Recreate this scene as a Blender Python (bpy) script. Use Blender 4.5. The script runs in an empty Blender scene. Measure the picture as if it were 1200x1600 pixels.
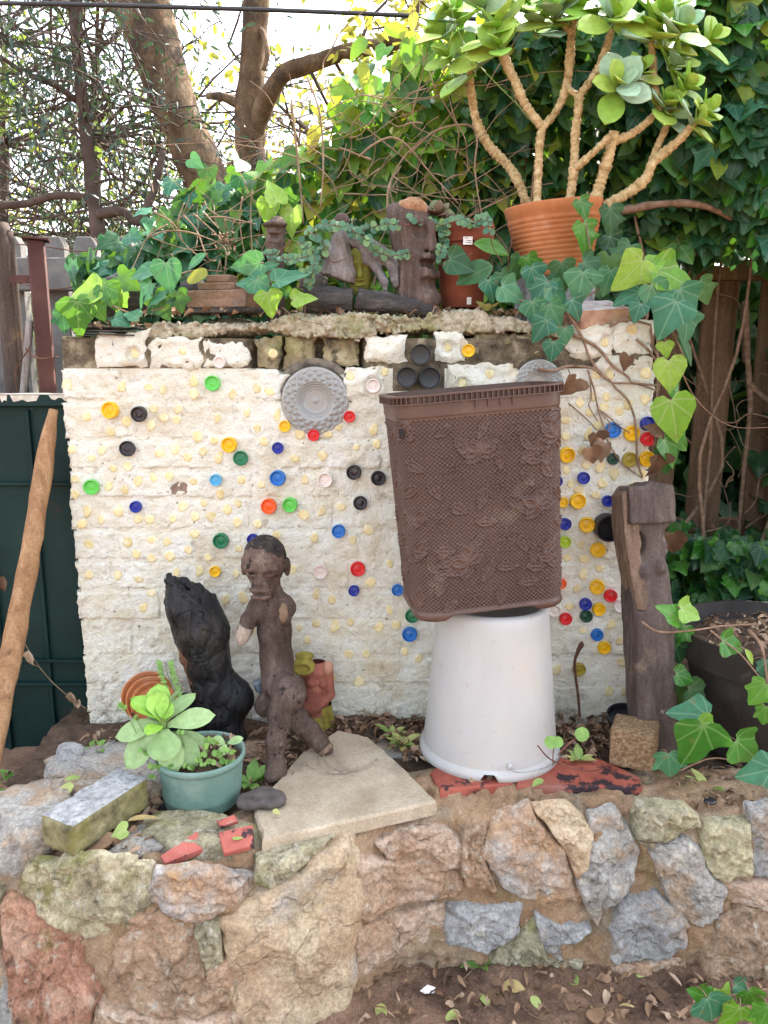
import bpy, math, random
import numpy as np
from mathutils import Vector, Matrix, Euler

random.seed(7)
RNG = np.random.RandomState(7)
scene = bpy.context.scene
COL = scene.collection

# ------------------------------------------------------------------ camera, sky, sun, exposure
CAM = np.array((0.0, 0.0, 1.45))
PITCH = math.radians(11.0)
cam_d = bpy.data.cameras.new('camera')
cam_d.sensor_fit = 'HORIZONTAL'
cam_d.sensor_width = 36.0
cam_d.lens = 36.0
cam_d.clip_start = 0.05
cam_d.clip_end = 500.0
cam = bpy.data.objects.new('camera', cam_d)
cam.location = CAM
cam.rotation_euler = (math.radians(90) - PITCH, 0, 0)
COL.objects.link(cam)
scene.camera = cam

SUN_DIR = Vector((0.50, 0.55, 0.80)).normalized()
world = bpy.data.worlds.new('World')
scene.world = world
world.use_nodes = True
wn = world.node_tree
for n in list(wn.nodes):
    wn.nodes.remove(n)
sky = wn.nodes.new('ShaderNodeTexSky')
sky.sky_type = 'NISHITA'
sky.sun_disc = False
sky.sun_elevation = math.asin(SUN_DIR.z)
sky.sun_rotation = math.atan2(SUN_DIR.x, SUN_DIR.y)
sky.air_density = 1.0
sky.dust_density = 3.0
sky.ozone_density = 1.0
sat = wn.nodes.new('ShaderNodeHueSaturation')       # hazy, milky winter sky
sat.inputs['Saturation'].default_value = 0.42
bg = wn.nodes.new('ShaderNodeBackground')
bg.inputs['Strength'].default_value = 0.15
wo = wn.nodes.new('ShaderNodeOutputWorld')
wn.links.new(sky.outputs[0], sat.inputs['Color'])
wn.links.new(sat.outputs[0], bg.inputs['Color'])
wn.links.new(bg.outputs[0], wo.inputs['Surface'])

sun_d = bpy.data.lights.new('sun', 'SUN')
sun_d.energy = 3.4
sun_d.angle = math.radians(0.5)
sun_d.color = (1.0, 0.94, 0.84)
sun = bpy.data.objects.new('sun', sun_d)
sun.rotation_euler = SUN_DIR.to_track_quat('Z', 'Y').to_euler()
sun.location = (3, 4, 8)
COL.objects.link(sun)

scene.view_settings.view_transform = 'Standard'
scene.view_settings.look = 'None'
scene.view_settings.gamma = 1.0
scene.view_settings.use_curve_mapping = False
scene.view_settings.exposure = 2.55
try:
    scene.cycles.max_bounces = 7
    scene.cycles.transparent_max_bounces = 8
    scene.cycles.caustics_reflective = False
    scene.cycles.caustics_refractive = False
except Exception:
    pass

# ------------------------------------------------------------------ measuring helpers
CP, SP = math.cos(PITCH), math.sin(PITCH)

def ray(u, v):
    a = (u - 600.0) / 1200.0
    b = (800.0 - v) / 1200.0
    return np.array((a, CP + b * SP, -SP + b * CP))

def P(u, v, Y):
    d = ray(u, v)
    return CAM + d * (Y / d[1])

def PZ(u, v, Z):
    d = ray(u, v)
    return CAM + d * ((Z - CAM[2]) / d[2])

def px(n, pt):
    """length in metres of n photo pixels at a point"""
    q = np.asarray(pt) - CAM
    return n / 1200.0 * (q[1] * CP - q[2] * SP)

# ------------------------------------------------------------------ noise
def _hash(ix, iy, iz, seed):
    h = (ix.astype(np.int64) * 374761393 + iy.astype(np.int64) * 668265263
         + iz.astype(np.int64) * 1274126177 + seed * 69069) & 0xFFFFFFFF
    h = ((h ^ (h >> 13)) * 1274126177) & 0xFFFFFFFF
    h = ((h ^ (h >> 16)) * 2246822519) & 0xFFFFFFFF
    return ((h ^ (h >> 15)) & 0xFFFF).astype(np.float32) / 32767.5 - 1.0

def vnoise(p, seed=0):
    p = np.asarray(p, np.float32)
    i = np.floor(p)
    f = p - i
    f = f * f * (3 - 2 * f)
    ix, iy, iz = (i[..., k].astype(np.int64) for k in range(3))
    fx, fy, fz = f[..., 0], f[..., 1], f[..., 2]
    def c(a, b, d):
        return _hash(ix + a, iy + b, iz + d, seed)
    x00 = c(0, 0, 0) * (1 - fx) + c(1, 0, 0) * fx
    x10 = c(0, 1, 0) * (1 - fx) + c(1, 1, 0) * fx
    x01 = c(0, 0, 1) * (1 - fx) + c(1, 0, 1) * fx
    x11 = c(0, 1, 1) * (1 - fx) + c(1, 1, 1) * fx
    return (x00 * (1 - fy) + x10 * fy) * (1 - fz) + (x01 * (1 - fy) + x11 * fy) * fz

def fbm(p, scale=1.0, octaves=4, seed=0, gain=0.5):
    p = np.asarray(p, np.float32) * scale
    a, s = 1.0, 0.0
    for o in range(octaves):
        s = s + a * vnoise(p, seed + o * 17)
        p = p * 2.03 + 11.3
        a *= gain
    return s

def worley(p, seed=0):
    """distance to the nearest of jittered lattice points"""
    p = np.asarray(p, np.float32)
    i = np.floor(p).astype(np.int64)
    best = np.full(p.shape[:-1], 9.0, np.float32)
    for a in (-1, 0, 1):
        for b in (-1, 0, 1):
            for c in (-1, 0, 1):
                jx, jy, jz = i[..., 0] + a, i[..., 1] + b, i[..., 2] + c
                q = np.stack([jx + 0.5 + 0.42 * _hash(jx, jy, jz, seed), jy + 0.5 + 0.42 * _hash(jx, jy, jz, seed + 1), jz + 0.5 + 0.42 * _hash(jx, jy, jz, seed + 2)], -1)
                best = np.minimum(best, np.linalg.norm(p - q, axis=-1))
    return best

# ------------------------------------------------------------------ materials
def nd(nt, kind, **kw):
    n = nt.nodes.new(kind)
    for k, v in kw.items():
        setattr(n, k, v)
    return n

def rgba(c):
    return (c[0], c[1], c[2], 1.0)

def new_mat(name):
    m = bpy.data.materials.new(name)
    m.use_nodes = True
    nt = m.node_tree
    for n in list(nt.nodes):
        nt.nodes.remove(n)
    out = nd(nt, 'ShaderNodeOutputMaterial')
    b = nd(nt, 'ShaderNodeBsdfPrincipled')
    nt.links.new(b.outputs[0], out.inputs[0])
    return m, nt, b, out

def noise_node(nt, vec, scale, detail=6, rough=0.6, off=None, dist=0.0):
    n = nd(nt, 'ShaderNodeTexNoise')
    n.inputs['Scale'].default_value = scale
    n.inputs['Detail'].default_value = detail
    n.inputs['Roughness'].default_value = rough
    n.inputs['Distortion'].default_value = dist
    if off:
        mp = nd(nt, 'ShaderNodeMapping')
        mp.inputs['Location'].default_value = off
        nt.links.new(vec, mp.inputs[0])
        vec = mp.outputs[0]
    nt.links.new(vec, n.inputs['Vector'])
    return n.outputs['Fac']

def ramp_node(nt, fac, stops):
    r = nd(nt, 'ShaderNodeValToRGB')
    el = r.color_ramp.elements
    while len(el) < len(stops):
        el.new(0.5)
    for e, (p, c) in zip(el, stops):
        e.position = p
        e.color = rgba(c)
    nt.links.new(fac, r.inputs[0])
    return r.outputs[0]

def maprange(nt, v, a, b, c=0.0, d=1.0):
    m = nd(nt, 'ShaderNodeMapRange')
    m.inputs[1].default_value = a
    m.inputs[2].default_value = b
    m.inputs[3].default_value = c
    m.inputs[4].default_value = d
    nt.links.new(v, m.inputs[0])
    return m.outputs[0]

def mixcol(nt, fac, a, b, blend='MIX'):
    m = nd(nt, 'ShaderNodeMix', data_type='RGBA', blend_type=blend)
    if isinstance(fac, float):
        m.inputs[0].default_value = fac
    else:
        nt.links.new(fac, m.inputs[0])
    for i, x in ((6, a), (7, b)):
        if isinstance(x, tuple):
            m.inputs[i].default_value = rgba(x)
        else:
            nt.links.new(x, m.inputs[i])
    return m.outputs[2]

def mth(nt, op, a, b=None):
    m = nd(nt, 'ShaderNodeMath', operation=op)
    for i, x in enumerate((a, b)):
        if x is None:
            continue
        if isinstance(x, (int, float)):
            m.inputs[i].default_value = x
        else:
            nt.links.new(x, m.inputs[i])
    return m.outputs[0]

def M(name, stops, scale=25, detail=7, rough=0.75, bump=0.3, bscale=90, bdist=0.004, layers=(),
      stretch=None, metallic=0.0, rnd=0.0, spec=0.18, voro=None, speck=0.0, sscale=170, nrough=0.6):
    """procedural surface: noise ramp + stain layers + bump. layers: (rgb, scale, lo, hi, amount)"""
    m, nt, b, out = new_mat(name)
    geo = nd(nt, 'ShaderNodeNewGeometry')
    vec = geo.outputs['Position']
    if rnd:
        oi = nd(nt, 'ShaderNodeObjectInfo')
    svec = vec
    if stretch:
        mp = nd(nt, 'ShaderNodeMapping')
        mp.inputs['Scale'].default_value = stretch
        nt.links.new(vec, mp.inputs[0])
        svec = mp.outputs[0]
    col = ramp_node(nt, noise_node(nt, svec, scale, detail, nrough), stops)
    for k, (c, sc, lo, hi, am) in enumerate(layers):
        f = noise_node(nt, vec, sc, 6, 0.65, off=(3.7 * k + 1.3, 5.1 * k, 2.2 + k))
        f = maprange(nt, f, lo, hi, 0.0, am)
        col = mixcol(nt, f, col, tuple(c))
    if speck:                                                   # mineral grain
        h = nd(nt, 'ShaderNodeHueSaturation')
        nt.links.new(maprange(nt, noise_node(nt, vec, sscale, 5, 0.75, off=(9, 2, 5)), 0.3, 0.7, 1 - speck, 1 + speck), h.inputs['Value'])
        nt.links.new(col, h.inputs['Color'])
        col = h.outputs[0]
    if rnd:
        h = nd(nt, 'ShaderNodeHueSaturation')
        nt.links.new(maprange(nt, oi.outputs['Random'], 0, 1, 1 - rnd, 1 + rnd), h.inputs['Value'])
        nt.links.new(col, h.inputs['Color'])
        col = h.outputs[0]
    nt.links.new(col, b.inputs['Base Color'])
    b.inputs['Roughness'].default_value = rough
    b.inputs['Metallic'].default_value = metallic
    b.inputs['Specular IOR Level'].default_value = spec
    if bump:
        f = noise_node(nt, svec, bscale, 8, 0.7)
        if voro:
            v = nd(nt, 'ShaderNodeTexVoronoi', feature='DISTANCE_TO_EDGE')
            v.inputs['Scale'].default_value = voro
            dn = nd(nt, 'ShaderNodeTexNoise')
            dn.inputs['Scale'].default_value = voro * 1.4
            dn.inputs['Detail'].default_value = 4
            nt.links.new(svec, dn.inputs['Vector'])
            va = nd(nt, 'ShaderNodeVectorMath', operation='SCALE')
            va.inputs['Scale'].default_value = 1.3 / voro
            nt.links.new(dn.outputs['Color'], va.inputs[0])
            vb = nd(nt, 'ShaderNodeVectorMath', operation='ADD')
            nt.links.new(svec, vb.inputs[0])
            nt.links.new(va.outputs[0], vb.inputs[1])
            nt.links.new(vb.outputs[0], v.inputs['Vector'])
            ck = maprange(nt, v.outputs[0], 0.0, 0.035, 1.0, 0.0)
            f = mth(nt, 'SUBTRACT', f, mth(nt, 'MULTIPLY', ck, 0.35))
            old = b.inputs['Base Color'].links[0].from_socket                 # darker tint along the crack lines
            nt.links.new(mixcol(nt, mth(nt, 'MULTIPLY', ck, 0.2), old, (0.10, 0.07, 0.045)), b.inputs['Base Color'])
        bp = nd(nt, 'ShaderNodeBump')
        bp.inputs['Strength'].default_value = bump
        bp.inputs['Distance'].default_value = bdist
        nt.links.new(f, bp.inputs['Height'])
        nt.links.new(bp.outputs[0], b.inputs['Normal'])
    return m

def M_leaf(name, stops, vein=None, veins=4.5, vw=0.035, rough=0.4, trans=0.35, tcol=None, spec=0.4, pinnate=False, bump=0.0, spots=0.0):
    """leaf: per-leaf colour, veins from the leaf's own uv, light passing through"""
    m, nt, b, out = new_mat(name)
    oi = nd(nt, 'ShaderNodeObjectInfo')
    geo = nd(nt, 'ShaderNodeNewGeometry')
    r = mth(nt, 'FRACT', mth(nt, 'ADD', oi.outputs['Random'], geo.outputs['Random Per Island']))
    col = ramp_node(nt, r, stops)
    uv = nd(nt, 'ShaderNodeUVMap')
    nz = noise_node(nt, geo.outputs['Position'], 60, 4, 0.6)
    h = nd(nt, 'ShaderNodeHueSaturation')
    nt.links.new(maprange(nt, nz, 0.3, 0.7, 0.82, 1.18), h.inputs['Value'])
    nt.links.new(col, h.inputs['Color'])
    col = h.outputs[0]
    if vein:
        sep = nd(nt, 'ShaderNodeSeparateXYZ')
        nt.links.new(uv.outputs[0], sep.inputs[0])
        X, Yc = sep.outputs[0], sep.outputs[1]
        if pinnate:
            mid = mth(nt, 'ABSOLUTE', X)
            s = mth(nt, 'ABSOLUTE', mth(nt, 'SINE', mth(nt, 'MULTIPLY', mth(nt, 'SUBTRACT', Yc, mth(nt, 'MULTIPLY', mid, 0.7)), 24.0)))
            d = mth(nt, 'MINIMUM', mid, mth(nt, 'MULTIPLY', s, 0.06))
        else:
            ang = mth(nt, 'ARCTAN2', X, mth(nt, 'ADD', Yc, 0.02))
            rad = mth(nt, 'SQRT', mth(nt, 'ADD', mth(nt, 'MULTIPLY', X, X), mth(nt, 'MULTIPLY', Yc, Yc)))
            d = mth(nt, 'MULTIPLY', mth(nt, 'ABSOLUTE', mth(nt, 'SINE', mth(nt, 'MULTIPLY', ang, veins))), mth(nt, 'MULTIPLY', rad, 0.3))
        f = maprange(nt, d, 0.0, vw, 0.75, 0.0)
        col = mixcol(nt, f, col, tuple(vein))
    if spots:                                                   # scorched and nibbled patches
        sf = maprange(nt, noise_node(nt, geo.outputs['Position'], 34, 5, 0.6, off=(2, 8, 4)), 0.62, 0.7, 0.0, spots)
        col = mixcol(nt, sf, col, (0.2, 0.15, 0.05))
    nt.links.new(col, b.inputs['Base Color'])
    b.inputs['Roughness'].default_value = rough
    b.inputs['Specular IOR Level'].default_value = spec
    tr = nd(nt, 'ShaderNodeBsdfTranslucent')
    if tcol:
        nt.links.new(mixcol(nt, 0.75, col, tuple(tcol)), tr.inputs[0])
    else:
        nt.links.new(col, tr.inputs[0])
    mx = nd(nt, 'ShaderNodeMixShader')
    mx.inputs[0].default_value = trans
    nt.links.new(b.outputs[0], mx.inputs[1])
    nt.links.new(tr.outputs[0], mx.inputs[2])
    nt.links.new(mx.outputs[0], out.inputs[0])
    if bump:
        bp = nd(nt, 'ShaderNodeBump')
        bp.inputs['Strength'].default_value = bump
        bp.inputs['Distance'].default_value = 0.002
        nt.links.new(noise_node(nt, geo.outputs['Position'], 120, 4, 0.6), bp.inputs['Height'])
        nt.links.new(bp.outputs[0], b.inputs['Normal'])
    return m

# ------------------------------------------------------------------ mesh builder
class MB:
    def __init__(self):
        self.v, self.f, self.mi, self.uv, self.n = [], [], [], [], 0

    def add(self, verts, faces, mat=0, uv=None):
        verts = np.asarray(verts, float)
        o = self.n
        self.v.append(verts)
        self.f.extend([tuple(int(i) + o for i in f) for f in faces])
        self.mi.extend([mat] * len(faces))
        self.uv.append(np.zeros((len(verts), 2)) if uv is None else np.asarray(uv, float))
        self.n += len(verts)
        return self

    def grid(self, pts, wrap=False, mat=0, flip=False):
        """pts: R x C x 3"""
        R, C = pts.shape[:2]
        idx = np.arange(R * C).reshape(R, C)
        nxt = np.roll(idx, -1, 1) if wrap else idx[:, 1:]
        cur = idx if wrap else idx[:, :-1]
        q = np.stack([cur[:-1].ravel(), nxt[:-1].ravel(), nxt[1:].ravel(), cur[1:].ravel()], 1)
        if flip:
            q = q[:, ::-1]
        return self.add(pts.reshape(-1, 3), q.tolist(), mat)

    def tube(self, pts, rad, sides=8, cap=True, smooth=0, ring=None, lump=0.0, seed=0, mat=0):
        pts = np.asarray(pts, float)
        rad = np.full(len(pts), rad, float) if np.isscalar(rad) else np.asarray(rad, float)
        if smooth:
            pts, rad = spline(pts, rad, smooth)
        T = np.gradient(pts, axis=0)
        T /= np.linalg.norm(T, axis=1)[:, None] + 1e-12
        ref = np.array((0.31, 0.17, 0.93))
        if abs(T[0] @ ref) > 0.9:
            ref = np.array((1.0, 0.1, 0.0))
        N = np.cross(T[0], ref)
        N /= np.linalg.norm(N)
        a = np.linspace(0, 2 * np.pi, sides, endpoint=False)
        rows = []
        for i in range(len(pts)):
            N = N - T[i] * (N @ T[i])
            N /= np.linalg.norm(N) + 1e-12
            B = np.cross(T[i], N)
            rr = rad[i] * (ring(i) if ring else 1.0)
            c = pts[i] + rr * (np.cos(a)[:, None] * N + np.sin(a)[:, None] * B)
            rows.append(c)
        g = np.array(rows)
        if lump:
            cen = pts[:, None, :]
            k = 1 + lump * fbm(g, 0.5 / (rad.mean() + 1e-6), 3, seed)
            g = cen + (g - cen) * k[..., None]
        o = self.n
        self.grid(g, wrap=True, mat=mat)
        if cap:
            L = len(pts)
            self.add([pts[0], pts[-1]], [])
            for j in range(sides):
                k = (j + 1) % sides
                self.f.append((o + j + 0, self.n - 2, o + k)); self.mi.append(mat)
                self.f.append((o + (L - 1) * sides + k, self.n - 1, o + (L - 1) * sides + j)); self.mi.append(mat)
        return self

    def lathe(self, prof, center=(0, 0, 0), sides=48, axis=None, mat=0, wob=0.0):
        """prof: list of (r, z)"""
        prof = np.asarray(prof, float)
        a = np.linspace(0, 2 * np.pi, sides, endpoint=False)
        g = np.stack([prof[:, None, 0] * np.cos(a), prof[:, None, 0] * np.sin(a), np.repeat(prof[:, 1:2], sides, 1)], 2)
        if axis is not None:
            R = np.array(axis)
            g = g @ R.T
        g = g + np.asarray(center)
        return self.grid(g, wrap=True, mat=mat)

    def box(self, c, s, R=None, mat=0, bev=0.0):
        s = np.asarray(s, float) / 2
        if bev <= 0:
            v = np.array([(x, y, z) for x in (-1, 1) for y in (-1, 1) for z in (-1, 1)], float) * s
            f = [(0, 1, 3, 2), (4, 6, 7, 5), (0, 4, 5, 1), (2, 3, 7, 6), (0, 2, 6, 4), (1, 5, 7, 3)]
        else:
            v, f = [], []
            for sx in (-1, 1):
                for sy in (-1, 1):
                    for sz in (-1, 1):
                        v += [(sx * s[0], sy * (s[1] - bev), sz * (s[2] - bev)),
                              (sx * (s[0] - bev), sy * s[1], sz * (s[2] - bev)),
                              (sx * (s[0] - bev), sy * (s[1] - bev), sz * s[2])]
            v = np.array(v)
            def I(sx, sy, sz, k):
                return (((sx + 1) // 2) * 4 + ((sy + 1) // 2) * 2 + (sz + 1) // 2) * 3 + k
            for t in (-1, 1):
                f.append((I(t, -1, -1, 0), I(t, 1, -1, 0), I(t, 1, 1, 0), I(t, -1, 1, 0)))
                f.append((I(-1, t, -1, 1), I(1, t, -1, 1), I(1, t, 1, 1), I(-1, t, 1, 1)))
                f.append((I(-1, -1, t, 2), I(1, -1, t, 2), I(1, 1, t, 2), I(-1, 1, t, 2)))
            for a_ in (-1, 1):
                for b_ in (-1, 1):
                    f.append((I(-1, a_, b_, 1), I(1, a_, b_, 1), I(1, a_, b_, 2), I(-1, a_, b_, 2)))
                    f.append((I(a_, -1, b_, 0), I(a_, 1, b_, 0), I(a_, 1, b_, 2), I(a_, -1, b_, 2)))
                    f.append((I(a_, b_, -1, 0), I(a_, b_, 1, 0), I(a_, b_, 1, 1), I(a_, b_, -1, 1)))
            for sx in (-1, 1):
                for sy in (-1, 1):
                    for sz in (-1, 1):
                        f.append((I(sx, sy, sz, 0), I(sx, sy, sz, 1), I(sx, sy, sz, 2)))
            # orient outward
            ff = []
            for q in f:
                pts = v[list(q)]
                nrm = np.cross(pts[1] - pts[0], pts[2] - pts[0])
                ff.append(q if nrm @ pts.mean(0) > 0 else q[::-1])
            f = ff
        v = np.asarray(v, float)
        if R is not None:
            v = v @ np.asarray(R).T
        return self.add(v + np.asarray(c), f, mat)

    def prism(self, poly, down, mat=0, bev=0.004):
        """poly: loop of 3-D points (top face); thickness vector down; top edge bevelled"""
        p = np.asarray(poly, float)
        n = len(p)
        down = np.asarray(down, float)
        c = p.mean(0)
        d = p - c
        L = np.linalg.norm(d, axis=1)[:, None] + 1e-9
        inner = c + d * (1 - bev / L)
        dn = down / np.linalg.norm(down)
        v = np.concatenate([inner, p + dn * bev, p + down])
        f = [tuple(range(n))]
        for i in range(n):
            j = (i + 1) % n
            f.append((i, n + i, n + j, j))
            f.append((n + i, 2 * n + i, 2 * n + j, n + j))
        f.append(tuple(range(3 * n - 1, 2 * n - 1, -1)))
        a = np.zeros(3)
        for i in range(n):
            a += np.cross(p[i] - c, p[(i + 1) % n] - c)
        if a @ dn > 0:
            f = [q[::-1] for q in f]
        return self.add(v, f, mat)

    def verts(self):
        return np.concatenate(self.v) if self.v else np.zeros((0, 3))

    def mesh(self, name, mats, smooth=True, origin=(0, 0, 0), uvs=False):
        me = bpy.data.meshes.new(name)
        V = self.verts() - np.asarray(origin)
        me.vertices.add(len(V))
        me.vertices.foreach_set('co', V.astype(np.float32).ravel())
        tot = np.array([len(f) for f in self.f], np.int32)
        st = np.concatenate([[0], np.cumsum(tot)[:-1]]).astype(np.int32)
        li = np.concatenate([np.array(f, np.int32) for f in self.f]) if len(self.f) < 2000 else np.fromiter((i for f in self.f for i in f), np.int32)
        me.loops.add(len(li))
        me.loops.foreach_set('vertex_index', li)
        me.polygons.add(len(tot))
        me.polygons.foreach_set('loop_start', st)
        me.polygons.foreach_set('material_index', np.array(self.mi, np.int32))
        me.polygons.foreach_set('use_smooth', np.full(len(tot), bool(smooth)))
        if uvs:
            U = np.concatenate(self.uv)[li]
            lay = me.uv_layers.new(name='UVMap')
            lay.data.foreach_set('uv', U.astype(np.float32).ravel())
        for m in (mats if isinstance(mats, (list, tuple)) else [mats]):
            me.materials.append(m)
        me.update()
        me.validate()
        if smooth == 'auto':
            try:
                me.set_sharp_from_angle(angle=math.radians(38))
            except Exception:
                pass
        return me

def spline(pts, rad, k):
    pts = np.asarray(pts, float)
    rad = np.asarray(rad, float)
    A = np.concatenate([pts[:1] * 2 - pts[1:2], pts, pts[-1:] * 2 - pts[-2:-1]])
    out, ro = [], []
    for i in range(1, len(A) - 2):
        for j in range(k):
            t = j / k
            p0, p1, p2, p3 = A[i - 1], A[i], A[i + 1], A[i + 2]
            out.append(0.5 * (2 * p1 + (p2 - p0) * t + (2 * p0 - 5 * p1 + 4 * p2 - p3) * t * t + (3 * p1 - p0 - 3 * p2 + p3) * t ** 3))
            ro.append(rad[i - 1] * (1 - t) + rad[i] * t)
    out.append(pts[-1]); ro.append(rad[-1])
    return np.array(out), np.array(ro)

# ------------------------------------------------------------------ objects
def _set(o, label=None, cat=None, group=None, kind=None):
    if label: o['label'] = label
    if cat: o['category'] = cat
    if group: o['group'] = group
    if kind: o['kind'] = kind
    return o

def thing(name, label, cat, loc, group=None):
    o = bpy.data.objects.new(name, None)
    o.empty_display_size = 0.05
    o.location = tuple(float(x) for x in loc)
    COL.objects.link(o)
    return _set(o, label, cat, group)

def origin_of(o):
    p = np.zeros(3)
    while o is not None:
        p += np.array(o.location)
        o = o.parent
    return p

def part(name, mb, mats, parent, smooth=True, label=None, kind=None, uvs=False):
    me = mb.mesh(name, mats, smooth, origin_of(parent), uvs)
    o = bpy.data.objects.new(name, me)
    o.parent = parent
    COL.objects.link(o)
    return _set(o, label, None, None, kind)

def solo(name, mb, mats, label, cat, group=None, smooth=True, uvs=False):
    V = mb.verts()
    org = np.array((V[:, 0].mean(), V[:, 1].mean(), V[:, 2].min()))
    o = bpy.data.objects.new(name, mb.mesh(name, mats, smooth, org, uvs))
    o.location = tuple(org)
    COL.objects.link(o)
    return _set(o, label, cat, group)

def setting(name, mb, mats, kind='structure', smooth=True, parent=None, uvs=False):
    o = bpy.data.objects.new(name, mb.mesh(name, mats, smooth, (0, 0, 0), uvs))
    COL.objects.link(o)
    return _set(o, None, None, None, kind)

def inst(name, me, mat4, parent=None, mat=None, label=None):
    """a piece that shares its mesh; mat4 is its world matrix"""
    o = bpy.data.objects.new(name, me)
    if parent is not None:
        o.parent = parent
        off = origin_of(parent)
        mat4 = Matrix.Translation(Vector(-off)) @ mat4
    o.matrix_basis = mat4
    COL.objects.link(o)
    if mat is not None:
        o.material_slots[0].link = 'OBJECT'
        o.material_slots[0].material = mat
    if label: o['label'] = label
    return o

def frame(base, ydir, normal, size, wid=None, thick=None):
    y = Vector(ydir).normalized()
    z = Vector(normal)
    z = z - y * z.dot(y)
    if z.length < 1e-5:
        z = y.orthogonal()
    z.normalize()
    x = y.cross(z)
    w = size if wid is None else wid
    t = size if thick is None else thick
    m = Matrix(((x.x * w, y.x * size, z.x * t, base[0]), (x.y * w, y.y * size, z.y * t, base[1]),
                (x.z * w, y.z * size, z.z * t, base[2]), (0, 0, 0, 1)))
    return m

def rotz(a):
    c, s = math.cos(a), math.sin(a)
    return np.array(((c, -s, 0), (s, c, 0), (0, 0, 1)))

def roty(a):
    c, s = math.cos(a), math.sin(a)
    return np.array(((c, 0, s), (0, 1, 0), (-s, 0, c)))

def rotx(a):
    c, s = math.cos(a), math.sin(a)
    return np.array(((1, 0, 0), (0, c, -s), (0, s, c)))

# ------------------------------------------------------------------ implicit sculpting (surface nets)
def smin(a, b, k):
    h = np.clip(0.5 + 0.5 * (b - a) / k, 0, 1)
    return b * (1 - h) + a * h - k * h * (1 - h)

def smax(a, b, k):
    return -smin(-a, -b, k)

def s_cone(p, a, b, ra, rb):
    a = np.asarray(a, np.float32); b = np.asarray(b, np.float32)
    ab = b - a
    t = np.clip(((p - a) @ ab) / (ab @ ab), 0, 1)
    return np.linalg.norm(p - a - t[..., None] * ab, axis=-1) - (ra + (rb - ra) * t)

def s_chain(p, pts, rad, k=0.01):
    d = None
    for i in range(len(pts) - 1):
        e = s_cone(p, pts[i], pts[i + 1], rad[i], rad[i + 1])
        d = e if d is None else smin(d, e, k)
    return d

def s_ell(p, c, r, R=None):
    q = p - np.asarray(c, np.float32)
    if R is not None:
        q = q @ np.asarray(R, np.float32)
    r = np.asarray(r, np.float32)
    k0 = np.linalg.norm(q / r, axis=-1)
    k1 = np.linalg.norm(q / (r * r), axis=-1) + 1e-6
    return k0 * (k0 - 1.0) / k1

def s_box(p, c, h, R=None, rd=0.003):
    q = p - np.asarray(c, np.float32)
    if R is not None:
        q = q @ np.asarray(R, np.float32)
    q = np.abs(q) - (np.asarray(h, np.float32) - rd)
    return np.linalg.norm(np.maximum(q, 0), axis=-1) + np.minimum(q.max(-1), 0) - rd

def sculpt(f, lo, hi, h):
    lo = np.asarray(lo, float); hi = np.asarray(hi, float)
    n = np.ceil((hi - lo) / h).astype(int) + 1
    ax = [lo[k] + h * np.arange(n[k]) for k in range(3)]
    vals = np.empty(tuple(n), np.float32)
    Yg, Zg = np.meshgrid(ax[1], ax[2], indexing='ij')
    step = max(1, int(400000 / (n[1] * n[2])))
    for i in range(0, n[0], step):
        xs = ax[0][i:i + step]
        pts = np.empty((len(xs), n[1], n[2], 3), np.float32)
        pts[..., 0] = xs[:, None, None]; pts[..., 1] = Yg; pts[..., 2] = Zg
        vals[i:i + step] = f(pts)
    ins = vals < 0
    cnt = np.zeros(tuple(n - 1), np.int8)
    def cs(A, a, b, c):
        return A[a:a + n[0] - 1, b:b + n[1] - 1, c:c + n[2] - 1]
    for a in (0, 1):
        for b in (0, 1):
            for c in (0, 1):
                cnt += cs(ins, a, b, c)
    act = (cnt > 0) & (cnt < 8)
    I = np.argwhere(act)
    idx = -np.ones(act.shape, np.int64)
    idx[act] = np.arange(len(I))
    acc = np.zeros((len(I), 3)); num = np.zeros(len(I))
    for axis in range(3):
        o1, o2 = [k for k in range(3) if k != axis]
        for a in (0, 1):
            for b in (0, 1):
                c0 = I.copy(); c0[:, o1] += a; c0[:, o2] += b
                c1 = c0.copy(); c1[:, axis] += 1
                v0 = vals[tuple(c0.T)]; v1 = vals[tuple(c1.T)]
                m = (v0 < 0) != (v1 < 0)
                t = np.where(m, v0 / np.where(m, v0 - v1, 1), 0)
                q = c0.astype(float); q[:, axis] += t
                acc[m] += q[m]; num[m] += 1
    V = lo + h * acc / num[:, None]
    faces = []
    for axis in range(3):
        o1, o2 = [(1, 2), (2, 0), (0, 1)][axis]
        sl0 = [slice(None)] * 3; sl1 = [slice(None)] * 3
        sl0[axis] = slice(0, -1); sl1[axis] = slice(1, None)
        ch = ins[tuple(sl0)] != ins[tuple(sl1)]
        E = np.argwhere(ch)
        E = E[(E[:, o1] > 0) & (E[:, o2] > 0) & (E[:, o1] < n[o1] - 1) & (E[:, o2] < n[o2] - 1)]
        if not len(E):
            continue
        def cell(d1, d2):
            c = E.copy(); c[:, o1] -= d1; c[:, o2] -= d2
            return idx[tuple(c.T)]
        q = np.stack([cell(1, 1), cell(0, 1), cell(0, 0), cell(1, 0)], 1)
        fl = ~ins[tuple(E.T)]
        q[fl] = q[fl][:, ::-1]
        faces.append(q[(q >= 0).all(1)])
    mb = MB()
    mb.add(V, np.concatenate(faces).tolist())
    return mb
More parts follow.
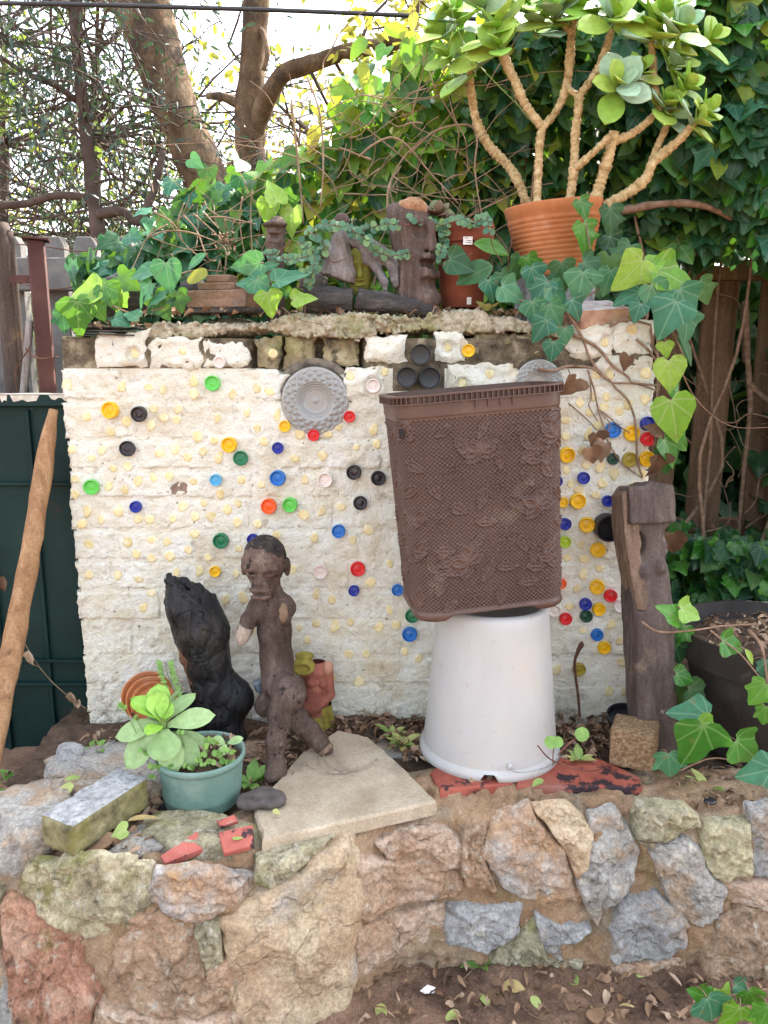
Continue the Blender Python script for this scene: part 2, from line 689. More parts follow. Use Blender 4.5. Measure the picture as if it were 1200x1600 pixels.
# ================================================================== materials of the setting
m_dirt = M('dirt', [(0.25, (0.11, 0.065, 0.042)), (0.5, (0.22, 0.135, 0.09)), (0.75, (0.33, 0.21, 0.145))], scale=9, rough=0.95, bump=1.0, bscale=130, bdist=0.007, speck=0.4,
           layers=[((0.035, 0.024, 0.02), 6, 0.52, 0.66, 0.7), ((0.27, 0.18, 0.12), 55, 0.58, 0.68, 0.6)])
m_soil = M('garden_soil', [(0.3, (0.05, 0.034, 0.024)), (0.7, (0.15, 0.1, 0.07))], scale=30, rough=0.95, bump=0.8, bscale=120, bdist=0.006,
           layers=[((0.2, 0.14, 0.09), 70, 0.55, 0.66, 0.6)])
m_mortar = M('mortar', [(0.25, (0.19, 0.11, 0.06)), (0.5, (0.35, 0.225, 0.135)), (0.78, (0.47, 0.35, 0.235))], scale=7, rough=0.95, bump=1.0, bscale=95, bdist=0.008, speck=0.35,
             layers=[((0.3, 0.27, 0.2), 5, 0.5, 0.66, 0.75), ((0.14, 0.13, 0.05), 7, 0.56, 0.68, 0.6), ((0.5, 0.42, 0.32), 60, 0.6, 0.7, 0.5)])

def stone_mat(name, a, b_, c, layers=(), sc=11):
    a, b_, c = (tuple(min(0.8, x * 1.2) for x in q) for q in (a, b_, c))
    return M(name, [(0.28, a), (0.5, b_), (0.74, c)], scale=sc, detail=9, rough=0.85, bump=1.0, bscale=75, bdist=0.009, layers=layers, rnd=0.07, nrough=0.72, speck=0.42, sscale=110, voro=5.5)

DUST = ((0.4, 0.255, 0.16), 6, 0.45, 0.58, 0.85)
MOSS = ((0.17, 0.17, 0.04), 8, 0.55, 0.66, 0.75)
LICH = ((0.55, 0.52, 0.43), 30, 0.56, 0.66, 0.65)
DARK = ((0.07, 0.06, 0.045), 17, 0.58, 0.7, 0.65)
ms_grey = stone_mat('grey_stone', (0.15, 0.142, 0.13), (0.3, 0.285, 0.26), (0.46, 0.44, 0.4), [((0.4, 0.27, 0.16), 7, 0.5, 0.63, 0.8), DARK, LICH])
ms_blue = stone_mat('bluish_stone', (0.16, 0.157, 0.152), (0.31, 0.305, 0.297), (0.47, 0.46, 0.44), [((0.42, 0.3, 0.2), 7, 0.54, 0.66, 0.75), DARK, LICH])
ms_rust = stone_mat('rusty_stone', (0.2, 0.085, 0.05), (0.38, 0.2, 0.13), (0.54, 0.38, 0.27), [((0.5, 0.34, 0.2), 4, 0.5, 0.62, 0.6), MOSS, DARK, LICH], sc=8)
ms_brown = stone_mat('brown_stone', (0.13, 0.085, 0.055), (0.3, 0.205, 0.135), (0.48, 0.37, 0.26), [DUST, LICH, DARK])
ms_buff = stone_mat('buff_stone', (0.3, 0.21, 0.12), (0.46, 0.36, 0.235), (0.6, 0.51, 0.38), [((0.5, 0.32, 0.2), 3, 0.46, 0.62, 0.7), ((0.42, 0.41, 0.38), 5, 0.56, 0.68, 0.7)], sc=7)
ms_pink = stone_mat('pinkish_stone', (0.27, 0.185, 0.135), (0.42, 0.305, 0.225), (0.54, 0.43, 0.34), [DUST, LICH])
ms_moss = stone_mat('mossy_stone', (0.11, 0.1, 0.06), (0.26, 0.23, 0.15), (0.47, 0.42, 0.29), [((0.52, 0.46, 0.29), 5, 0.5, 0.62, 0.75), MOSS, DARK, LICH])
ms_mossy2 = stone_mat('lichened_buff_stone', (0.17, 0.14, 0.085), (0.38, 0.33, 0.21), (0.6, 0.53, 0.37), [((0.14, 0.12, 0.07), 6, 0.54, 0.64, 0.75), MOSS, DARK, LICH])
ms_orange = stone_mat('orange_grey_stone', (0.19, 0.18, 0.17), (0.36, 0.33, 0.3), (0.5, 0.45, 0.4), [((0.5, 0.27, 0.1), 7, 0.5, 0.62, 0.75), DUST, LICH])

# ================================================================== the ground
def wall_front(x):
    xs = [-1.06, -1.0, -0.93, -0.82, -0.68, -0.55, -0.43, -0.245, -0.1, -0.03, 0.03, 0.12, 0.55, 0.9, 1.3, 2.2]
    ys = [1.66, 1.61, 1.56, 1.505, 1.45, 1.425, 1.425, 1.50, 1.56, 1.60, 1.648, 1.665, 1.655, 1.655, 1.70, 1.85]
    return np.interp(x, xs, ys)

def ground_z(x, y):
    x = np.asarray(x, float); y = np.asarray(y, float)
    p = np.stack([x, y, np.zeros_like(x)], -1)
    wf = wall_front(x)
    inside = np.clip((y - wf) / 0.12, 0, 1) * (x > -1.0)
    z = 0.012 * fbm(p, 6, 4, 5) + 0.006 * fbm(p, 40, 3, 9)
    near = np.clip((wf - y) / 0.10, 0, 1)
    z = z + 0.02 * (1 - near)
    z = z * (1 - inside) + 0.2 * inside
    left = np.clip((-0.8 - x) / 0.2, 0, 1) * np.clip((y - 1.45) / 0.5, 0, 1)
    z = np.maximum(z, 0.24 * left + 0.012 * fbm(p, 8, 3, 3) * left)
    back = np.clip((y - 2.35) / 0.4, 0, 1)
    z = z * (1 - back) + back * (0.36 + 0.05 * fbm(p, 0.6, 3, 8))
    return z

def graded(a, b, step, far, n):
    core = np.arange(a, b + step / 2, step)
    t = np.geomspace(step, far, n)
    return np.concatenate([a - np.cumsum(t)[::-1] * (far / np.cumsum(t)[-1]), core, b + np.cumsum(t) * (far / np.cumsum(t)[-1])])

gx = graded(-1.3, 1.1, 0.011, 400, 34)
gy = graded(0.9, 1.75, 0.011, 400, 46)
GX, GY = np.meshgrid(gx, gy)
g = MB().grid(np.stack([GX, GY, ground_z(GX, GY)], 2))
ground = setting('ground', g, m_dirt)

# ================================================================== stone retaining wall
retaining = thing('retaining_wall', 'low rubble stone retaining wall with earthy mortar along the bare soil', 'wall', (0.0, 1.6, 0.0))
retaining['kind'] = 'thing'
SOILZ = 0.395

def front_pt(x, z):
    """point on the mortar face: battered and a little wavy"""
    k = np.clip((0.40 - z) / 0.40, 0, 1)
    batter = 0.03 + 0.04 * np.clip((-x - 0.0) / 0.3, 0, 1)
    return wall_front(x) - batter * k

# mortar face, rounded shoulder and top bed as one skin
xs = np.concatenate([np.full(30, 0), np.linspace(-0.90, 1.35, 330)])
plan = []
lx = np.concatenate([np.linspace(-1.10, -0.80, 45), np.linspace(-0.79, 1.35, 330)])
prof_t = np.concatenate([np.linspace(0, 1, 66), 1 + np.linspace(0.03, 1, 16)])
rows = []
for t in prof_t:
    if t <= 1:
        z = -0.06 + t * 0.455
        sh = np.clip((z - 0.33) / 0.065, 0, 1)
        y = front_pt(lx, z) + 0.028 * sh ** 2
    else:
        s = t - 1
        z = 0.395 + 0.012 * math.sin(s * 3)
        y = wall_front(lx) + 0.028 + s * 0.17
    rows.append(np.stack([lx, y, np.full_like(lx, z)], 1))
Gm = np.array(rows)
nz = fbm(Gm, 14, 5, 21)
nrm = np.zeros_like(Gm); nrm[..., 1] = -1
topm = np.clip((Gm[..., 2] - 0.34) / 0.05, 0, 1)
nrm[..., 2] = topm
Gm = Gm + nrm * (0.014 * nz + 0.009 * fbm(Gm, 45, 4, 4) + 0.004)[..., None]
part('mortar', MB().grid(Gm), m_mortar, retaining)

def ray_front(u, v, off=0.0):
    d = ray(u, v)
    t = 1.3
    for _ in range(30):
        q = CAM + d * t
        t -= (q[1] - (front_pt(q[0], q[2]) + off)) / d[1] * 0.9
    return CAM + d * t

def wall_stone(poly, mat, bulge=0.03, seed=0, tilt=(0, 0), rough=1.0):
    p = np.array([ray_front(u, v) for u, v in poly])
    xz = p[:, [0, 2]]
    # resample the outline with a broken edge
    n = 72
    seg = np.linalg.norm(np.roll(xz, -1, 0) - xz, axis=1)
    cum = np.concatenate([[0], np.cumsum(seg)])
    s = np.linspace(0, cum[-1], n, endpoint=False)
    cl = np.vstack([xz, xz[:1]])
    o = np.stack([np.interp(s, cum, cl[:, 0]), np.interp(s, cum, cl[:, 1])], 1)
    o = 0.6 * o + 0.2 * np.roll(o, 1, 0) + 0.2 * np.roll(o, -1, 0)
    c = o.mean(0)
    o = c + (o - c) * (1 + 0.012 / max(0.03, np.linalg.norm(o - c, axis=1).mean()))
    jit = fbm(np.stack([o[:, 0], o[:, 1], np.zeros(n)], 1), 26, 3, seed)
    o = o + (o - c) * (0.07 * jit + 0.04 * fbm(np.stack([o[:, 0], o[:, 1], np.zeros(n)], 1), 90, 2, seed + 2))[:, None]
    size = math.sqrt(np.abs(np.cross(o - c, np.roll(o, -1, 0) - c)).sum() / 2)
    levels = [(1.03, -0.5), (1.0, 0.0), (0.985, 0.45), (0.955, 0.78), (0.91, 0.93), (0.85, 0.98), (0.79, 1.0), (0.73, 1.0), (0.67, 1.0), (0.61, 1.0), (0.55, 1.0), (0.48, 1.0), (0.41, 1.0), (0.34, 1.0), (0.27, 1.0), (0.19, 1.0), (0.11, 1.0), (0.04, 1.0)]
    rs_ = np.random.RandomState(seed)
    pl = [(rs_.uniform(-0.22, 0.22), rs_.uniform(-0.22, 0.22), rs_.uniform(0.4, 1.3)) for _ in range(5)]
    R = []
    for sc, h in levels:
        q = c + (o - c) * sc
        y = front_pt(q[:, 0], q[:, 1])
        pts = np.stack([q[:, 0], y, q[:, 1]], 1)
        base = (0.010 + bulge * 0.6) * h
        if h > 0:
            nn = fbm(pts + seed * 3.1, 9 / max(size, 0.12) * 0.25, 2, seed)
            fac = np.abs(fbm(pts + seed, 22, 3, seed + 5))
            fine = fbm(pts, 60, 4, seed + 9)
            fl = np.floor(2.2 * fbm(pts, 13, 2, seed + 31)) / 2.2       # chipped ledges
            fct = np.min([b0 * 0.014 + ga * (q[:, 0] - c[0]) + gb * (q[:, 1] - c[1]) for ga, gb, b0 in pl], axis=0)
            base = base + h * (np.clip(fct, -0.012, 0.04) + rough * (0.012 * nn + 0.010 * fac + 0.0065 * fine + 0.012 * fl + 0.003 * fbm(pts, 150, 2, seed + 3)) * min(1.0, size / 0.10))
            base = base + h * (tilt[0] * (q[:, 0] - c[0]) + tilt[1] * (q[:, 1] - c[1]))
        pts[:, 1] -= base
        R.append(pts)
    R = np.array(R)
    mb = MB().grid(R, wrap=True, flip=False)
    k = mb.n
    mb.add([R[-1].mean(0)], [])
    last = (len(levels) - 1) * n
    for i in range(n):
        mb.f.append((last + i, last + (i + 1) % n, k)); mb.mi.append(0)
    return part('stone', mb, mat, retaining)

STONES = [
    ([(8, 1405), (52, 1408), (98, 1436), (126, 1454), (130, 1500), (162, 1545), (132, 1592), (60, 1650), (25, 1570), (6, 1470)], ms_rust, 0.03),
    ([(48, 1350), (155, 1336), (229, 1352), (229, 1402), (198, 1459), (155, 1452), (129, 1448), (93, 1432), (48, 1398)], ms_mossy2, 0.012),
    ([(248, 1360), (300, 1354), (402, 1374), (396, 1393), (312, 1438), (268, 1420), (246, 1400)], ms_orange, 0.006),
    ([(225, 1423), (305, 1449), (331, 1514), (362, 1563), (227, 1570), (178, 1522), (191, 1478)], ms_brown, 0.025),
    ([(313, 1449), (343, 1442), (348, 1485), (331, 1494)], ms_moss, 0.03),
    ([(331, 1499), (358, 1495), (362, 1532), (338, 1536)], ms_brown, 0.03),
    ([(346, 1438), (434, 1376), (515, 1322), (550, 1311), (561, 1402), (558, 1511), (520, 1600), (388, 1612), (366, 1542), (358, 1485)], ms_buff, 0.045),
    ([(160, 1556), (227, 1576), (370, 1580), (388, 1650), (200, 1670), (150, 1625)], ms_pink, 0.04),
    ([(-60, 1470), (2, 1476), (20, 1560), (25, 1640), (-60, 1660)], ms_grey, 0.03),
    ([(-50, 1390), (2, 1388), (4, 1465), (-50, 1460)], ms_moss, 0.03),
    ([(408, 1338), (515, 1308), (500, 1322), (432, 1366), (408, 1366)], ms_moss, 0.03),
    ([(595, 1312), (645, 1287), (694, 1296), (727, 1323), (722, 1345), (672, 1345), (622, 1334)], ms_pink, 0.03),
    ([(562, 1342), (612, 1336), (700, 1358), (715, 1378), (700, 1392), (562, 1432)], ms_pink, 0.04),
    ([(782, 1282), (826, 1266), (868, 1312), (885, 1362), (896, 1398), (837, 1400), (799, 1389), (760, 1340), (760, 1310)], ms_orange, 0.035),
    ([(840, 1266), (890, 1264), (917, 1290), (910, 1345), (894, 1350), (874, 1307)], ms_buff, 0.025),
    ([(922, 1280), (958, 1275), (991, 1318), (988, 1362), (947, 1400), (933, 1436), (914, 1400), (901, 1367)], ms_grey, 0.035),
    ([(1013, 1318), (1057, 1306), (1090, 1325), (1096, 1356), (1126, 1375), (1121, 1409), (1090, 1437), (1050, 1406), (1030, 1362)], ms_grey, 0.035),
    ([(969, 1408), (1019, 1397), (1066, 1428), (1061, 1466), (1024, 1486), (960, 1492), (957, 1444)], ms_blue, 0.04),
    ([(1120, 1434), (1151, 1408), (1215, 1400), (1240, 1510), (1173, 1534), (1104, 1532), (1103, 1474)], ms_brown, 0.035),
    ([(1173, 1268), (1210, 1262), (1230, 1345), (1175, 1362), (1160, 1310)], ms_blue, 0.03),
    ([(1105, 1290), (1160, 1285), (1165, 1345), (1120, 1365), (1095, 1330)], ms_moss, 0.025),
    ([(705, 1413), (804, 1408), (804, 1448), (762, 1475), (700, 1466)], ms_blue, 0.022),
    ([(842, 1430), (912, 1444), (872, 1466), (875, 1486), (850, 1477)], ms_blue, 0.02),
    ([(958, 1502), (1063, 1492), (1052, 1534), (953, 1523)], ms_pink, 0.02),
    ([(565, 1444), (640, 1420), (694, 1412), (690, 1462), (610, 1490), (562, 1520)], ms_pink, 0.02),
    ([(725, 1300), (756, 1292), (752, 1330), (770, 1375), (735, 1368), (722, 1352)], ms_brown, 0.02),
    ([(812, 1455), (838, 1446), (852, 1490), (905, 1496), (900, 1508), (770, 1492)], ms_moss, 0.02),
    ([(1135, 1375), (1230, 1362), (1235, 1398), (1150, 1402)], ms_pink, 0.02),
    ([(1000, 1258), (1060, 1258), (1085, 1285), (1050, 1300), (1012, 1312), (995, 1300)], ms_moss, 0.02),
]
for i, (pl, mt, bl) in enumerate(STONES):
    wall_stone(pl, mt, bl, seed=40 + i * 7, rough=1.25 if mt in (ms_moss, ms_brown, ms_rust) else 0.9)

# two red painted bricks let into the sloped shoulder
m_redpaint = M('worn_red_paint', [(0.35, (0.33, 0.085, 0.065)), (0.65, (0.46, 0.14, 0.11))], scale=14, rough=0.75, bump=0.35, bscale=120, bdist=0.002,
               layers=[((0.42, 0.27, 0.22), 13, 0.54, 0.66, 0.6), ((0.04, 0.03, 0.035), 15, 0.575, 0.605, 0.95)])
for poly, Ys in (([(249, 1338), (308, 1298), (316, 1327), (256, 1350)], (1.485, 1.53, 1.50, 1.465)),
                 ([(340, 1300), (394, 1288), (396, 1322), (349, 1334)], (1.525, 1.535, 1.49, 1.485)),
                 ([(338, 1282), (366, 1272), (372, 1283), (345, 1292)], (1.55, 1.565, 1.55, 1.54))):
    pp = [P(u, v, y - 0.02) for (u, v), y in zip(poly, Ys)]
    nn = np.cross(np.array(pp[1]) - pp[0], np.array(pp[3]) - pp[0]); nn /= np.linalg.norm(nn)
    if nn[2] > 0: nn = -nn
    part('brick', MB().prism(pp, nn * 0.014, bev=0.003), m_redpaint, retaining, smooth='auto', label='red painted brick let into the mortar')

# ================================================================== terrace soil behind the wall
def soil_h(x, y):
    p = np.stack([x, y, np.zeros_like(x)], -1)
    return SOILZ - 0.012 + 0.013 * fbm(p, 9, 4, 13) + 0.005 * fbm(p, 60, 2, 3) + 0.02 * np.clip((y - 1.9) / 0.25, 0, 1) * np.exp(-((x - 0.0) / 0.5) ** 2)

sx = np.linspace(-0.98, 1.6, 230)
T = np.linspace(0, 1, 90)
SX, ST = np.meshgrid(sx, T)
SY = wall_front(SX) + 0.09 + ST * (2.62 - wall_front(SX) - 0.09)
setting('soil_bed', MB().grid(np.stack([SX, SY, soil_h(SX, SY)], 2)), m_soil)

# ================================================================== slab, tiles and loose stones lying on the wall
m_slab = M('sandstone_slab', [(0.3, (0.3, 0.235, 0.16)), (0.55, (0.45, 0.37, 0.27)), (0.75, (0.55, 0.47, 0.36))], scale=6, rough=0.88, bump=0.6, bscale=90, bdist=0.004, speck=0.25,
           layers=[((0.17, 0.14, 0.11), 5, 0.55, 0.7, 0.6), ((0.28, 0.26, 0.12), 22, 0.6, 0.7, 0.45)])
def slab_poly(pxs, z, n=10, wob=0.004, seed=0):
    q = np.array([PZ(u, v, z) for u, v in pxs])
    out = []
    for i in range(len(q)):
        a, b = q[i], q[(i + 1) % len(q)]
        for k in range(n):
            p = a + (b - a) * k / n
            out.append(p + np.array((1, 1, 0)) * wob * fbm(p[None] * 1.0, 30, 2, seed)[0] * (0.3 if k == 0 else 1))
    return out
s = solo('paving_slab', MB().prism(slab_poly([(410, 1312), (683, 1251), (640, 1206), (575, 1150), (528, 1140), (470, 1176), (396, 1262)], 0.432), (0, 0, -0.036), bev=0.006), m_slab,
         'large sandstone slab capping the stone wall under the wooden figure', 'paving slab', smooth='auto')
s['kind'] = 'thing'
m_redtile = M('worn_red_tile', [(0.35, (0.25, 0.062, 0.042)), (0.65, (0.37, 0.105, 0.07))], scale=12, rough=0.6, bump=0.35, bscale=100, bdist=0.002,
              layers=[((0.22, 0.16, 0.13), 8, 0.52, 0.68, 0.5), ((0.022, 0.02, 0.026), 11, 0.53, 0.57, 0.95)])
s = solo('coping_tile', MB().prism(slab_poly([(688, 1234), (801, 1224), (806, 1205), (800, 1172), (700, 1180), (672, 1206)], 0.424, wob=0.002), (0, 0, -0.04), bev=0.004), m_redtile,
         'worn red tile under the rim of the upturned white bucket', 'coping tile', 'red coping tiles', smooth='auto')
s['kind'] = 'thing'
s = solo('coping_tile', MB().prism(slab_poly([(806, 1228), (1004, 1229), (1000, 1214), (940, 1186), (880, 1180), (812, 1200)], 0.424, wob=0.002), (0, 0, -0.036), bev=0.004), m_redtile,
         'worn red tile with black patches in front of the coir cube', 'coping tile', 'red coping tiles', smooth='auto')
s['kind'] = 'thing'

m_concrete = M('pitted_concrete', [(0.3, (0.2, 0.2, 0.2)), (0.6, (0.42, 0.42, 0.42)), (0.8, (0.58, 0.58, 0.58))], scale=60, detail=4, rough=0.92, bump=0.9, bscale=170, bdist=0.004,
               layers=[((0.09, 0.085, 0.08), 90, 0.57, 0.65, 0.7)])
m_concmoss = M('mossy_concrete', [(0.3, (0.1, 0.09, 0.05)), (0.6, (0.26, 0.23, 0.12)), (0.8, (0.42, 0.36, 0.24))], scale=40, detail=5, rough=0.95, bump=0.9, bscale=150, bdist=0.005,
               layers=[((0.2, 0.19, 0.04), 14, 0.5, 0.66, 0.6)])
A, B, D = PZ(60, 1274, 0.508), PZ(170, 1193, 0.508), PZ(110, 1293, 0.508)
xa = (D - A) / np.linalg.norm(D - A)
ya = (B - A) - xa * ((B - A) @ xa)
Ly = np.linalg.norm(ya); ya /= Ly
Rb = np.stack([xa, ya, np.array((0, 0, 1.0))], 1)
mb = MB()
gxn, gyn, gzn = 14, 30, 10
Lx, Lz = 0.098, 0.072
def brick_face(o, e1, e2, n1, n2, mat):
    a, b = np.meshgrid(np.linspace(0, 1, n1), np.linspace(0, 1, n2))
    pts = o + a[..., None] * e1 + b[..., None] * e2
    return pts
def noisy_box(mb, o, ex, ey, ez, nx, ny, nz_, amp, sc, seed, mats):
    """box as six displaced grids that share their edges"""
    c = o + (ex + ey + ez) / 2
    for k, (oo, e1, e2, n1, n2) in enumerate(((o + ez, ex, ey, nx, ny), (o, ey, ex, ny, nx), (o, ex, ez, nx, nz_), (o + ey, ez, ex, nz_, nx), (o, ez, ey, nz_, ny), (o + ex, ey, ez, ny, nz_))):
        pts = brick_face(oo, e1, e2, n1, n2, 0)
        d = pts - c
        h = np.stack([d @ ex / (ex @ ex), d @ ey / (ey @ ey), d @ ez / (ez @ ez)], -1) * 2
        ed = np.sort(np.abs(h), -1)[..., 1]
        rnd = 1 - 0.05 * np.clip((ed - 0.75) / 0.25, 0, 1) ** 2
        pts = c + d * rnd[..., None]
        u = d / (np.linalg.norm(d, axis=-1, keepdims=True) + 1e-9)
        pts = pts + u * (amp * fbm(pts, sc, 4, seed))[..., None]
        mb.grid(pts, mat=mats[k])
    return mb
noisy_box(mb, A - np.array((0, 0, Lz)), xa * Lx, ya * Ly, np.array((0, 0, Lz)), gxn, gyn, gzn, 0.0035, 60, 3, (0, 1, 1, 1, 1, 1))
solo('concrete_brick', mb, [m_concrete, m_concmoss], 'grey concrete brick with mossy sides lying aslant on flat rocks', 'brick')

def rock(c, size, seed, mat, label, R=None, planes=9, n=(26, 40), flat=0.0, name='rock', group='loose rocks on the wall end'):
    rs = np.random.RandomState(seed)
    th = np.linspace(0.0, np.pi, n[0]); ph = np.linspace(0, 2 * np.pi, n[1], endpoint=False)
    TH, PH = np.meshgrid(th, ph, indexing='ij')
    D_ = np.stack([np.sin(TH) * np.cos(PH), np.sin(TH) * np.sin(PH), np.cos(TH)], -1)
    N = rs.normal(size=(planes, 3)); N /= np.linalg.norm(N, axis=1)[:, None]
    N = np.concatenate([N, [[0, 0, 1], [0, 0, -1], [1, 0, 0], [-1, 0, 0], [0, 1, 0], [0, -1, 0]]])
    d = np.concatenate([rs.uniform(0.72, 1.0, planes), [0.75, 0.75, .95, .95, .95, .95]])
    dot = D_ @ N.T
    r = np.where(dot > 0.05, d / np.maximum(dot, 0.05), 9).min(-1)
    r = np.minimum(r, 1.25)
    pts = D_ * r[..., None]
    pts = pts * np.asarray(size) / 1.0
    s_ = float(np.mean(size))
    pts = pts * (1 + 0.10 * fbm(pts, 1.6 / s_, 2, seed) + 0.05 * fbm(pts, 7 / s_, 3, seed + 1))[..., None]
    if R is not None:
        pts = pts @ np.asarray(R).T
    mb = MB().grid(pts + np.asarray(c), wrap=True)
    return solo(name, mb, mat, label, 'rock', group)

rock(PZ(28, 1312, 0.40) + (0, 0.05, 0.0), (0.095, 0.14, 0.085), 3, ms_grey, 'big bluish grey boulder at the curved wall end beside the concrete brick', rotz(0.3))
rock(PZ(150, 1225, 0.40) + (0, 0.06, -0.01), (0.15, 0.15, 0.05), 5, ms_grey, 'flat dark grey rock under the far end of the concrete brick', rotz(0.4))
rock(PZ(103, 1190, 0.42) + (0, 0.02, 0.0), (0.04, 0.035, 0.04), 8, ms_blue, 'small pointed grey rock with a red stain by the green gate', rotz(0.2))
rock(PZ(222, 1318, 0.42) + (0, 0.03, -0.02), (0.085, 0.06, 0.035), 11, ms_grey, 'pale flat rock in front of the green flowerpot', rotz(0.35))
rock(PZ(238, 1245, 0.42) + (0, 0.05, -0.01), (0.06, 0.07, 0.04), 14, ms_grey, 'dark rock tucked behind the green flowerpot', rotz(-0.3))
rock(PZ(100, 1338, 0.37) + (0, 0.02, -0.03), (0.10, 0.07, 0.045), 17, ms_moss, 'mossy rock wedged below the concrete brick', rotz(0.3))
rock(PZ(322, 1318, 0.40) + (0, 0.02, -0.012), (0.15, 0.085, 0.062), 19, ms_moss, 'mossy mortar lump holding the red painted bricks', rotz(0.1))
rock(PZ(590, 1168, 0.40) + (0, 0.02, -0.03), (0.12, 0.06, 0.03), 23, ms_grey, 'dark flat rock behind the sandstone slab')
rock(PZ(292, 1158, 0.42) + (0, 0.02, -0.02), (0.05, 0.05, 0.03), 25, ms_grey, 'small grey rock at the foot of the charred log')
rock(PZ(398, 1157, 0.43) + (0, -0.01, -0.025), (0.055, 0.035, 0.024), 27, ms_brown, 'brown broken tile piece between charred log and wooden figure')
# pale mortared ledge stones at the planter end
rock(PZ(1075, 1232, 0.40) + (0, 0.02, -0.022), (0.115, 0.055, 0.03), 31, ms_moss, 'pale weathered ledge stone below the black planter', rotz(0.22))
rock(PZ(1155, 1268, 0.38) + (0, 0.04, -0.02), (0.13, 0.07, 0.035), 33, ms_moss, 'mossy ledge stone under the dry leaves by the planter', rotz(-0.1))
rock(PZ(1010, 1252, 0.40) + (0, 0.045, -0.03), (0.06, 0.05, 0.04), 35, ms_moss, 'mossy corner stone next to the red tile', rotz(0.2))
# heart shaped stone
def f_heart(p):
    c = PZ(408, 1252, 0.445)
    d = s_ell(p, c + (-0.026, 0.0, 0), (0.032, 0.03, 0.02))
    d = smin(d, s_ell(p, c + (0.022, 0.008, 0), (0.036, 0.032, 0.021)), 0.012)
    d = smin(d, s_ell(p, c + (-0.002, 0.03, 0), (0.03, 0.026, 0.018)), 0.012)
    return smax(d, np.abs(p[..., 2] - c[2]) - 0.016, 0.008) + 0.0012 * vnoise(p * 90, 3)
c = PZ(408, 1252, 0.445)
m_dkstone = M('dark_pebble', [(0.3, (0.05, 0.042, 0.04)), (0.7, (0.13, 0.11, 0.1))], scale=30, rough=0.7, bump=0.3, bscale=120, bdist=0.002)
solo('heart_stone', sculpt(f_heart, c - 0.075, c + 0.075, 0.0035), m_dkstone, 'dark smooth heart-shaped stone on the sandstone slab', 'stone')

# coir cube
cc = PZ(986, 1200, 0.424)
Rq = rotz(math.radians(-24))
e = 0.112
o0 = cc + Rq @ np.array((-e / 2, -0.01, 0))
m_coir = M('coir', speck=0.4, stops=[(0.3, (0.12, 0.07, 0.035)), (0.55, (0.27, 0.175, 0.1)), (0.75, (0.4, 0.29, 0.18))], scale=110, detail=5, rough=0.95, bump=0.9, bscale=160, bdist=0.004)
mb = noisy_box(MB(), o0, Rq @ np.array((e, 0, 0)), Rq @ np.array((0, e * 0.95, 0)), np.array((0, 0, 0.102)), 26, 26, 26, 0.002, 110, 6, (0, 0, 0, 0, 0, 0))
solo('coir_block', mb, m_coir, 'brown fibrous cube of pressed coir in front of the carved post', 'block')
# ================================================================== painted brick wall with bottle caps
WY = 2.15
def zc(v): return P(600, v, WY)[2]
m_paint = M('cream_wall_paint', [(0.3, (0.82, 0.75, 0.57)), (0.5, (0.9, 0.87, 0.74)), (0.7, (0.92, 0.905, 0.82))], scale=16, detail=8, rough=0.8, bump=1.0, bscale=120, bdist=0.012, speck=0.06,
            layers=[((0.6, 0.46, 0.26), 5, 0.56, 0.7, 0.45), ((0.16, 0.115, 0.07), 60, 0.635, 0.68, 0.85), ((0.4, 0.3, 0.18), 21, 0.61, 0.70, 0.5)], rnd=0.03)
def low_dirt(m, z0, z1):
    """splashed soil on the lowest courses, broken up by noise"""
    nt = m.node_tree
    b = [n for n in nt.nodes if n.type == 'BSDF_PRINCIPLED'][0]
    src = b.inputs['Base Color'].links[0].from_socket
    geo = nd(nt, 'ShaderNodeNewGeometry')
    sp = nd(nt, 'ShaderNodeSeparateXYZ')
    nt.links.new(geo.outputs['Position'], sp.inputs[0])
    hgt = maprange(nt, sp.outputs[2], z0, z1, 1.0, 0.0)
    n1 = noise_node(nt, geo.outputs['Position'], 28, 7, 0.7, off=(4, 1, 7))
    f = maprange(nt, mth(nt, 'ADD', n1, mth(nt, 'MULTIPLY', hgt, 0.22)), 0.68, 0.82, 0.0, 0.65)
    c = mixcol(nt, f, src, (0.24, 0.175, 0.08))
    nt.links.new(c, b.inputs['Base Color'])
low_dirt(m_paint, 0.38, 0.62)
m_mossbrick = M('mossy_brick', [(0.3, (0.1, 0.08, 0.05)), (0.5, (0.3, 0.25, 0.15)), (0.7, (0.56, 0.49, 0.32))], scale=17, rough=0.95, bump=0.9, bscale=80, bdist=0.006,
                layers=[((0.2, 0.19, 0.05), 12, 0.52, 0.64, 0.6), ((0.03, 0.028, 0.022), 20, 0.55, 0.64, 0.8)])
m_gapshade = M('shaded_gap_mortar', [(0.3, (0.05, 0.04, 0.028)), (0.55, (0.17, 0.135, 0.09)), (0.75, (0.42, 0.36, 0.25))], scale=30, rough=0.95, bump=0.9, bscale=90, bdist=0.006, speck=0.3)  # mortar darkened to carry the shade of gaps and bottle cavity
m_coping = M('pebbly_concrete', [(0.3, (0.2, 0.165, 0.11)), (0.5, (0.42, 0.36, 0.26)), (0.72, (0.6, 0.55, 0.44))], scale=40, rough=0.95, bump=0.9, bscale=90, bdist=0.006, speck=0.3,
             layers=[((0.2, 0.2, 0.06), 6, 0.52, 0.64, 0.7), ((0.45, 0.25, 0.13), 14, 0.6, 0.7, 0.6), ((0.06, 0.05, 0.04), 26, 0.6, 0.7, 0.8)])

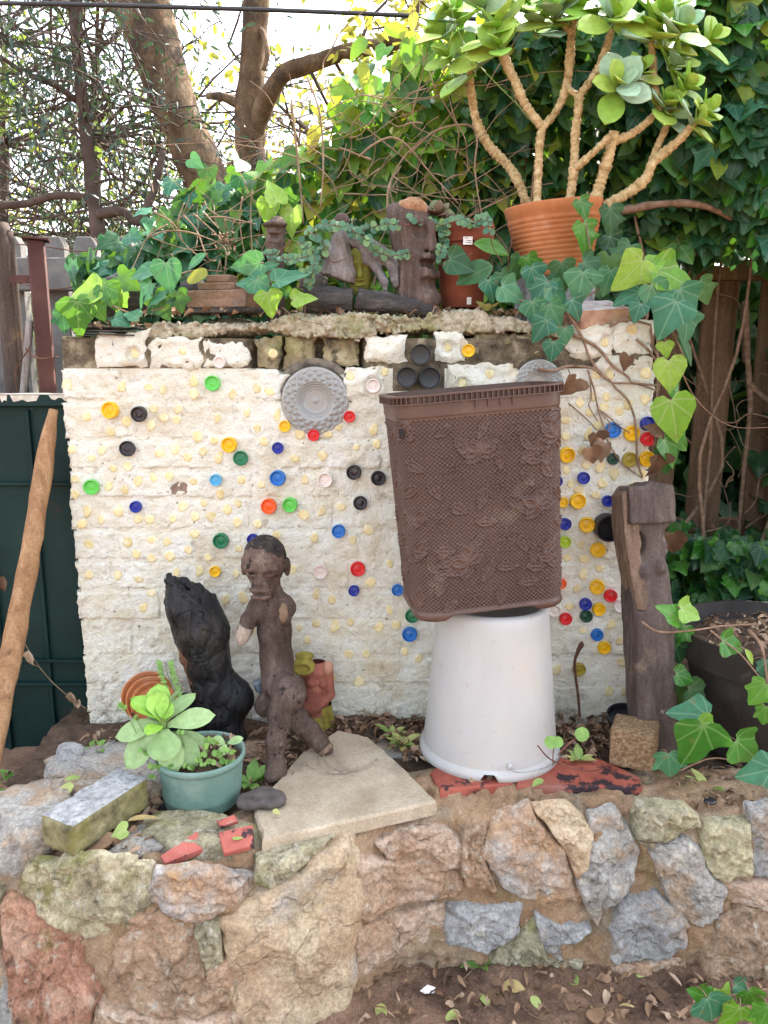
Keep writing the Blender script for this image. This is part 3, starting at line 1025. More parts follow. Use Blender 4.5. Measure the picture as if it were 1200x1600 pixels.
bw = thing('bottle_wall', 'cream painted brick garden wall studded with coloured bottle caps', 'wall', (-0.07, WY + 0.12, 0.36))
bw['kind'] = 'thing'
XL, XR = -0.893, 0.752
z522, z575 = zc(522), zc(575)
CAPS = """343,566,9,white 332,599,12,light_green 172,641,13,yellow 217,647,12,black 199,701,12,black 143,761,12,light_green 212,792,9,dark_blue 345,845,12,green
336,893,8.5,yellow 358,695,12,yellow 376,716,11.5,green 337,750,9,light_blue 434,747,12,blue 434,700,9,dark_blue 445,666,9,yellow 490,680,9,red 546,651,9,red
583,603,11,white 508,750,11.5,white 553,738,11.5,black 591,747,11.5,black 563,786,11,black 420,791,12,orange 453,789,11.5,light_green 529,830,10.5,blue 395,843,9,dark_blue
500,893,11.5,white 559,889,11.5,red 553,923,8.5,dark_blue 640,991,11.5,blue 621,922,9,blue 644,962,11,green 732,548,10,yellow 958,672,12,blue 987,677,12,yellow
1012,662,11,dark_blue 1012,686,11,red 1011,717,12,yellow 984,718,11.5,olive 958,717,9,deep_green 886,711,12,yellow 912,747,9.5,dark_blue 870,752,9,dark_blue 880,785,8,yellow
903,783,12,yellow 950,783,9,dark_blue 883,819,9.5,dark_blue 917,820,12,yellow 883,847,9,lime 934,859,11.5,yellow 877,912,8,orange 933,917,11.5,yellow 954,931,10,red
915,944,9.5,dark_blue 936,952,10,yellow 884,967,9.5,red 916,963,9.5,deep_green 866,954,10,white 847,960,8,white 969,947,10,white 933,992,9.5,blue 944,1012,10,yellow 905,1046,10,olive"""
DOTS = """105,601 190,605 232,605 254,609 303,597 303,615 364,617 136,652 173,675 198,658 240,639 256,652 236,665 279,639 276,656 340,653 309,682 334,688 112,703 142,715 159,703 177,732
199,729 250,708 274,703 293,715 317,706 342,716 117,749 117,772 170,759 195,765 215,752 240,747 264,744 302,752 344,772 376,750 211,553 285,549 401,607 421,612 386,646 433,650 402,670
468,679 412,689 461,716 504,712 511,677 529,668 557,699 378,750 408,757 476,750 547,587 601,581 426,552 584,672 589,694 136,798 127,818 158,812 185,800 215,811 234,811 270,811 286,791
318,786 305,807 330,807 355,796 372,787 371,816 304,834 199,847 237,843 261,846 294,859 213,866 237,872 265,869 325,871 373,858 139,850 276,895 312,892 369,896 139,899 184,898 217,905
237,927 224,950 353,936 380,935 403,819 475,804 503,799 533,792 491,840 576,828 551,844 457,890 579,909 493,930 519,936 494,975 524,978 547,972 467,981 480,1001 592,980 609,954 619,976
544,1022 572,1022 632,1018 654,1029 391,984 609,881 432,835 945,535 987,516 1009,583 1008,623 932,584 953,586 906,629 927,620 947,620 943,637 967,642 920,644 981,632 884,657 934,664 919,679
884,682 910,705 884,734 916,726 938,730 959,740 941,755 892,756 942,756 931,774 908,851 886,871 913,874 937,888 911,898 901,920 890,948 911,985 955,976 969,1001 972,1035 853,998 869,1048
905,766 952,1081 975,1079 700,543 765,585 722,600 1004,740 990,760 350,1075 300,1010 560,1066 520,1058"""
FLAT = np.array([(float(t.split(',')[0]), float(t.split(',')[1]), float(t.split(',')[2]) if t.count(',') > 1 else 8.0) for t in (CAPS + ' ' + DOTS).split()])
FLAT = np.array([(*P(u, v, WY)[[0, 2]], r * 0.00172) for u, v, r in FLAT])
def flatness(x, z):
    """1 where a cap or a disc sits on the paint"""
    out = np.zeros_like(x)
    x0, x1, z0, z1 = x.min() - .03, x.max() + .03, z.min() - .03, z.max() + .03
    for fx, fz, fr in FLAT:
        if x0 < fx < x1 and z0 < fz < z1:
            out = np.maximum(out, np.clip((fr * 1.5 - np.hypot(x - fx, z - fz)) / (fr * 0.4), 0, 1))
    return out

# core behind the bricks: the plastered joints
cxs = np.arange(XL + 0.012, XR - 0.01, 0.0062)
czs = np.arange(0.30, zc(528), 0.0062)
CX, CZ = np.meshgrid(cxs, czs)
def core_back(x, z):
    """depth of the hollow where the facing bricks have come away"""
    x0, x1 = P(386, 550, WY)[0], P(572, 550, WY)[0]
    hol = np.clip((x - x0) / 0.02, 0, 1) * np.clip((x1 - x) / 0.02, 0, 1) * np.clip((z - zc(586)) / 0.02, 0, 1)
    px_, pz_ = P(492, 628, WY)[[0, 2]]
    r = np.hypot(x - px_, z - pz_)
    dish = np.clip((0.105 - r) / 0.02, 0, 1)
    px_, pz_ = P(842, 600, WY)[[0, 2]]
    dish = np.maximum(dish, np.clip((0.075 - np.hypot(x - px_, z - pz_)) / 0.02, 0, 1))
    return np.maximum(hol * 0.075, dish * 0.05)
Q = np.stack([CX, np.full_like(CX, WY + 0.0015), CZ], 2)
n1 = fbm(Q, 26, 4, 71); n2 = fbm(Q, 95, 3, 72)
Q[..., 1] += core_back(CX, CZ) - 0.0035 * n1 - 0.0034 * n2
fl = flatness(Q[..., 0], Q[..., 2])
Q[..., 1] = Q[..., 1] * (1 - fl) + (WY - 0.0005) * fl * (core_back(CX, CZ) < 0.001) + Q[..., 1] * fl * (core_back(CX, CZ) >= 0.001)
core = MB().grid(Q)
row_dark = np.zeros(CX.shape, bool)
ux = CX[:-1, :-1].ravel(); uz = CZ[:-1, :-1].ravel()
btx = P(653, 578, WY)
core.mi = [1 if (z > zc(577) or (abs(x - btx[0]) < 0.072 and abs(z - btx[2]) < 0.062)) else 0 for x, z in zip(ux, uz)]
z0c, z1c = czs[0], czs[-1]
core.box(((XL + XR) / 2, WY + 0.17, (z0c + z1c) / 2), (XR - XL - 0.03, 0.16, z1c - z0c - 0.002))
# dark closing faces between skin and body
for xx in (cxs[0], cxs[-1]):
    zz = czs
    a = np.stack([np.full_like(zz, xx), np.full_like(zz, WY + 0.004), zz], 1)
    b_ = a + np.array((0, 0.10, 0))
    core.grid(np.stack([a, b_], 1), flip=(xx > 0))
part('wall_core', core, [m_paint, m_gapshade], bw)

def face_brick(x0, x1, z0, z1, seed, mat, y=WY, amp=0.0035, depth=0.05, rd=0.006, label=None, rag=0.005):
    nx = max(6, int((x1 - x0) / 0.0052)); nz_ = max(5, int((z1 - z0) / 0.0052))
    a, b_ = np.meshgrid(np.linspace(-1, 1, nx), np.linspace(-1, 1, nz_))
    w, h = (x1 - x0) / 2, (z1 - z0) / 2
    pts = np.stack([(x0 + x1) / 2 + a * w, np.full_like(a, y), (z0 + z1) / 2 + b_ * h], 2)
    ex = np.clip((1 - np.abs(a)) * w / rd, 0, 1); ez = np.clip((1 - np.abs(b_)) * h / rd, 0, 1)
    e_ = (1 - (1 - ex) ** 2) * (1 - (1 - ez) ** 2)
    p3 = pts + seed * 0.37
    pts[..., 1] += (1 - e_) * 0.0085 - amp * fbm(p3, 22, 4, seed) * e_ - 0.0030 * fbm(p3, 85, 3, seed + 3)
    fl = flatness(pts[..., 0], pts[..., 2])
    pts[..., 1] = pts[..., 1] * (1 - fl) + (WY - 0.0015) * fl
    for du, dv, dr in ((492, 627, 0.090), (842, 600, 0.064)):
        ddx, _, ddz = P(du, dv, WY)
        pts[..., 1] += 0.055 * np.clip((dr - np.hypot(pts[..., 0] - ddx, pts[..., 2] - ddz)) / 0.008, 0, 1)
    jag = rag * fbm(pts, 55 if rag < 0.008 else 32, 3, seed + 8)
    pts[..., 0] += jag * (np.abs(a) > 0.8) * np.abs(a); pts[..., 2] += 0.8 * jag * (np.abs(b_) > 0.75)
    mb = MB().grid(pts)
    ring = np.concatenate([pts[0, :], pts[1:, -1], pts[-1, -2::-1], pts[-2:0:-1, 0]])
    bk = ring.copy(); bk[:, 1] = y + depth
    mb.grid(np.stack([ring, bk], 0), wrap=True, flip=True)
    return part('brick', mb, mat, bw, label=label)

VB = [1162, 1115, 1070, 1025, 970, 922, 876, 829, 780, 735, 687, 627, 575]
OFF = [140, 212, 196, 262, 183, 250, 314, 270, 150, 218, 300, 182]
BL = 0.2305
seed = 100
rs = np.random.RandomState(4)
for k in range(12):
    za, zb = zc(VB[k]), zc(VB[k + 1])
    x = P(OFF[k], (VB[k] + VB[k + 1]) / 2, WY)[0] - BL * 12
    joints = [XL]
    while x < XR:
        if XL + 0.045 < x < XR - 0.045:
            joints.append(x)
        x += BL * rs.uniform(0.96, 1.04) * (0.5 if rs.rand() < 0.12 else 1)
    joints.append(XR)
    for a, b_ in zip(joints[:-1], joints[1:]):
        seed += 1
        j0 = rs.uniform(-0.006, 0.004) if a == XL else 0
        j1 = rs.uniform(-0.006, 0.006) if b_ == XR else 0
        if k == 11:                                            # course broken by the dish and the bottles
            spans = [(a, b_)]
            for u0, u1 in ((440, 538), (606, 700)):
                pa, pb = P(u0, 600, WY)[0], P(u1, 600, WY)[0]
                spans = [q for (p0, p1) in spans for q in ((p0, min(p1, pa)), (max(p0, pb), p1)) if q[1] - q[0] > 0.03]
            for aa, bb in spans:
                seed += 1
                face_brick(aa + 0.003, bb - 0.003, za + 0.003, zb - 0.004, seed, m_paint, WY + rs.uniform(-0.003, 0.002))
            continue
        face_brick(a + 0.0025 + j0, b_ - 0.0025 + j1, za + 0.003, zb - 0.003, seed, m_paint, WY + rs.uniform(-0.0035, 0.002))
# broken top course
TOP = [(92, 152, 528, 574, m_mossbrick, 0.02), (154, 231, 524, 573, m_paint, -0.006), (233, 316, 530, 573, m_paint, 0.0), (318, 386, 535, 573, m_paint, 0.0),
       (402, 437, 525, 574, m_mossbrick, 0.004), (444, 495, 527, 575, m_mossbrick, 0.02), (503, 561, 530, 574, m_mossbrick, 0.016),
       (567, 634, 526, 568, m_paint, -0.004), (680, 727, 520, 566, m_paint, -0.008), (698, 800, 569, 606, m_paint, -0.004), (738, 806, 518, 562, m_mossbrick, 0.006),
       (808, 880, 520, 560, m_mossbrick, 0.01), (886, 955, 512, 560, m_paint, -0.004), (960, 1020, 505, 553, m_paint, -0.010),
       (930, 1022, 556, 602, m_paint, -0.002), (540, 600, 576, 618, m_paint, -0.006)]
for u0, u1, v0, v1, mt, dy in TOP:
    seed += 1
    if mt is m_paint: dy -= 0.005
    v0 += rs.uniform(-4, 4); v1 += rs.uniform(-2, 3)
    vm = (v0 + v1) / 2
    face_brick(P(u0, vm, WY)[0], P(u1, vm, WY)[0], zc(v1), zc(v0), seed, mt, WY + dy, amp=0.011, depth=0.09, rd=0.018, rag=0.011)
# rough pebbly coping along the top, one lumpy ribbon
def f_cop(p):
    zt = np.interp(p[..., 0], [P(215, 500, WY)[0], P(240, 500, WY)[0], P(560, 495, WY)[0], P(700, 495, WY)[0], P(800, 500, WY)[0], P(830, 505, WY)[0], XR],
                   [zc(520), zc(500), zc(494), zc(488), zc(495), zc(512), zc(512)])
    zb = np.interp(p[..., 0], [P(215, 500, WY)[0], P(300, 500, WY)[0], P(390, 500, WY)[0], P(560, 500, WY)[0], P(700, 500, WY)[0], P(800, 500, WY)[0], XR],
                   [zc(530), zc(532), zc(524), zc(524), zc(518), zc(517), zc(526)])
    q = np.maximum(np.maximum(p[..., 2] - zt, zb - p[..., 2]), np.maximum(WY - 0.004 - p[..., 1], p[..., 1] - WY - 0.26))
    q = np.maximum(q, np.maximum(P(222, 500, WY)[0] - p[..., 0], p[..., 0] - P(880, 500, WY)[0]))
    near = np.abs(q) < 0.035
    cell = np.zeros_like(q)
    cell[near] = 0.5 - worley(p[near] * np.float32(66), 5) + 0.5 * (0.5 - worley(p[near] * np.float32(130), 8))
    return q + 0.020 * fbm(p, 9, 3, 6) - 0.018 * cell + 0.004
xa_, xb_ = P(205, 500, WY)[0], P(895, 500, WY)[0]
part('coping', sculpt(f_cop, (xa_, WY - 0.035, zc(548)), (xb_, WY + 0.30, zc(470)), 0.0046), m_coping, bw)

# ---- bottle caps
def cap_mesh():
    prof = [(1.0, 0.30), (1.03, 0.0), (1.0, -0.38), (0.96, -0.42), (0.86, -0.42), (0.82, -0.36), (0.80, -0.05), (0.74, 0.0), (0.3, -0.015), (0.001, -0.02)]
    mb = MB().lathe(prof, sides=28, axis=rotx(math.radians(-90)) @ np.diag((1.0, 1.0, -1.0)) @ np.diag((1, 1, 1.0)))
    return mb
capm = MB()
pr = np.array([(1.0, 0.45), (1.02, 0.0), (1.0, -0.34), (0.95, -0.40), (0.88, -0.40), (0.83, -0.33), (0.80, -0.02), (0.72, 0.03), (0.4, 0.02), (0.38, 0.0), (0.001, 0.0)])
ang = np.linspace(0, 2 * np.pi, 28, endpoint=False)
G = np.stack([pr[:, None, 0] * np.cos(ang), np.repeat(pr[:, 1:2], 28, 1), pr[:, None, 0] * np.sin(ang)], 2)
capm.grid(G, wrap=True, flip=True)
def plastic(name, c, c2=None):
    m = M(name, [(0.3, tuple(x * 0.8 for x in c)), (0.7, c)], scale=70, rough=0.42, bump=0.12, bscale=150, bdist=0.001, spec=0.5,
          layers=[((0.35, 0.3, 0.22), 60, 0.58, 0.7, 0.35)])
    return m
CC = {
    'yellow': plastic('yellow_plastic', (0.86, 0.5, 0.005)), 'green': plastic('dark_green_plastic', (0.006, 0.17, 0.07)),
    'light_green': plastic('light_green_plastic', (0.13, 0.58, 0.09)), 'lime': plastic('lime_plastic', (0.42, 0.6, 0.03)),
    'red': plastic('red_plastic', (0.7, 0.012, 0.018)), 'orange': plastic('orange_plastic', (0.88, 0.11, 0.01)),
    'blue': plastic('blue_plastic', (0.008, 0.15, 0.5)), 'dark_blue': plastic('dark_blue_plastic', (0.008, 0.025, 0.3)),
    'light_blue': plastic('light_blue_plastic', (0.09, 0.42, 0.68)), 'black': plastic('black_plastic', (0.022, 0.018, 0.022)),
    'white': plastic('white_plastic', (0.78, 0.68, 0.62)), 'olive': plastic('olive_plastic', (0.38, 0.28, 0.03)), 'deep_green': plastic('deep_green_plastic', (0.008, 0.06, 0.035)),
}
cap_me = capm.mesh('bottle_cap', CC['yellow'], smooth=True)
CAPMAT = {}
for t in CAPS.split():
    u, v, r, c = t.split(',')
    u, v, r = float(u), float(v), float(r)
    q = P(u, v, WY - 0.008)
    R = px(r, q)
    mt = Matrix.Translation(Vector(q)) @ Euler((rs.uniform(-.12, .12), rs.uniform(0, 6.28), rs.uniform(-.12, .12))).to_matrix().to_4x4() @ Matrix.Diagonal((R, R * 0.95, R, 1))
    inst('bottle_cap', cap_me, mt, bw, CC[c], c.replace('_', ' ') + ' bottle cap')
# black bottle ends
bot = MB()
pr = np.array([(1.0, 1.2), (1.0, -0.75), (0.97, -0.82), (0.91, -0.82), (0.87, -0.75), (0.86, -0.5), (0.85, -0.06), (0.6, -0.03), (0.001, -0.03)])
G = np.stack([pr[:, None, 0] * np.cos(ang), np.repeat(pr[:, 1:2], 28, 1), pr[:, None, 0] * np.sin(ang)], 2)
bot.grid(G, wrap=True, flip=True)
m_blackgl = M('black_plastic_pipe', [(0.3, (0.008, 0.008, 0.01)), (0.7, (0.03, 0.03, 0.035))], scale=30, rough=0.3, bump=0.1, bscale=90, spec=0.5)
bot_me = bot.mesh('bottle_base', m_blackgl, smooth='auto')
for u, v, r in ((657, 554, 16), (635, 589, 16), (671, 590, 17), (948, 823, 21)):
    q = P(u, v, WY - 0.009); R = px(r, q)
    o = inst('bottle_base', bot_me, Matrix.Translation(Vector(q)) @ Matrix.Diagonal((R, R, R, 1)), bw, label='black bottle end sunk in the wall')
m_debris = M('leaf_scraps', [(0.3, (0.2, 0.07, 0.04)), (0.5, (0.45, 0.4, 0.33)), (0.7, (0.7, 0.66, 0.6))], scale=60, rough=0.9, bump=0.3)
for u, v in ((656, 557), (634, 592)):
    mb = MB()
    for k in range(12):
        q = P(u + rs.uniform(-7, 7), v + rs.uniform(-7, 8), WY - 0.004)
        mb.box(q, (rs.uniform(0.004, 0.012), 0.002, rs.uniform(0.003, 0.008)), rotz(rs.uniform(-1, 1)) @ roty(rs.uniform(0, 3)))
    part('scraps', mb, m_debris, bw, smooth=False)

# ---- small faded yellow discs
m_dot = M('faded_yellow_paint', [(0.3, (0.6, 0.48, 0.22)), (0.5, (0.69, 0.58, 0.32)), (0.7, (0.78, 0.7, 0.47))], scale=60, rough=0.75, bump=0.15, bscale=120, bdist=0.002,
          layers=[((0.75, 0.71, 0.6), 45, 0.58, 0.68, 0.6)], rnd=0.12)
dmeshes = []
for k in range(6):
    a = np.linspace(0, 2 * np.pi, 18, endpoint=False)
    rr = 1 + 0.05 * np.sin(a * 2 + k) * (k % 3) + 0.05 * np.sin(3 * a + 2 * k) + 0.03 * rs.normal(size=18)
    if k in (2, 4): rr[12:15] *= np.array((1.18, 1.4, 1.15))
    if k in (1, 5): rr[3:6] *= np.array((1.15, 1.3, 1.1))
    if k == 3: rr[7:10] *= 0.8
    G = []
    for s_, yy in ((1.0, 0.003), (0.96, 0.0), (0.6, -0.0002), (0.02, -0.0002)):
        G.append(np.stack([rr * s_ * np.cos(a), np.full(18, yy / 0.0138), rr * s_ * np.sin(a)], 1))
    dmeshes.append(MB().grid(np.array(G), wrap=True, flip=True).mesh('painted_dot', m_dot, smooth=True))
for t in DOTS.split():
    u, v = map(float, t.split(','))
    q = P(u, v, WY - 0.0021)
    R = px(rs.uniform(6.3, 8.4), q)
    if u > 985 and v < 640: R *= 1.25
    inst('painted_dot', dmeshes[rs.randint(6)], Matrix.Translation(Vector(q)) @ Euler((rs.uniform(-.06, .06), rs.uniform(-.5, .5), rs.uniform(-.06, .06))).to_matrix().to_4x4()
         @ Matrix.Diagonal((R * rs.uniform(.8, 1.12), R, R * rs.uniform(.8, 1.15), 1)), bw)

# ---- pressed glass dishes let into the wall
m_glass, nt, b, out = new_mat('pressed_glass')
b.inputs['Base Color'].default_value = (0.72, 0.71, 0.67, 1)
b.inputs['Roughness'].default_value = 0.08
b.inputs['IOR'].default_value = 1.5
b.inputs['Transmission Weight'].default_value = 0.6
m_dishback = M('dark_dish_backing', [(0.3, (0.06, 0.055, 0.048)), (0.7, (0.3, 0.265, 0.21))], scale=30, rough=0.95, bump=0.8, bscale=90, bdist=0.004)  # dark disc added behind the glass so its hollow reads dark
def glass_dish(u, v, r, label):
    c = P(u, v, WY - 0.006)
    R = px(r, c)
    nr, na = 70, 144
    rr = np.linspace(0.0, 1.0, nr)[:, None]; aa = np.linspace(0, 2 * np.pi, na, endpoint=False)[None, :]
    h = 0.30 * np.clip((rr - 0.30) / 0.25, 0, 1) ** 1.5 - 0.10 * np.clip((rr - 0.6) / 0.4, 0, 1)      # bowl, rim towards the viewer
    k = 18
    band = np.clip((rr - 0.56) / 0.03, 0, 1) * np.clip((0.93 - rr) / 0.03, 0, 1)
    t = (rr - 0.56) / 0.37 * 3
    d1 = np.abs(((aa / (2 * np.pi) * k + t / 2) % 1) - 0.5); d2 = np.abs(((aa / (2 * np.pi) * k - t / 2) % 1) - 0.5)
    dia = np.minimum(d1, d2)
    h = h + band * 0.16 * (dia * 2) + 0.03 * np.sin(rr * 90) * ((rr < 0.55) & (rr > 0.36)) + 0.05 * (np.abs(rr - 0.95) < 0.025) + 0.09 * (rr < 0.10) * (1 - rr / 0.1)
    h = h + 0 * aa
    F = np.stack([c[0] + R * rr * np.cos(aa), c[1] + R * (0.20 - 0.62 * h), c[2] + R * rr * np.sin(aa)], 2)
    mb = MB().grid(F, wrap=True, flip=True)
    Bk = F.copy(); Bk[..., 1] = c[1] + R * (0.20 - 0.62 * (0.30 * np.clip((rr - 0.30) / 0.25, 0, 1) ** 1.5 - 0.10 * np.clip((rr - 0.6) / 0.4, 0, 1) + 0 * aa)) + 0.006
    mb.grid(Bk[::4], wrap=True)
    mb.grid(np.stack([F[-1], Bk[-1]], 0), wrap=True, flip=True)
    bed = MB()
    rb, ab = np.linspace(0.02, 1.25, 22)[:, None], np.linspace(0, 2 * np.pi, 50, endpoint=False)[None, :]
    BB = np.stack([c[0] + R * rb * np.cos(ab), c[1] + R * (0.55 - 0.36 * np.clip((rb - 0.7) / 0.4, 0, 1)) + 0 * ab, c[2] + R * rb * np.sin(ab)], 2)
    BB[..., 1] -= 0.006 * fbm(BB, 45, 3, 4)
    part('dish_backing', bed.grid(BB, wrap=True, flip=True), m_dishback, bw)
    part('glass_dish', mb, m_glass, bw, label=label)
glass_dish(492, 627, 53, 'clear pressed glass dish with a diamond pattern')
glass_dish(842, 600, 38, 'clear pressed glass dish half hidden by the basket')
# bare patch where a brick corner broke away, and loose flakes
patch = MB()
pp = [P(u, v, WY - 0.002) for u, v in ((258, 771), (270, 757), (282, 750), (296, 758), (308, 772), (285, 774))]
patch.prism(pp, (0, 0.02, 0), bev=0.002)
m_bare = M('bare_brick', [(0.3, (0.15, 0.1, 0.075)), (0.7, (0.34, 0.25, 0.19))], scale=50, rough=0.95, bump=0.8, bscale=100, bdist=0.004)
part('bare_patch', patch, m_bare, bw, smooth=False)
# ================================================================== basket and bucket
BC = np.array((0.286, 1.93, 0.42))             # bucket axis on the tiles
m_bucket = M('weathered_white_plastic', [(0.3, (0.375, 0.365, 0.35)), (0.55, (0.435, 0.426, 0.412)), (0.8, (0.475, 0.466, 0.452))], scale=5, rough=0.45, bump=0.12, bscale=60, bdist=0.002, spec=0.45,
             stretch=(1, 1, 0.35), layers=[((0.5, 0.42, 0.32), 8, 0.52, 0.72, 0.6), ((0.36, 0.28, 0.2), 40, 0.6, 0.7, 0.55), ((0.2, 0.16, 0.13), 75, 0.66, 0.71, 0.6)])
bucket = thing('upturned_bucket', 'upturned white plastic bucket with a wire handle holding up the brown basket', 'bucket', BC)
r0 = px(107, P(765, 1200, 1.93)) * 0.985
r1 = px(87, P(755, 962, 1.93)) * 0.985
H = 0.415
prof = [(r0 + 0.000, 0.0), (r0 + 0.004, 0.004), (r0 + 0.004, 0.018), (r0 - 0.003, 0.026), (r0 - 0.006, 0.030), (r0 - 0.008, 0.05)]
prof += [(r0 - 0.008 - (r0 - 0.008 - r1) * t, 0.05 + (H - 0.05 - 0.012) * t) for t in np.linspace(0.1, 1, 14)]
prof += [(r1 - 0.003, H - 0.006), (r1 - 0.010, H - 0.001), (r1 - 0.018, H), (r1 - 0.024, H - 0.004), (r1 - 0.03, H - 0.012), (0.001, H - 0.012)]
prof = np.array(prof)
na = 96
ang = np.linspace(0, 2 * np.pi, na, endpoint=False)
G = np.stack([prof[:, None, 0] * np.cos(ang), prof[:, None, 0] * np.sin(ang), np.repeat(prof[:, 1:2], na, 1)], 2)
# bite out of the rim towards the viewer and slight sag
aa = np.arctan2(G[..., 1], G[..., 0])
d = (aa + np.pi / 2 + 0.13)
notch = np.clip(1 - np.abs(d) / 0.14, 0, 1)
notch = np.minimum(1, notch * 2.2)
G[..., 2] = np.where(G[..., 2] < 0.03, np.maximum(G[..., 2], 0.024 * notch), G[..., 2])
G[..., 0] *= 1.0; G[..., 1] *= 0.97
body = MB().grid(G[4:] + BC, wrap=True)
inner = G[:14].copy(); inner[..., 0] *= 0.975; inner[..., 1] *= 0.975
body.grid(inner + BC, wrap=True, flip=True)
part('body', body, m_bucket, bucket)
rimb = MB().grid(G[:5] + BC, wrap=True)
part('rim', rimb, m_bucket, bucket)
lug = P(797, 1198, 1.755)
mb = MB().box(lug, (0.012, 0.012, 0.016), rotz(0.15), bev=0.003)
part('handle_lug', mb, m_bucket, bucket, smooth='auto')
m_wire = M('dull_wire', [(0.3, (0.25, 0.26, 0.28)), (0.7, (0.45, 0.46, 0.48))], scale=60, rough=0.45, bump=0.1, metallic=0.7)
part('wire_handle', MB().tube([lug + (0, -0.006, 0), P(806, 1206, 1.745), P(830, 1205, 1.75), P(856, 1198, 1.78), P(872, 1188, 1.83), P(876, 1178, 1.90)], 0.0016, 6, smooth=6), m_wire, bucket)

# ---- basket
m_basket = M('brown_plastic', [(0.3, (0.07, 0.036, 0.027)), (0.6, (0.098, 0.054, 0.041)), (0.8, (0.125, 0.072, 0.055))], scale=5, rough=0.42, bump=0.06, bscale=200, bdist=0.0006, spec=0.42,
             layers=[((0.2, 0.14, 0.11), 9, 0.58, 0.72, 0.45)])
basket = thing('laundry_basket', 'tall brown plastic basket embossed with leaves and butterflies standing on the bucket', 'basket', BC + (0.0, -0.01, H))
W0, W1, D0, D1, BH = 0.370, 0.400, 0.25, 0.272, 0.54
RZ = roty(math.radians(-4.6)) @ rotz(math.radians(8))
BO = P(750, 962, 1.905)
BO[2] = BC[2] + H + 0.012
def rr_perim(w, d, r, s):
    """point at arclength fraction s of a rounded rectangle, starting at the back left corner going front"""
    segs = [('l', -w / 2, d / 2 - r, -w / 2, -d / 2 + r), ('c', -w / 2 + r, -d / 2 + r, math.pi, 1.5 * math.pi), ('l', -w / 2 + r, -d / 2, w / 2 - r, -d / 2),
            ('c', w / 2 - r, -d / 2 + r, 1.5 * math.pi, 2 * math.pi), ('l', w / 2, -d / 2 + r, w / 2, d / 2 - r), ('c', w / 2 - r, d / 2 - r, 0, 0.5 * math.pi),
            ('l', w / 2 - r, d / 2, -w / 2 + r, d / 2), ('c', -w / 2 + r, d / 2 - r, 0.5 * math.pi, math.pi)]
    L = np.array([math.hypot(q[3] - q[1], q[4] - q[2]) if q[0] == 'l' else r * math.pi / 2 for q in segs])
    cum = np.concatenate([[0], np.cumsum(L)])
    t = s * cum[-1]
    X = np.zeros_like(t); Yq = np.zeros_like(t); NX = np.zeros_like(t); NY = np.zeros_like(t)
    for k, q in enumerate(segs):
        m = (t >= cum[k]) & (t <= cum[k + 1])
        f = (t[m] - cum[k]) / L[k]
        if q[0] == 'l':
            X[m] = q[1] + (q[3] - q[1]) * f; Yq[m] = q[2] + (q[4] - q[2]) * f
            dx, dy = (q[3] - q[1]) / L[k], (q[4] - q[2]) / L[k]
            NX[m] = dy; NY[m] = -dx
        else:
            a = q[3] + (q[4] - q[3]) * f
            X[m] = q[1] + r * np.cos(a); Yq[m] = q[2] + r * np.sin(a); NX[m] = np.cos(a); NY[m] = np.sin(a)
    return X, Yq, NX, NY, cum[-1]
Lp = 2 * (W0 + D0) - 8 * 0.05 + 2 * math.pi * 0.05
fr_end = (D0 - 0.1 + 0.0785 + W0 - 0.1 + 0.0785 + 0.05) / Lp
S = np.concatenate([np.linspace(0, fr_end, int(fr_end * Lp / 0.00155)), np.linspace(fr_end, 1, 60)[1:-1]])
Tt = np.linspace(0, 1, int(BH / 0.00155))
sm = S * Lp                                                    # metres along the skin
SM, ZM = np.meshgrid(sm, Tt * BH)
# relief: a lattice of dimples under raised drawings
hx, hz = 0.0112, 0.0100
row = np.floor(ZM / (hz / 2))
fx = (SM / hx + 0.5 * (row % 2)) % 1 - 0.5
fz = (ZM / (hz / 2)) % 1 - 0.5
dd = np.hypot(fx * hx, fz * hz / 2)
relief = -0.0052 * np.clip((0.0034 - dd) / 0.0016, 0, 1)
raised = np.zeros_like(SM)
def stroke(pts, w=0.0019, h=0.0036):
    pts = np.asarray(pts, float)
    for a, b in zip(pts[:-1], pts[1:]):
        x0, x1 = min(a[0], b[0]) - 0.004, max(a[0], b[0]) + 0.004
        z0, z1 = min(a[1], b[1]) - 0.004, max(a[1], b[1]) + 0.004
        i0, i1 = np.searchsorted(sm, (x0, x1)); j0, j1 = np.searchsorted(Tt * BH, (z0, z1))
        if i1 <= i0 or j1 <= j0: continue
        sx_, sz_ = SM[j0:j1, i0:i1], ZM[j0:j1, i0:i1]
        ab = b - a
        t = np.clip(((sx_ - a[0]) * ab[0] + (sz_ - a[1]) * ab[1]) / (ab @ ab + 1e-12), 0, 1)
        d_ = np.hypot(sx_ - a[0] - t * ab[0], sz_ - a[1] - t * ab[1])
        raised[j0:j1, i0:i1] = np.maximum(raised[j0:j1, i0:i1], h * np.clip(1.6 - d_ / w, 0, 1))
def fillmask(pts):
    """a raised patch without dimples inside a closed outline"""
    pts = np.asarray(pts, float)
    i0, i1 = np.searchsorted(sm, (pts[:, 0].min(), pts[:, 0].max())); j0, j1 = np.searchsorted(Tt * BH, (pts[:, 1].min(), pts[:, 1].max()))
    if i1 <= i0 or j1 <= j0: return
    X, Z = SM[j0:j1, i0:i1], ZM[j0:j1, i0:i1]
    ins = np.zeros(X.shape, bool)
    for a, b in zip(pts, np.roll(pts, -1, 0)):
        c_ = ((a[1] > Z) != (b[1] > Z))
        with np.errstate(divide='ignore', invalid='ignore'):
            ins ^= c_ & (X < (b[0] - a[0]) * (Z - a[1]) / (b[1] - a[1] + 1e-12) + a[0])
    r_ = relief[j0:j1, i0:i1]; r_[ins] *= 0.4
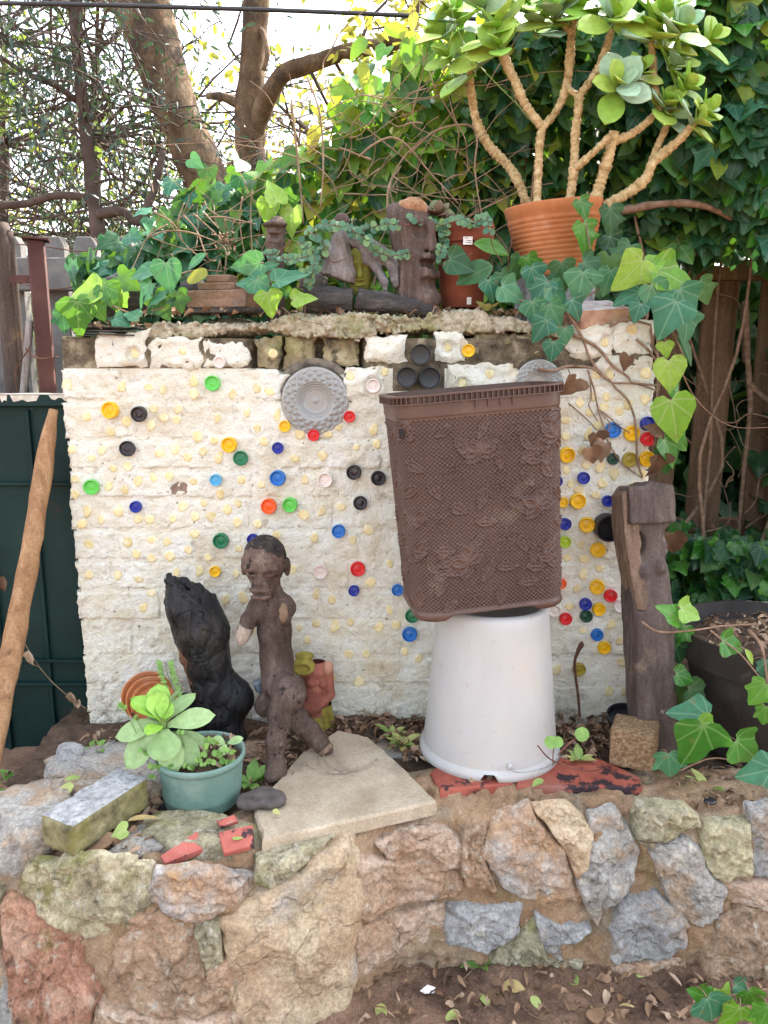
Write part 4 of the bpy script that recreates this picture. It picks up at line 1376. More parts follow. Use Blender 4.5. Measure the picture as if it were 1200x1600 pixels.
def leaf2(c, ang, L, w, vein=True):
    t = np.linspace(0, 1, 12)
    o = np.concatenate([np.stack([t * L, w * np.sin(np.pi * t ** 0.8)], 1), np.stack([t[::-1] * L, -w * np.sin(np.pi * t[::-1] ** 0.8)], 1)])
    R_ = np.array(((math.cos(ang), -math.sin(ang)), (math.sin(ang), math.cos(ang))))
    o = o @ R_.T + c
    fillmask(o); stroke(o)
    if vein: stroke(np.array([(0, 0), (L, 0)]) @ R_.T + c, 0.0015, 0.0028)
def butterfly(c, ang, s):
    for k, (a, L, w) in enumerate(((0.5, 1, .33), (1.05, .8, .25), (2.1, .8, .25), (2.65, 1, .33), (-0.35, .75, .25), (3.5, .75, .25))):
        leaf2(c, ang + a, L * s, w * s, False)
        for q in (-0.12, 0.12):
            R_ = np.array((math.cos(ang + a + q), math.sin(ang + a + q)))
            stroke([np.array(c), np.array(c) + R_ * L * s * 0.85], 0.0012, 0.0016)
    stroke([np.array(c) - np.array((math.cos(ang + 1.57), math.sin(ang + 1.57))) * s * 0.4, np.array(c) + np.array((math.cos(ang + 1.57), math.sin(ang + 1.57))) * s * 0.35], 0.003, 0.003)
def flower(c, s, n=6):
    for k in range(n):
        a = k * 2 * np.pi / n
        t = np.linspace(0, 2 * np.pi, 10)
        stroke(np.stack([c[0] + s * 0.62 * math.cos(a) + s * 0.42 * np.cos(t), c[1] + s * 0.62 * math.sin(a) + s * 0.42 * np.sin(t)], 1), 0.0013, 0.0017)
    t = np.linspace(0, 2 * np.pi, 10)
    stroke(np.stack([c[0] + s * 0.22 * np.cos(t), c[1] + s * 0.22 * np.sin(t)], 1), 0.0013)
def sprig(c, ang, L, n=5):
    d_ = np.array((math.cos(ang), math.sin(ang)))
    stroke([np.array(c), np.array(c) + d_ * L], 0.0016, 0.002)
    for k in range(n):
        q = np.array(c) + d_ * L * (0.25 + 0.7 * k / n)
        leaf2(q, ang + (0.75 if k % 2 else -0.75), 0.045, 0.011)
    leaf2(np.array(c) + d_ * L, ang, 0.045, 0.012)
rb = np.random.RandomState(12)
f0 = D0 - 0.1 + 0.0785 - 0.03                                  # front face starts here
for (u, v, a, s) in ((0.15, .40, .2, .055), (.33, .42, -.3, .06), (.28, .26, 0.5, .055), (.11, .14, .9, .062)):
    butterfly((f0 + u, v), a, s)
for (u, v, s) in ((.235, .43, .032), (.09, .37, .03), (.19, .32, .033), (.20, .19, .034), (.12, .06, .03), (.30, .07, .03), (.31, .17, .03), (.05, .25, .03), (.36, .33, .03)):
    flower((f0 + u, v), s)
taken = [(f0 + u, v) for u, v in ((0.15, .40), (.33, .42), (.28, .26), (.11, .14), (.235, .43), (.09, .37), (.19, .32), (.20, .19), (.12, .06), (.30, .07), (.31, .17), (.05, .25), (.36, .33))]
for k in range(400):
    c = (f0 + rb.uniform(-0.02, 0.42), rb.uniform(0.03, 0.48))
    if min(math.hypot(c[0] - a, c[1] - b) for a, b in taken) < 0.047: continue
    taken.append(c)
    L_ = rb.uniform(0.042, 0.058); a_ = rb.uniform(0, 6.28)
    leaf2(np.array(c) - np.array((math.cos(a_), math.sin(a_))) * L_ / 2, a_, L_, rb.uniform(0.009, 0.013))
for (u, v, a) in ((.24, .10, .7), (.31, .34, 2.2), (.02, .09, 1.2)):
    sprig((f0 + u, v), a, 0.07, 3)
for k in range(16):
    leaf2(np.array((rb.uniform(0.0, f0), rb.uniform(0.04, 0.5))), rb.uniform(0, 6.28), 0.055, 0.013)
plain = np.clip((BH - 0.055 - ZM) / 0.002, 0, 1) * np.clip((ZM - 0.022) / 0.002, 0, 1)
relief = (relief + raised) * plain
lip = 0.002 * np.clip((ZM - (BH - 0.05)) / 0.002, 0, 1) + 0.0035 * np.clip((0.020 - ZM) / 0.003, 0, 1)
relief = relief + lip
rows = []
for j, t in enumerate(Tt):
    w = W0 + (W1 - W0) * t; d_ = D0 + (D1 - D0) * t; r_ = 0.05 + 0.008 * t
    k = np.clip((0.012 - t * BH) / 0.012, 0, 1)
    X, Yq, NX, NY, _ = rr_perim(w - 0.012 * k ** 2, d_ - 0.012 * k ** 2, r_, S)
    sag = 0.004 * math.sin(math.pi * t)
    rows.append(np.stack([X + NX * (relief[j]), Yq + NY * relief[j] + (NY < -0.9) * sag * 0, np.full_like(X, t * BH)], 1))
G = np.array(rows)
# feet at the corners: the bottom edge is lifted between them
lift = 0.011 * np.clip((0.016 - G[..., 2]) / 0.016, 0, 1) * (np.clip((0.118 - np.abs(G[..., 0])) / 0.02, 0, 1) * (np.abs(G[..., 1]) > D0 / 2 - 0.02))
G[..., 2] += lift
Bw = lambda q: q @ RZ.T + BO
mb = MB().grid(Bw(G), wrap=True)
# inside skin and floor
ri = []
for t in np.linspace(1, 0.03, 12):
    X, Yq, NX, NY, _ = rr_perim(W0 + (W1 - W0) * t - 0.008, D0 + (D1 - D0) * t - 0.008, 0.05, np.linspace(0, 1, 80, endpoint=False))
    ri.append(np.stack([X, Yq, np.full_like(X, t * BH)], 1))
ri.append(ri[-1] * np.array((0.01, 0.01, 1)))
mb.grid(Bw(np.array(ri)), wrap=True)
part('body', mb, m_basket, basket)
# rim: two bands joined by small upright ribs
rim = MB()
Sr = np.linspace(0, 1, 150, endpoint=False)
def band(z0, z1, out0, out1):
    ring = []
    for o_, z in ((out0, z0), (out1, z0), (out1, z1), (out0, z1), (out0, z0)):
        X, Yq, NX, NY, _ = rr_perim(W1 + 2 * o_, D1 + 2 * o_, 0.058 + o_, Sr)
        ring.append(np.stack([X, Yq, np.full_like(X, z)], 1))
    rim.grid(Bw(np.array(ring)), wrap=True, flip=True)
band(BH - 0.001, BH + 0.003, -0.004, 0.011)
band(BH - 0.018, BH - 0.0155, -0.001, 0.0105)
part('rim', rim, m_basket, basket, smooth='auto')
X, Yq, NX, NY, per = rr_perim(W1 + 0.010, D1 + 0.010, 0.063, np.linspace(0, 1, 104, endpoint=False))
ribs = MB()
for x, y, nx, ny in zip(X, Yq, NX, NY):
    a = math.atan2(ny, nx)
    ribs.box(Bw(np.array((x, y, BH - 0.0085))), (0.0105, 0.0022, 0.015), RZ @ rotz(a))
o = part('rim_rib', ribs, m_basket, basket, smooth=False, kind='stuff')
for k in range(4):
    x = -0.018 + k * 0.029
    br = MB().prism([Bw(np.array((x + dx, -D1 / 2 - dy, BH - z))) for dx, dy, z in ((-.0015, .001, .018), (.0015, .001, .018), (.0015, .001, .036), (-.0015, .001, .036))], RZ @ np.array((0, -0.005, 0)), bev=0.0005)
    part('bracket', br, m_basket, basket, smooth=False)
# hand hold: dark block, the slot's shade put into its colour
hs = MB()
xh, yh = -W1 / 2 + 0.02 - 0.002, -D1 / 2 + 0.032
nn = RZ @ np.array((-0.86, -0.51, 0)); 
q = Bw(np.array((-W1 / 2 + 0.0098, -D1 / 2 + 0.0225, BH - 0.082)))
hs.box(q, (0.003, 0.017, 0.022), RZ @ rotz(math.radians(36)), bev=0.001)
m_dark = M('slot_shade', [(0.3, (0.02, 0.015, 0.013)), (0.7, (0.035, 0.028, 0.025))], scale=40, rough=0.8, bump=0)
part('hand_hold', hs, m_dark, basket, smooth='auto')

# ================================================================== carved seated figure
def wood(name, a, b_, c, layers=(), sc=7, st=(6, 6, 0.7), rough=0.82, bump=0.85, bs=26, rnd=0):
    return M(name, [(0.28, a), (0.52, b_), (0.76, c)], scale=sc, detail=9, rough=rough, bump=bump, bscale=bs, bdist=0.004, stretch=st, layers=layers, rnd=rnd, nrough=0.7, speck=0.34)
m_fig = wood('weathered_brown_wood', (0.055, 0.036, 0.029), (0.105, 0.072, 0.058), (0.19, 0.142, 0.118), [((0.32, 0.25, 0.21), 30, 0.58, 0.7, 0.35), ((0.03, 0.02, 0.016), 7, 0.5, 0.64, 0.65), ((0.012, 0.01, 0.01), 26, 0.62, 0.66, 0.85)], sc=6, st=(4, 4, 0.8))
m_pale = wood('broken_pale_wood', (0.22, 0.165, 0.125), (0.36, 0.285, 0.23), (0.5, 0.42, 0.35), sc=9)
m_pale2 = wood('broken_tan_wood', (0.13, 0.085, 0.055), (0.22, 0.145, 0.095), (0.34, 0.24, 0.165), sc=9)
fig = thing('seated_figure', 'carved dark wooden seated man with crossed legs and broken pale arms leaning on the wall', 'statue', P(430, 1215, 1.78))
def f_body(p):
    q = lambda u, v, Y: P(u, v, Y)
    d = s_chain(p, [q(424, 925, 1.985), q(427, 950, 1.985), q(429, 985, 1.975), q(432, 1030, 1.965), q(434, 1066, 1.95)], [0.030, 0.044, 0.043, 0.042, 0.041], 0.015)
    d = smin(d, s_cone(p, q(404, 950, 1.985), q(448, 948, 1.99), 0.026, 0.024), 0.02)
    d = smin(d, s_chain(p, [q(403, 950, 1.98), q(390, 968, 1.955), q(383, 985, 1.945), q(377, 1002, 1.935)], [0.026, 0.022, 0.018, 0.012], 0.01), 0.014)
    d = smin(d, s_cone(p, q(447, 950, 1.985), q(446, 968, 1.95), 0.024, 0.016), 0.012)
    d = smin(d, s_chain(p, [q(434, 1066, 1.955), q(446, 1076, 1.89), q(456, 1086, 1.845)], [0.041, 0.040, 0.037], 0.012), 0.02)
    d = smin(d, s_chain(p, [q(452, 1080, 1.845), q(437, 1120, 1.825), q(431, 1160, 1.80), q(429, 1192, 1.785)], [0.038, 0.029, 0.024, 0.020], 0.012), 0.016)
    d = smin(d, s_chain(p, [q(430, 1190, 1.785), q(431, 1203, 1.778), q(424, 1212, 1.755)], [0.022, 0.027, 0.019], 0.008), 0.010)
    d = smin(d, s_chain(p, [q(438, 1100, 1.93), q(462, 1122, 1.915), q(484, 1142, 1.90), q(508, 1170, 1.885)], [0.034, 0.031, 0.027, 0.022], 0.012), 0.012)
    d = smin(d, s_cone(p, q(430, 1085, 1.985), q(414, 1104, 1.975), 0.036, 0.030), 0.02)
    # chest line, chisel marks, belly hollow
    d = d + 0.0013 * fbm(p * np.array((1, 1, 0.35), np.float32), 90, 3, 3) + 0.0025 * vnoise(p * 22, 5)
    return d
lo = P(372, 1010, 1.9); 
body_mb = sculpt(f_body, (P(366, 1000, 1.93)[0], 1.725, 0.415), (P(520, 1000, 1.93)[0], 2.045, P(424, 905, 1.985)[2]), 0.0031)
part('body', body_mb, m_fig, fig)
HC = P(414, 884, 1.972)
yw = math.radians(3)
hf = np.array((-math.sin(yw), -math.cos(yw), -0.12)); hf /= np.linalg.norm(hf)
hs_ = np.array((math.cos(yw), -math.sin(yw), 0.0))
hu = np.cross(hs_, hf); hu = hu if hu[2] > 0 else -hu
HR = np.stack([hs_, hf, hu], 1)
def f_head(p):
    q = (p - HC.astype(np.float32)) @ HR.astype(np.float32)
    e = lambda x, f, z, r: s_ell(q, (x, f, z), r)
    two = lambda x, f, z, r: np.minimum(e(x, f, z, r), e(-x, f, z, r))
    d = e(0, -0.002, 0.020, (0.056, 0.066, 0.062))
    d = smin(d, s_cone(q, (0, 0.012, 0.0), (0, 0.026, -0.055), 0.047, 0.031), 0.02)
    d = smin(d, e(0, 0.054, 0.013, (0.045, 0.015, 0.009)), 0.010)
    d = smax(d, -two(0.022, 0.068, -0.004, (0.018, 0.019, 0.012)), 0.005)
    d = smin(d, two(0.022, 0.050, -0.006, (0.015, 0.009, 0.0075)), 0.003)
    d = smax(d, -two(0.022, 0.0635, -0.0085, (0.014, 0.005, 0.0022)), 0.002)
    d = smax(d, -two(0.036, 0.05, -0.032, (0.013, 0.016, 0.02)), 0.012)
    d = smin(d, s_cone(q, (0, 0.056, 0.008), (0, 0.069, -0.020), 0.0065, 0.011), 0.006)
    d = smin(d, e(0, 0.064, -0.024, (0.018, 0.010, 0.008)), 0.004)
    d = smin(d, e(0, 0.046, -0.045, (0.030, 0.024, 0.020)), 0.012)
    d = smin(d, e(0, 0.070, -0.0385, (0.029, 0.014, 0.007)), 0.004)
    d = smin(d, e(0, 0.068, -0.0585, (0.027, 0.014, 0.008)), 0.004)
    d = smax(d, -e(0, 0.082, -0.0482, (0.021, 0.020, 0.0055)), 0.003)
    d = smin(d, e(0, 0.040, -0.068, (0.021, 0.018, 0.010)), 0.010)
    ear = two(0.058, -0.006, -0.004, (0.009, 0.017, 0.026))
    d = smin(d, ear, 0.004)
    d = smax(d, -two(0.066, -0.003, -0.002, (0.004, 0.009, 0.015)), 0.003)
    d = smin(d, s_cone(q, (0, -0.012, -0.03), (0, -0.03, -0.09), 0.036, 0.031), 0.014)
    return d + 0.0012 * fbm(p * np.array((1, 1, 0.5), np.float32), 110, 3, 9)
part('head', sculpt(f_head, HC - np.array((0.085, 0.09, 0.095)), HC + np.array((0.085, 0.09, 0.092)), 0.0019), 
     wood('head_wood', (0.06, 0.038, 0.03), (0.12, 0.08, 0.062), (0.21, 0.15, 0.12), [((0.012, 0.01, 0.01), 34, 0.575, 0.61, 0.9), ((0.3, 0.225, 0.18), 24, 0.57, 0.7, 0.45)], sc=6, st=(4, 4, 1.2)), fig)
def f_hair(p):
    q = (p - HC.astype(np.float32)) @ HR.astype(np.float32)
    d = s_ell(q, (0, -0.002, 0.020), (0.0568, 0.0668, 0.0628))
    line = 0.052 - 0.10 * np.abs(q[..., 0]) - 0.75 * np.minimum(q[..., 0], 0) * 0.3 + 0.55 * (q[..., 1] - 0.03) - 0.25 * np.maximum(q[..., 0], 0)
    return smax(d, line - q[..., 2] + 0.004 * vnoise(p * 60, 4), 0.003) + 0.0012 * fbm(p, 120, 2, 7)
m_hair = wood('blackened_carved_hair', (0.012, 0.01, 0.01), (0.035, 0.028, 0.026), (0.085, 0.066, 0.058), sc=10, st=(3, 3, 3))
part('hair', sculpt(f_hair, HC - np.array((0.08, 0.085, 0.06)), HC + np.array((0.08, 0.085, 0.095)), 0.0024), m_hair, fig, label='blackened carved hair')
mb = sculpt(lambda p: np.maximum(s_chain(p, [P(385, 978, 1.94), P(379, 995, 1.932), P(377, 1004, 1.93)], [0.020, 0.0165, 0.010]), (P(385, 980, 1.94)[2] - 0.0) * 0 + (p[..., 2] - P(383, 978, 1.94)[2] + 0.5 * (p[..., 0] - P(383, 978, 1.94)[0]))) + 0.001 * vnoise(p * 120, 2),
            P(366, 1012, 1.9) - 0.01, P(398, 960, 1.985) + 0.01, 0.0028)
part('arm_stump', mb, m_pale, fig, label='pale broken end of the raised arm')
c = P(443, 957, 1.935)
mb = sculpt(lambda p: s_ell(p, c, (0.0125, 0.010, 0.026)) + 0.0015 * fbm(p, 90, 3, 4), c - 0.035, c + 0.035, 0.0024)
part('arm_stump', mb, m_pale2, fig, label='tan flat cut of the other arm')
c = P(511, 1173, 1.876)
ax_ = P(512, 1176, 1.88) - P(484, 1142, 1.90); ax_ /= np.linalg.norm(ax_)
mb = MB().tube([c - ax_ * 0.01, c, c + ax_ * 0.004], [0.0195, 0.0205, 0.012], 14, lump=0.2, seed=3)
for k in range(5):
    t0 = c + ax_ * 0.002 + rs.normal(size=3) * 0.008
    mb.tube([t0, t0 + ax_ * rs.uniform(0.012, 0.03) + rs.normal(size=3) * 0.003], [0.003, 0.0006], 5)
part('leg_stump', mb, m_pale2, fig, label='splintered broken end of the crossed leg')

# ================================================================== carved post
m_post = wood('grey_brown_timber', (0.045, 0.033, 0.029), (0.095, 0.072, 0.063), (0.175, 0.14, 0.122), [((0.3, 0.22, 0.15), 7, 0.62, 0.74, 0.5), ((0.36, 0.33, 0.3), 34, 0.66, 0.72, 0.5)], sc=5, st=(5, 5, 0.55), bump=0.65, bs=30)
m_postside = wood('raw_split_timber', (0.1, 0.065, 0.045), (0.18, 0.12, 0.085), (0.29, 0.2, 0.145), sc=8, st=(9, 9, 0.5), bump=0.9)
post = thing('carved_post', 'tall weathered timber post carved as a slim standing woman under a square block', 'statue', P(1022, 1182, 1.90))
pb, ptp = P(1023, 1188, 1.905), P(1004, 752, 2.03)
pu = ptp - pb; PL = np.linalg.norm(pu); pu /= PL
pxv = np.array((1.0, 0.10, 0)); pxv -= pu * (pxv @ pu); pxv /= np.linalg.norm(pxv)
pyv = np.cross(pu, pxv)
PR = np.stack([pxv, pyv, pu], 1)
def pl(u, v, dy=0.0):
    t = (1188 - v) / (1188 - 752.0)
    c = pb + (ptp - pb) * t
    q = P(u, v, c[1])
    l = (q - pb) @ PR
    return np.array((l[0], dy, l[2]), np.float32)
def f_post(p):
    q = (p - pb.astype(np.float32)) @ PR.astype(np.float32)
    x, y, z = q[..., 0], q[..., 1], q[..., 2]
    zz = np.array([0, 0.10, 0.30, 0.45, 0.55, 0.66, PL])
    L_ = np.interp(z, [pl(0, v)[2] for v in (1185, 1100, 1000, 930, 860, 800, 755)], [pl(u, v)[0] for u, v in ((990, 1185), (985, 1100), (980, 1000), (976, 930), (971, 860), (968, 800), (966, 755))])
    R_ = np.interp(z, [pl(0, v)[2] for v in (1185, 1100, 1000, 930, 860, 800, 755)], [pl(u, v)[0] for u, v in ((1056, 1185), (1051, 1100), (1045, 1000), (1037, 930), (1040, 860), (1041, 800), (1043, 755))])
    cx, hw = (L_ + R_) / 2, (R_ - L_) / 2
    front = np.interp(z, [0, pl(0, 1080)[2], pl(0, 1000)[2], pl(0, 930)[2], pl(0, 880)[2], pl(0, 835)[2], pl(0, 821)[2], pl(0, 817)[2], PL], [-0.040, -0.045, -0.052, -0.042, -0.048, -0.040, -0.040, -0.062, -0.060])
    a = np.abs(x - cx) - hw
    b_ = np.maximum(front - y, y - 0.045)
    r_ = 0.014
    d = np.hypot(np.maximum(a + r_, 0), np.maximum(b_ + r_, 0)) + np.minimum(np.maximum(a, b_) + r_, 0) - r_
    d = np.maximum(d, np.maximum(-z, z - PL - 0.15 * (x - cx) + 0.02 * np.abs(x - cx) / 0.05))
    blk = s_box(q, pl(1003, 788, -0.03) , (0.063, 0.036, 0.049), rd=0.008)
    d = smin(d, blk, 0.004)
    # hollow by the face, right scoop, arm notches
    d = smax(d, -s_ell(q, pl(985, 848, -0.054), (0.022, 0.038, 0.036)), 0.010)
    d = smax(d, -s_ell(q, pl(1043, 834, -0.054), (0.034, 0.036, 0.026)), 0.012)
    d = smax(d, -s_ell(q, pl(1040, 872, -0.054), (0.026, 0.026, 0.019)), 0.008)
    d = smin(d, s_ell(q, pl(1020, 884, -0.042), (0.0165, 0.019, 0.018)), 0.012)
    d = smin(d, s_ell(q, pl(996, 890, -0.039), (0.018, 0.017, 0.017)), 0.014)
    d = smax(d, -s_cone(q, pl(975, 900, -0.054), pl(988, 945, -0.054), 0.017, 0.012), 0.008)
    d = smax(d, -s_cone(q, pl(984, 900, -0.06), pl(990, 985, -0.056), 0.009, 0.006), 0.008)
    d = smin(d, s_ell(q, pl(1036, 975, -0.038), (0.024, 0.018, 0.022)), 0.010)
    d = smax(d, -s_chain(q, [pl(1010, 980, -0.058), pl(1013, 1060, -0.052), pl(1022, 1110, -0.05), pl(1026, 1195, -0.05)], [0.005, 0.010, 0.010, 0.013], 0.004), 0.009)
    d = smax(d, -s_chain(q, [pl(988, 1005, -0.052), pl(993, 1090, -0.046), pl(998, 1190, -0.045)], [0.003, 0.006, 0.006], 0.004), 0.010)
    g = fbm(q * np.array((1, 1, 0.12), np.float32), 110, 3, 31)
    return d + 0.0016 * g + 0.0022 * fbm(q, 16, 2, 8)
part('body', sculpt(f_post, (P(960, 900, 1.95)[0], 1.83, 0.40), (P(1066, 900, 1.95)[0], 2.09, ptp[2] + 0.015), 0.0029), m_post, post)
def f_side(p):
    q = (p - pb.astype(np.float32)) @ PR.astype(np.float32)
    x, y, z = q[..., 0], q[..., 1], q[..., 2]
    zs = [pl(0, v)[2] for v in (1000, 930, 880, 800, 785, 776)]
    L_ = np.interp(z, zs, [pl(u, v)[0] for u, v in ((984, 1000), (972, 930), (965, 880), (959, 800), (960, 785), (966, 776))])
    R_ = L_ + 0.037
    d = np.maximum(np.maximum(L_ - x, x - R_), np.maximum(-0.050 - y, y - 0.03))
    d = np.maximum(d, np.maximum(zs[0] - z, z - (PL - 0.012) + 0.9 * np.maximum(0, -0.055 - x)))
    return d + 0.003 * fbm(q * np.array((1, 1, 0.1), np.float32), 80, 3, 61) + 0.002 * fbm(q, 30, 2, 8)
part('split_side', sculpt(f_side, (P(945, 900, 1.95)[0], 1.88, P(970, 1010, 1.95)[2]), (P(1010, 900, 1.95)[0], 2.09, ptp[2] + 0.01), 0.003), m_postside, post, label='lighter raw split edge of the post')

# ================================================================== charred log
m_char = M('charred_wood', [(0.3, (0.003, 0.003, 0.004)), (0.6, (0.009, 0.0095, 0.012)), (0.8, (0.028, 0.03, 0.038))], scale=16, rough=0.42, bump=1.0, bscale=42, bdist=0.008, stretch=(1.6, 1.6, 0.6), spec=0.4,
           layers=[((0.14, 0.12, 0.11), 90, 0.68, 0.73, 0.6), ((0.05, 0.035, 0.025), 6, 0.58, 0.7, 0.6)])
m_unburnt = wood('scorched_wood', (0.06, 0.03, 0.018), (0.14, 0.07, 0.04), (0.22, 0.12, 0.07), sc=8)
logt = thing('charred_log', 'black charred log shaped like a boot standing behind the succulent', 'log', P(345, 1150, 2.0))
def f_log(p):
    q = lambda u, v, Y: P(u, v, Y)
    d = s_chain(p, [q(284, 905, 2.0), q(298, 945, 2.0), q(315, 985, 2.0), q(325, 1030, 2.0), q(336, 1070, 2.0), q(343, 1110, 2.0), q(345, 1150, 2.0)], [0.046, 0.066, 0.073, 0.060, 0.058, 0.056, 0.048], 0.02)
    d = smin(d, s_ell(p, q(369, 1090, 1.985), (0.050, 0.046, 0.056)), 0.022)
    d = smin(d, s_cone(p, q(352, 1120, 1.98), q(368, 1150, 1.975), 0.04, 0.03), 0.02)
    a, b_ = q(256, 902, 2.0), q(352, 962, 2.0)
    t = np.clip((p[..., 0] - a[0]) / (b_[0] - a[0]), 0, 1)
    cut = p[..., 2] - (a[2] + (b_[2] - a[2]) * t ** 1.5 + 0.012 * fbm(p * np.array((1, 1, 0.2), np.float32), 60, 3, 4))
    d = np.maximum(d, cut * 0.8)
    # hollow at the top
    d = smax(d, -s_cone(p, q(281, 892, 2.0), q(287, 928, 2.0), 0.024, 0.014), 0.006)
    w_ = p + 0.012 * np.stack([vnoise(p * 28, 1), vnoise(p * 28, 2), vnoise(p * 28, 3)], -1)
    n1 = vnoise(w_ * np.array((20, 20, 44), np.float32), 7)
    n2 = vnoise(w_ * np.array((42, 42, 9), np.float32) + 5, 9)
    crack = np.maximum(np.clip(1 - np.abs(n1) / 0.10, 0, 1) * np.clip(0.7 + vnoise(p * 18, 12), 0, 1), np.clip(1 - np.abs(n2) / 0.16, 0, 1))
    return d + 0.0052 * crack + 0.005 * fbm(p * np.array((1, 1, 0.4), np.float32), 34, 4, 2)
part('trunk', sculpt(f_log, (P(245, 1000, 2.0)[0], 1.905, 0.385), (P(410, 1000, 2.0)[0], 2.10, P(284, 898, 2.0)[2]), 0.0032), m_char, logt)
mb = sculpt(lambda p: s_chain(p, [P(281, 990, 1.972), P(291, 1030, 1.968), P(302, 1065, 1.965)], [0.012, 0.016, 0.012]) + 0.002 * fbm(p, 50, 3, 3), P(262, 1085, 1.93), P(322, 975, 2.01), 0.003)
part('unburnt_edge', mb, m_unburnt, logt, label='scorched brown edge of the log')

# ================================================================== small clay figure
m_clay = M('red_clay', [(0.3, (0.19, 0.06, 0.042)), (0.6, (0.33, 0.12, 0.085)), (0.8, (0.45, 0.2, 0.14))], scale=25, rough=0.85, bump=0.35, bscale=90, bdist=0.002, layers=[((0.3, 0.24, 0.08), 12, 0.58, 0.68, 0.6)])
m_claygreen = M('mossy_clay', [(0.3, (0.15, 0.12, 0.02)), (0.6, (0.32, 0.27, 0.06)), (0.8, (0.48, 0.38, 0.16))], scale=22, rough=0.9, bump=0.4, bscale=90, bdist=0.002, layers=[((0.4, 0.19, 0.11), 14, 0.56, 0.66, 0.5)])
m_claypink = M('peach_clay', [(0.3, (0.36, 0.16, 0.1)), (0.7, (0.55, 0.3, 0.21))], scale=30, rough=0.9, bump=0.3)
clay = thing('clay_figure', 'small headless red clay woman in a mossy green skirt behind the wooden figure', 'figurine', P(500, 1152, 2.08))
CY = 2.075
def cq(u, v, dy=0): return P(u, v, CY + dy)
def f_clay(p):
    d = s_chain(p, [cq(497, 1048), cq(494, 1075), cq(494, 1108)], [0.034, 0.033, 0.037], 0.012)
    d = smin(d, s_cone(p, cq(478, 1050), cq(508, 1048), 0.022, 0.02), 0.01)
    d = smin(d, s_chain(p, [cq(512, 1050, -0.005), cq(516, 1085, -0.015), cq(497, 1106, -0.04)], [0.016, 0.013, 0.011], 0.006), 0.006)
    d = smin(d, s_ell(p, cq(487, 1066, -0.03), (0.016, 0.018, 0.015)), 0.005)
    d = smin(d, s_ell(p, cq(505, 1068, -0.028), (0.013, 0.015, 0.013)), 0.005)
    d = smin(d, s_ell(p, cq(487, 1105, -0.03), (0.028, 0.022, 0.022)), 0.008)
    return d + 0.0012 * fbm(p, 60, 3, 3)
part('torso', sculpt(f_clay, P(462, 1135, CY - 0.085), P(526, 1022, CY + 0.06), 0.0026), m_clay, clay)
def f_skirt(p):
    d = s_chain(p, [cq(500, 1100), cq(502, 1130), cq(503, 1158)], [0.034, 0.034, 0.033], 0.01)
    return d + 0.0035 * np.sin(np.arctan2(p[..., 1] - CY, p[..., 0] - cq(500, 1130)[0]) * 7 + p[..., 2] * 40) * np.clip((cq(500, 1100)[2] - p[..., 2]) / 0.03, 0, 1) + 0.001 * fbm(p, 60, 3, 3)
part('skirt', sculpt(f_skirt, P(470, 1175, CY - 0.075), P(530, 1085, CY + 0.06), 0.003), m_claygreen, clay)
def f_hat(p):
    c = cq(474, 1042, -0.02)
    d = s_ell(p, c, (0.034, 0.024, 0.027))
    d = smax(d, -s_ell(p, c + np.array((0, -0.022, 0.001)), (0.021, 0.014, 0.014)), 0.004)
    d = smin(d, s_ell(p, cq(476, 1025, -0.01), (0.027, 0.022, 0.012)), 0.004)
    return d + 0.0015 * fbm(p, 60, 3, 5)
c = cq(474, 1040, -0.02)
part('broken_neck', sculpt(f_hat, c - 0.05, c + 0.05, 0.0026), m_claygreen, clay)
c = cq(512, 1044, -0.012)
part('shoulder', sculpt(lambda p: s_ell(p, c, (0.0155, 0.018, 0.022)) + 0.001 * fbm(p, 60, 2, 1), c - 0.032, c + 0.032, 0.0028), m_claypink, clay, label='peach coloured worn shoulder')

# ================================================================== pots
m_greenpot = M('faded_green_plastic', [(0.3, (0.1, 0.185, 0.155)), (0.6, (0.165, 0.265, 0.225)), (0.8, (0.24, 0.34, 0.29))], scale=6, rough=0.5, bump=0.15, bscale=80, bdist=0.001, spec=0.4,
               layers=[((0.33, 0.42, 0.37), 5, 0.5, 0.68, 0.6), ((0.25, 0.22, 0.15), 40, 0.63, 0.72, 0.4)])
PC = np.array((P(314, 1200, 1.70)[0], 1.705, 0.405))
gp = thing('green_pot', 'faded green plastic flowerpot with the big pale succulent', 'flowerpot', PC)
rt = px(68, P(314, 1182, 1.70)); rbm = rt * 0.86
ph = 0.126
prof = [(rbm * 0.93, 0.0), (rbm, 0.006), (rbm * 1.01, 0.02), (rbm * 1.02, 0.024), (rt * 0.965, ph - 0.014)]
part('body', MB().lathe(prof + [(rt * 0.93, ph - 0.014), (rt * 0.90, 0.03), (0.001, 0.03)], PC, 64), m_greenpot, gp, smooth='auto')
part('rim', MB().lathe([(rt * 0.955, ph - 0.016), (rt * 1.0, ph - 0.015), (rt * 1.015, ph - 0.008), (rt * 1.01, ph), (rt * 0.985, ph + 0.002), (rt * 0.94, ph), (rt * 0.93, ph - 0.016)], PC, 64), m_greenpot, gp)
sr = np.linspace(0.001, rt * 0.93, 12)
th_ = np.linspace(0, 2 * np.pi, 40, endpoint=False)
G = np.stack([sr[:, None] * np.cos(th_), sr[:, None] * np.sin(th_), np.full((12, 40), ph - 0.022)], 2) + PC
G[..., 2] += 0.006 * fbm(G, 50, 3, 2)
part('potting_soil', MB().grid(G, wrap=True), m_soil, gp)

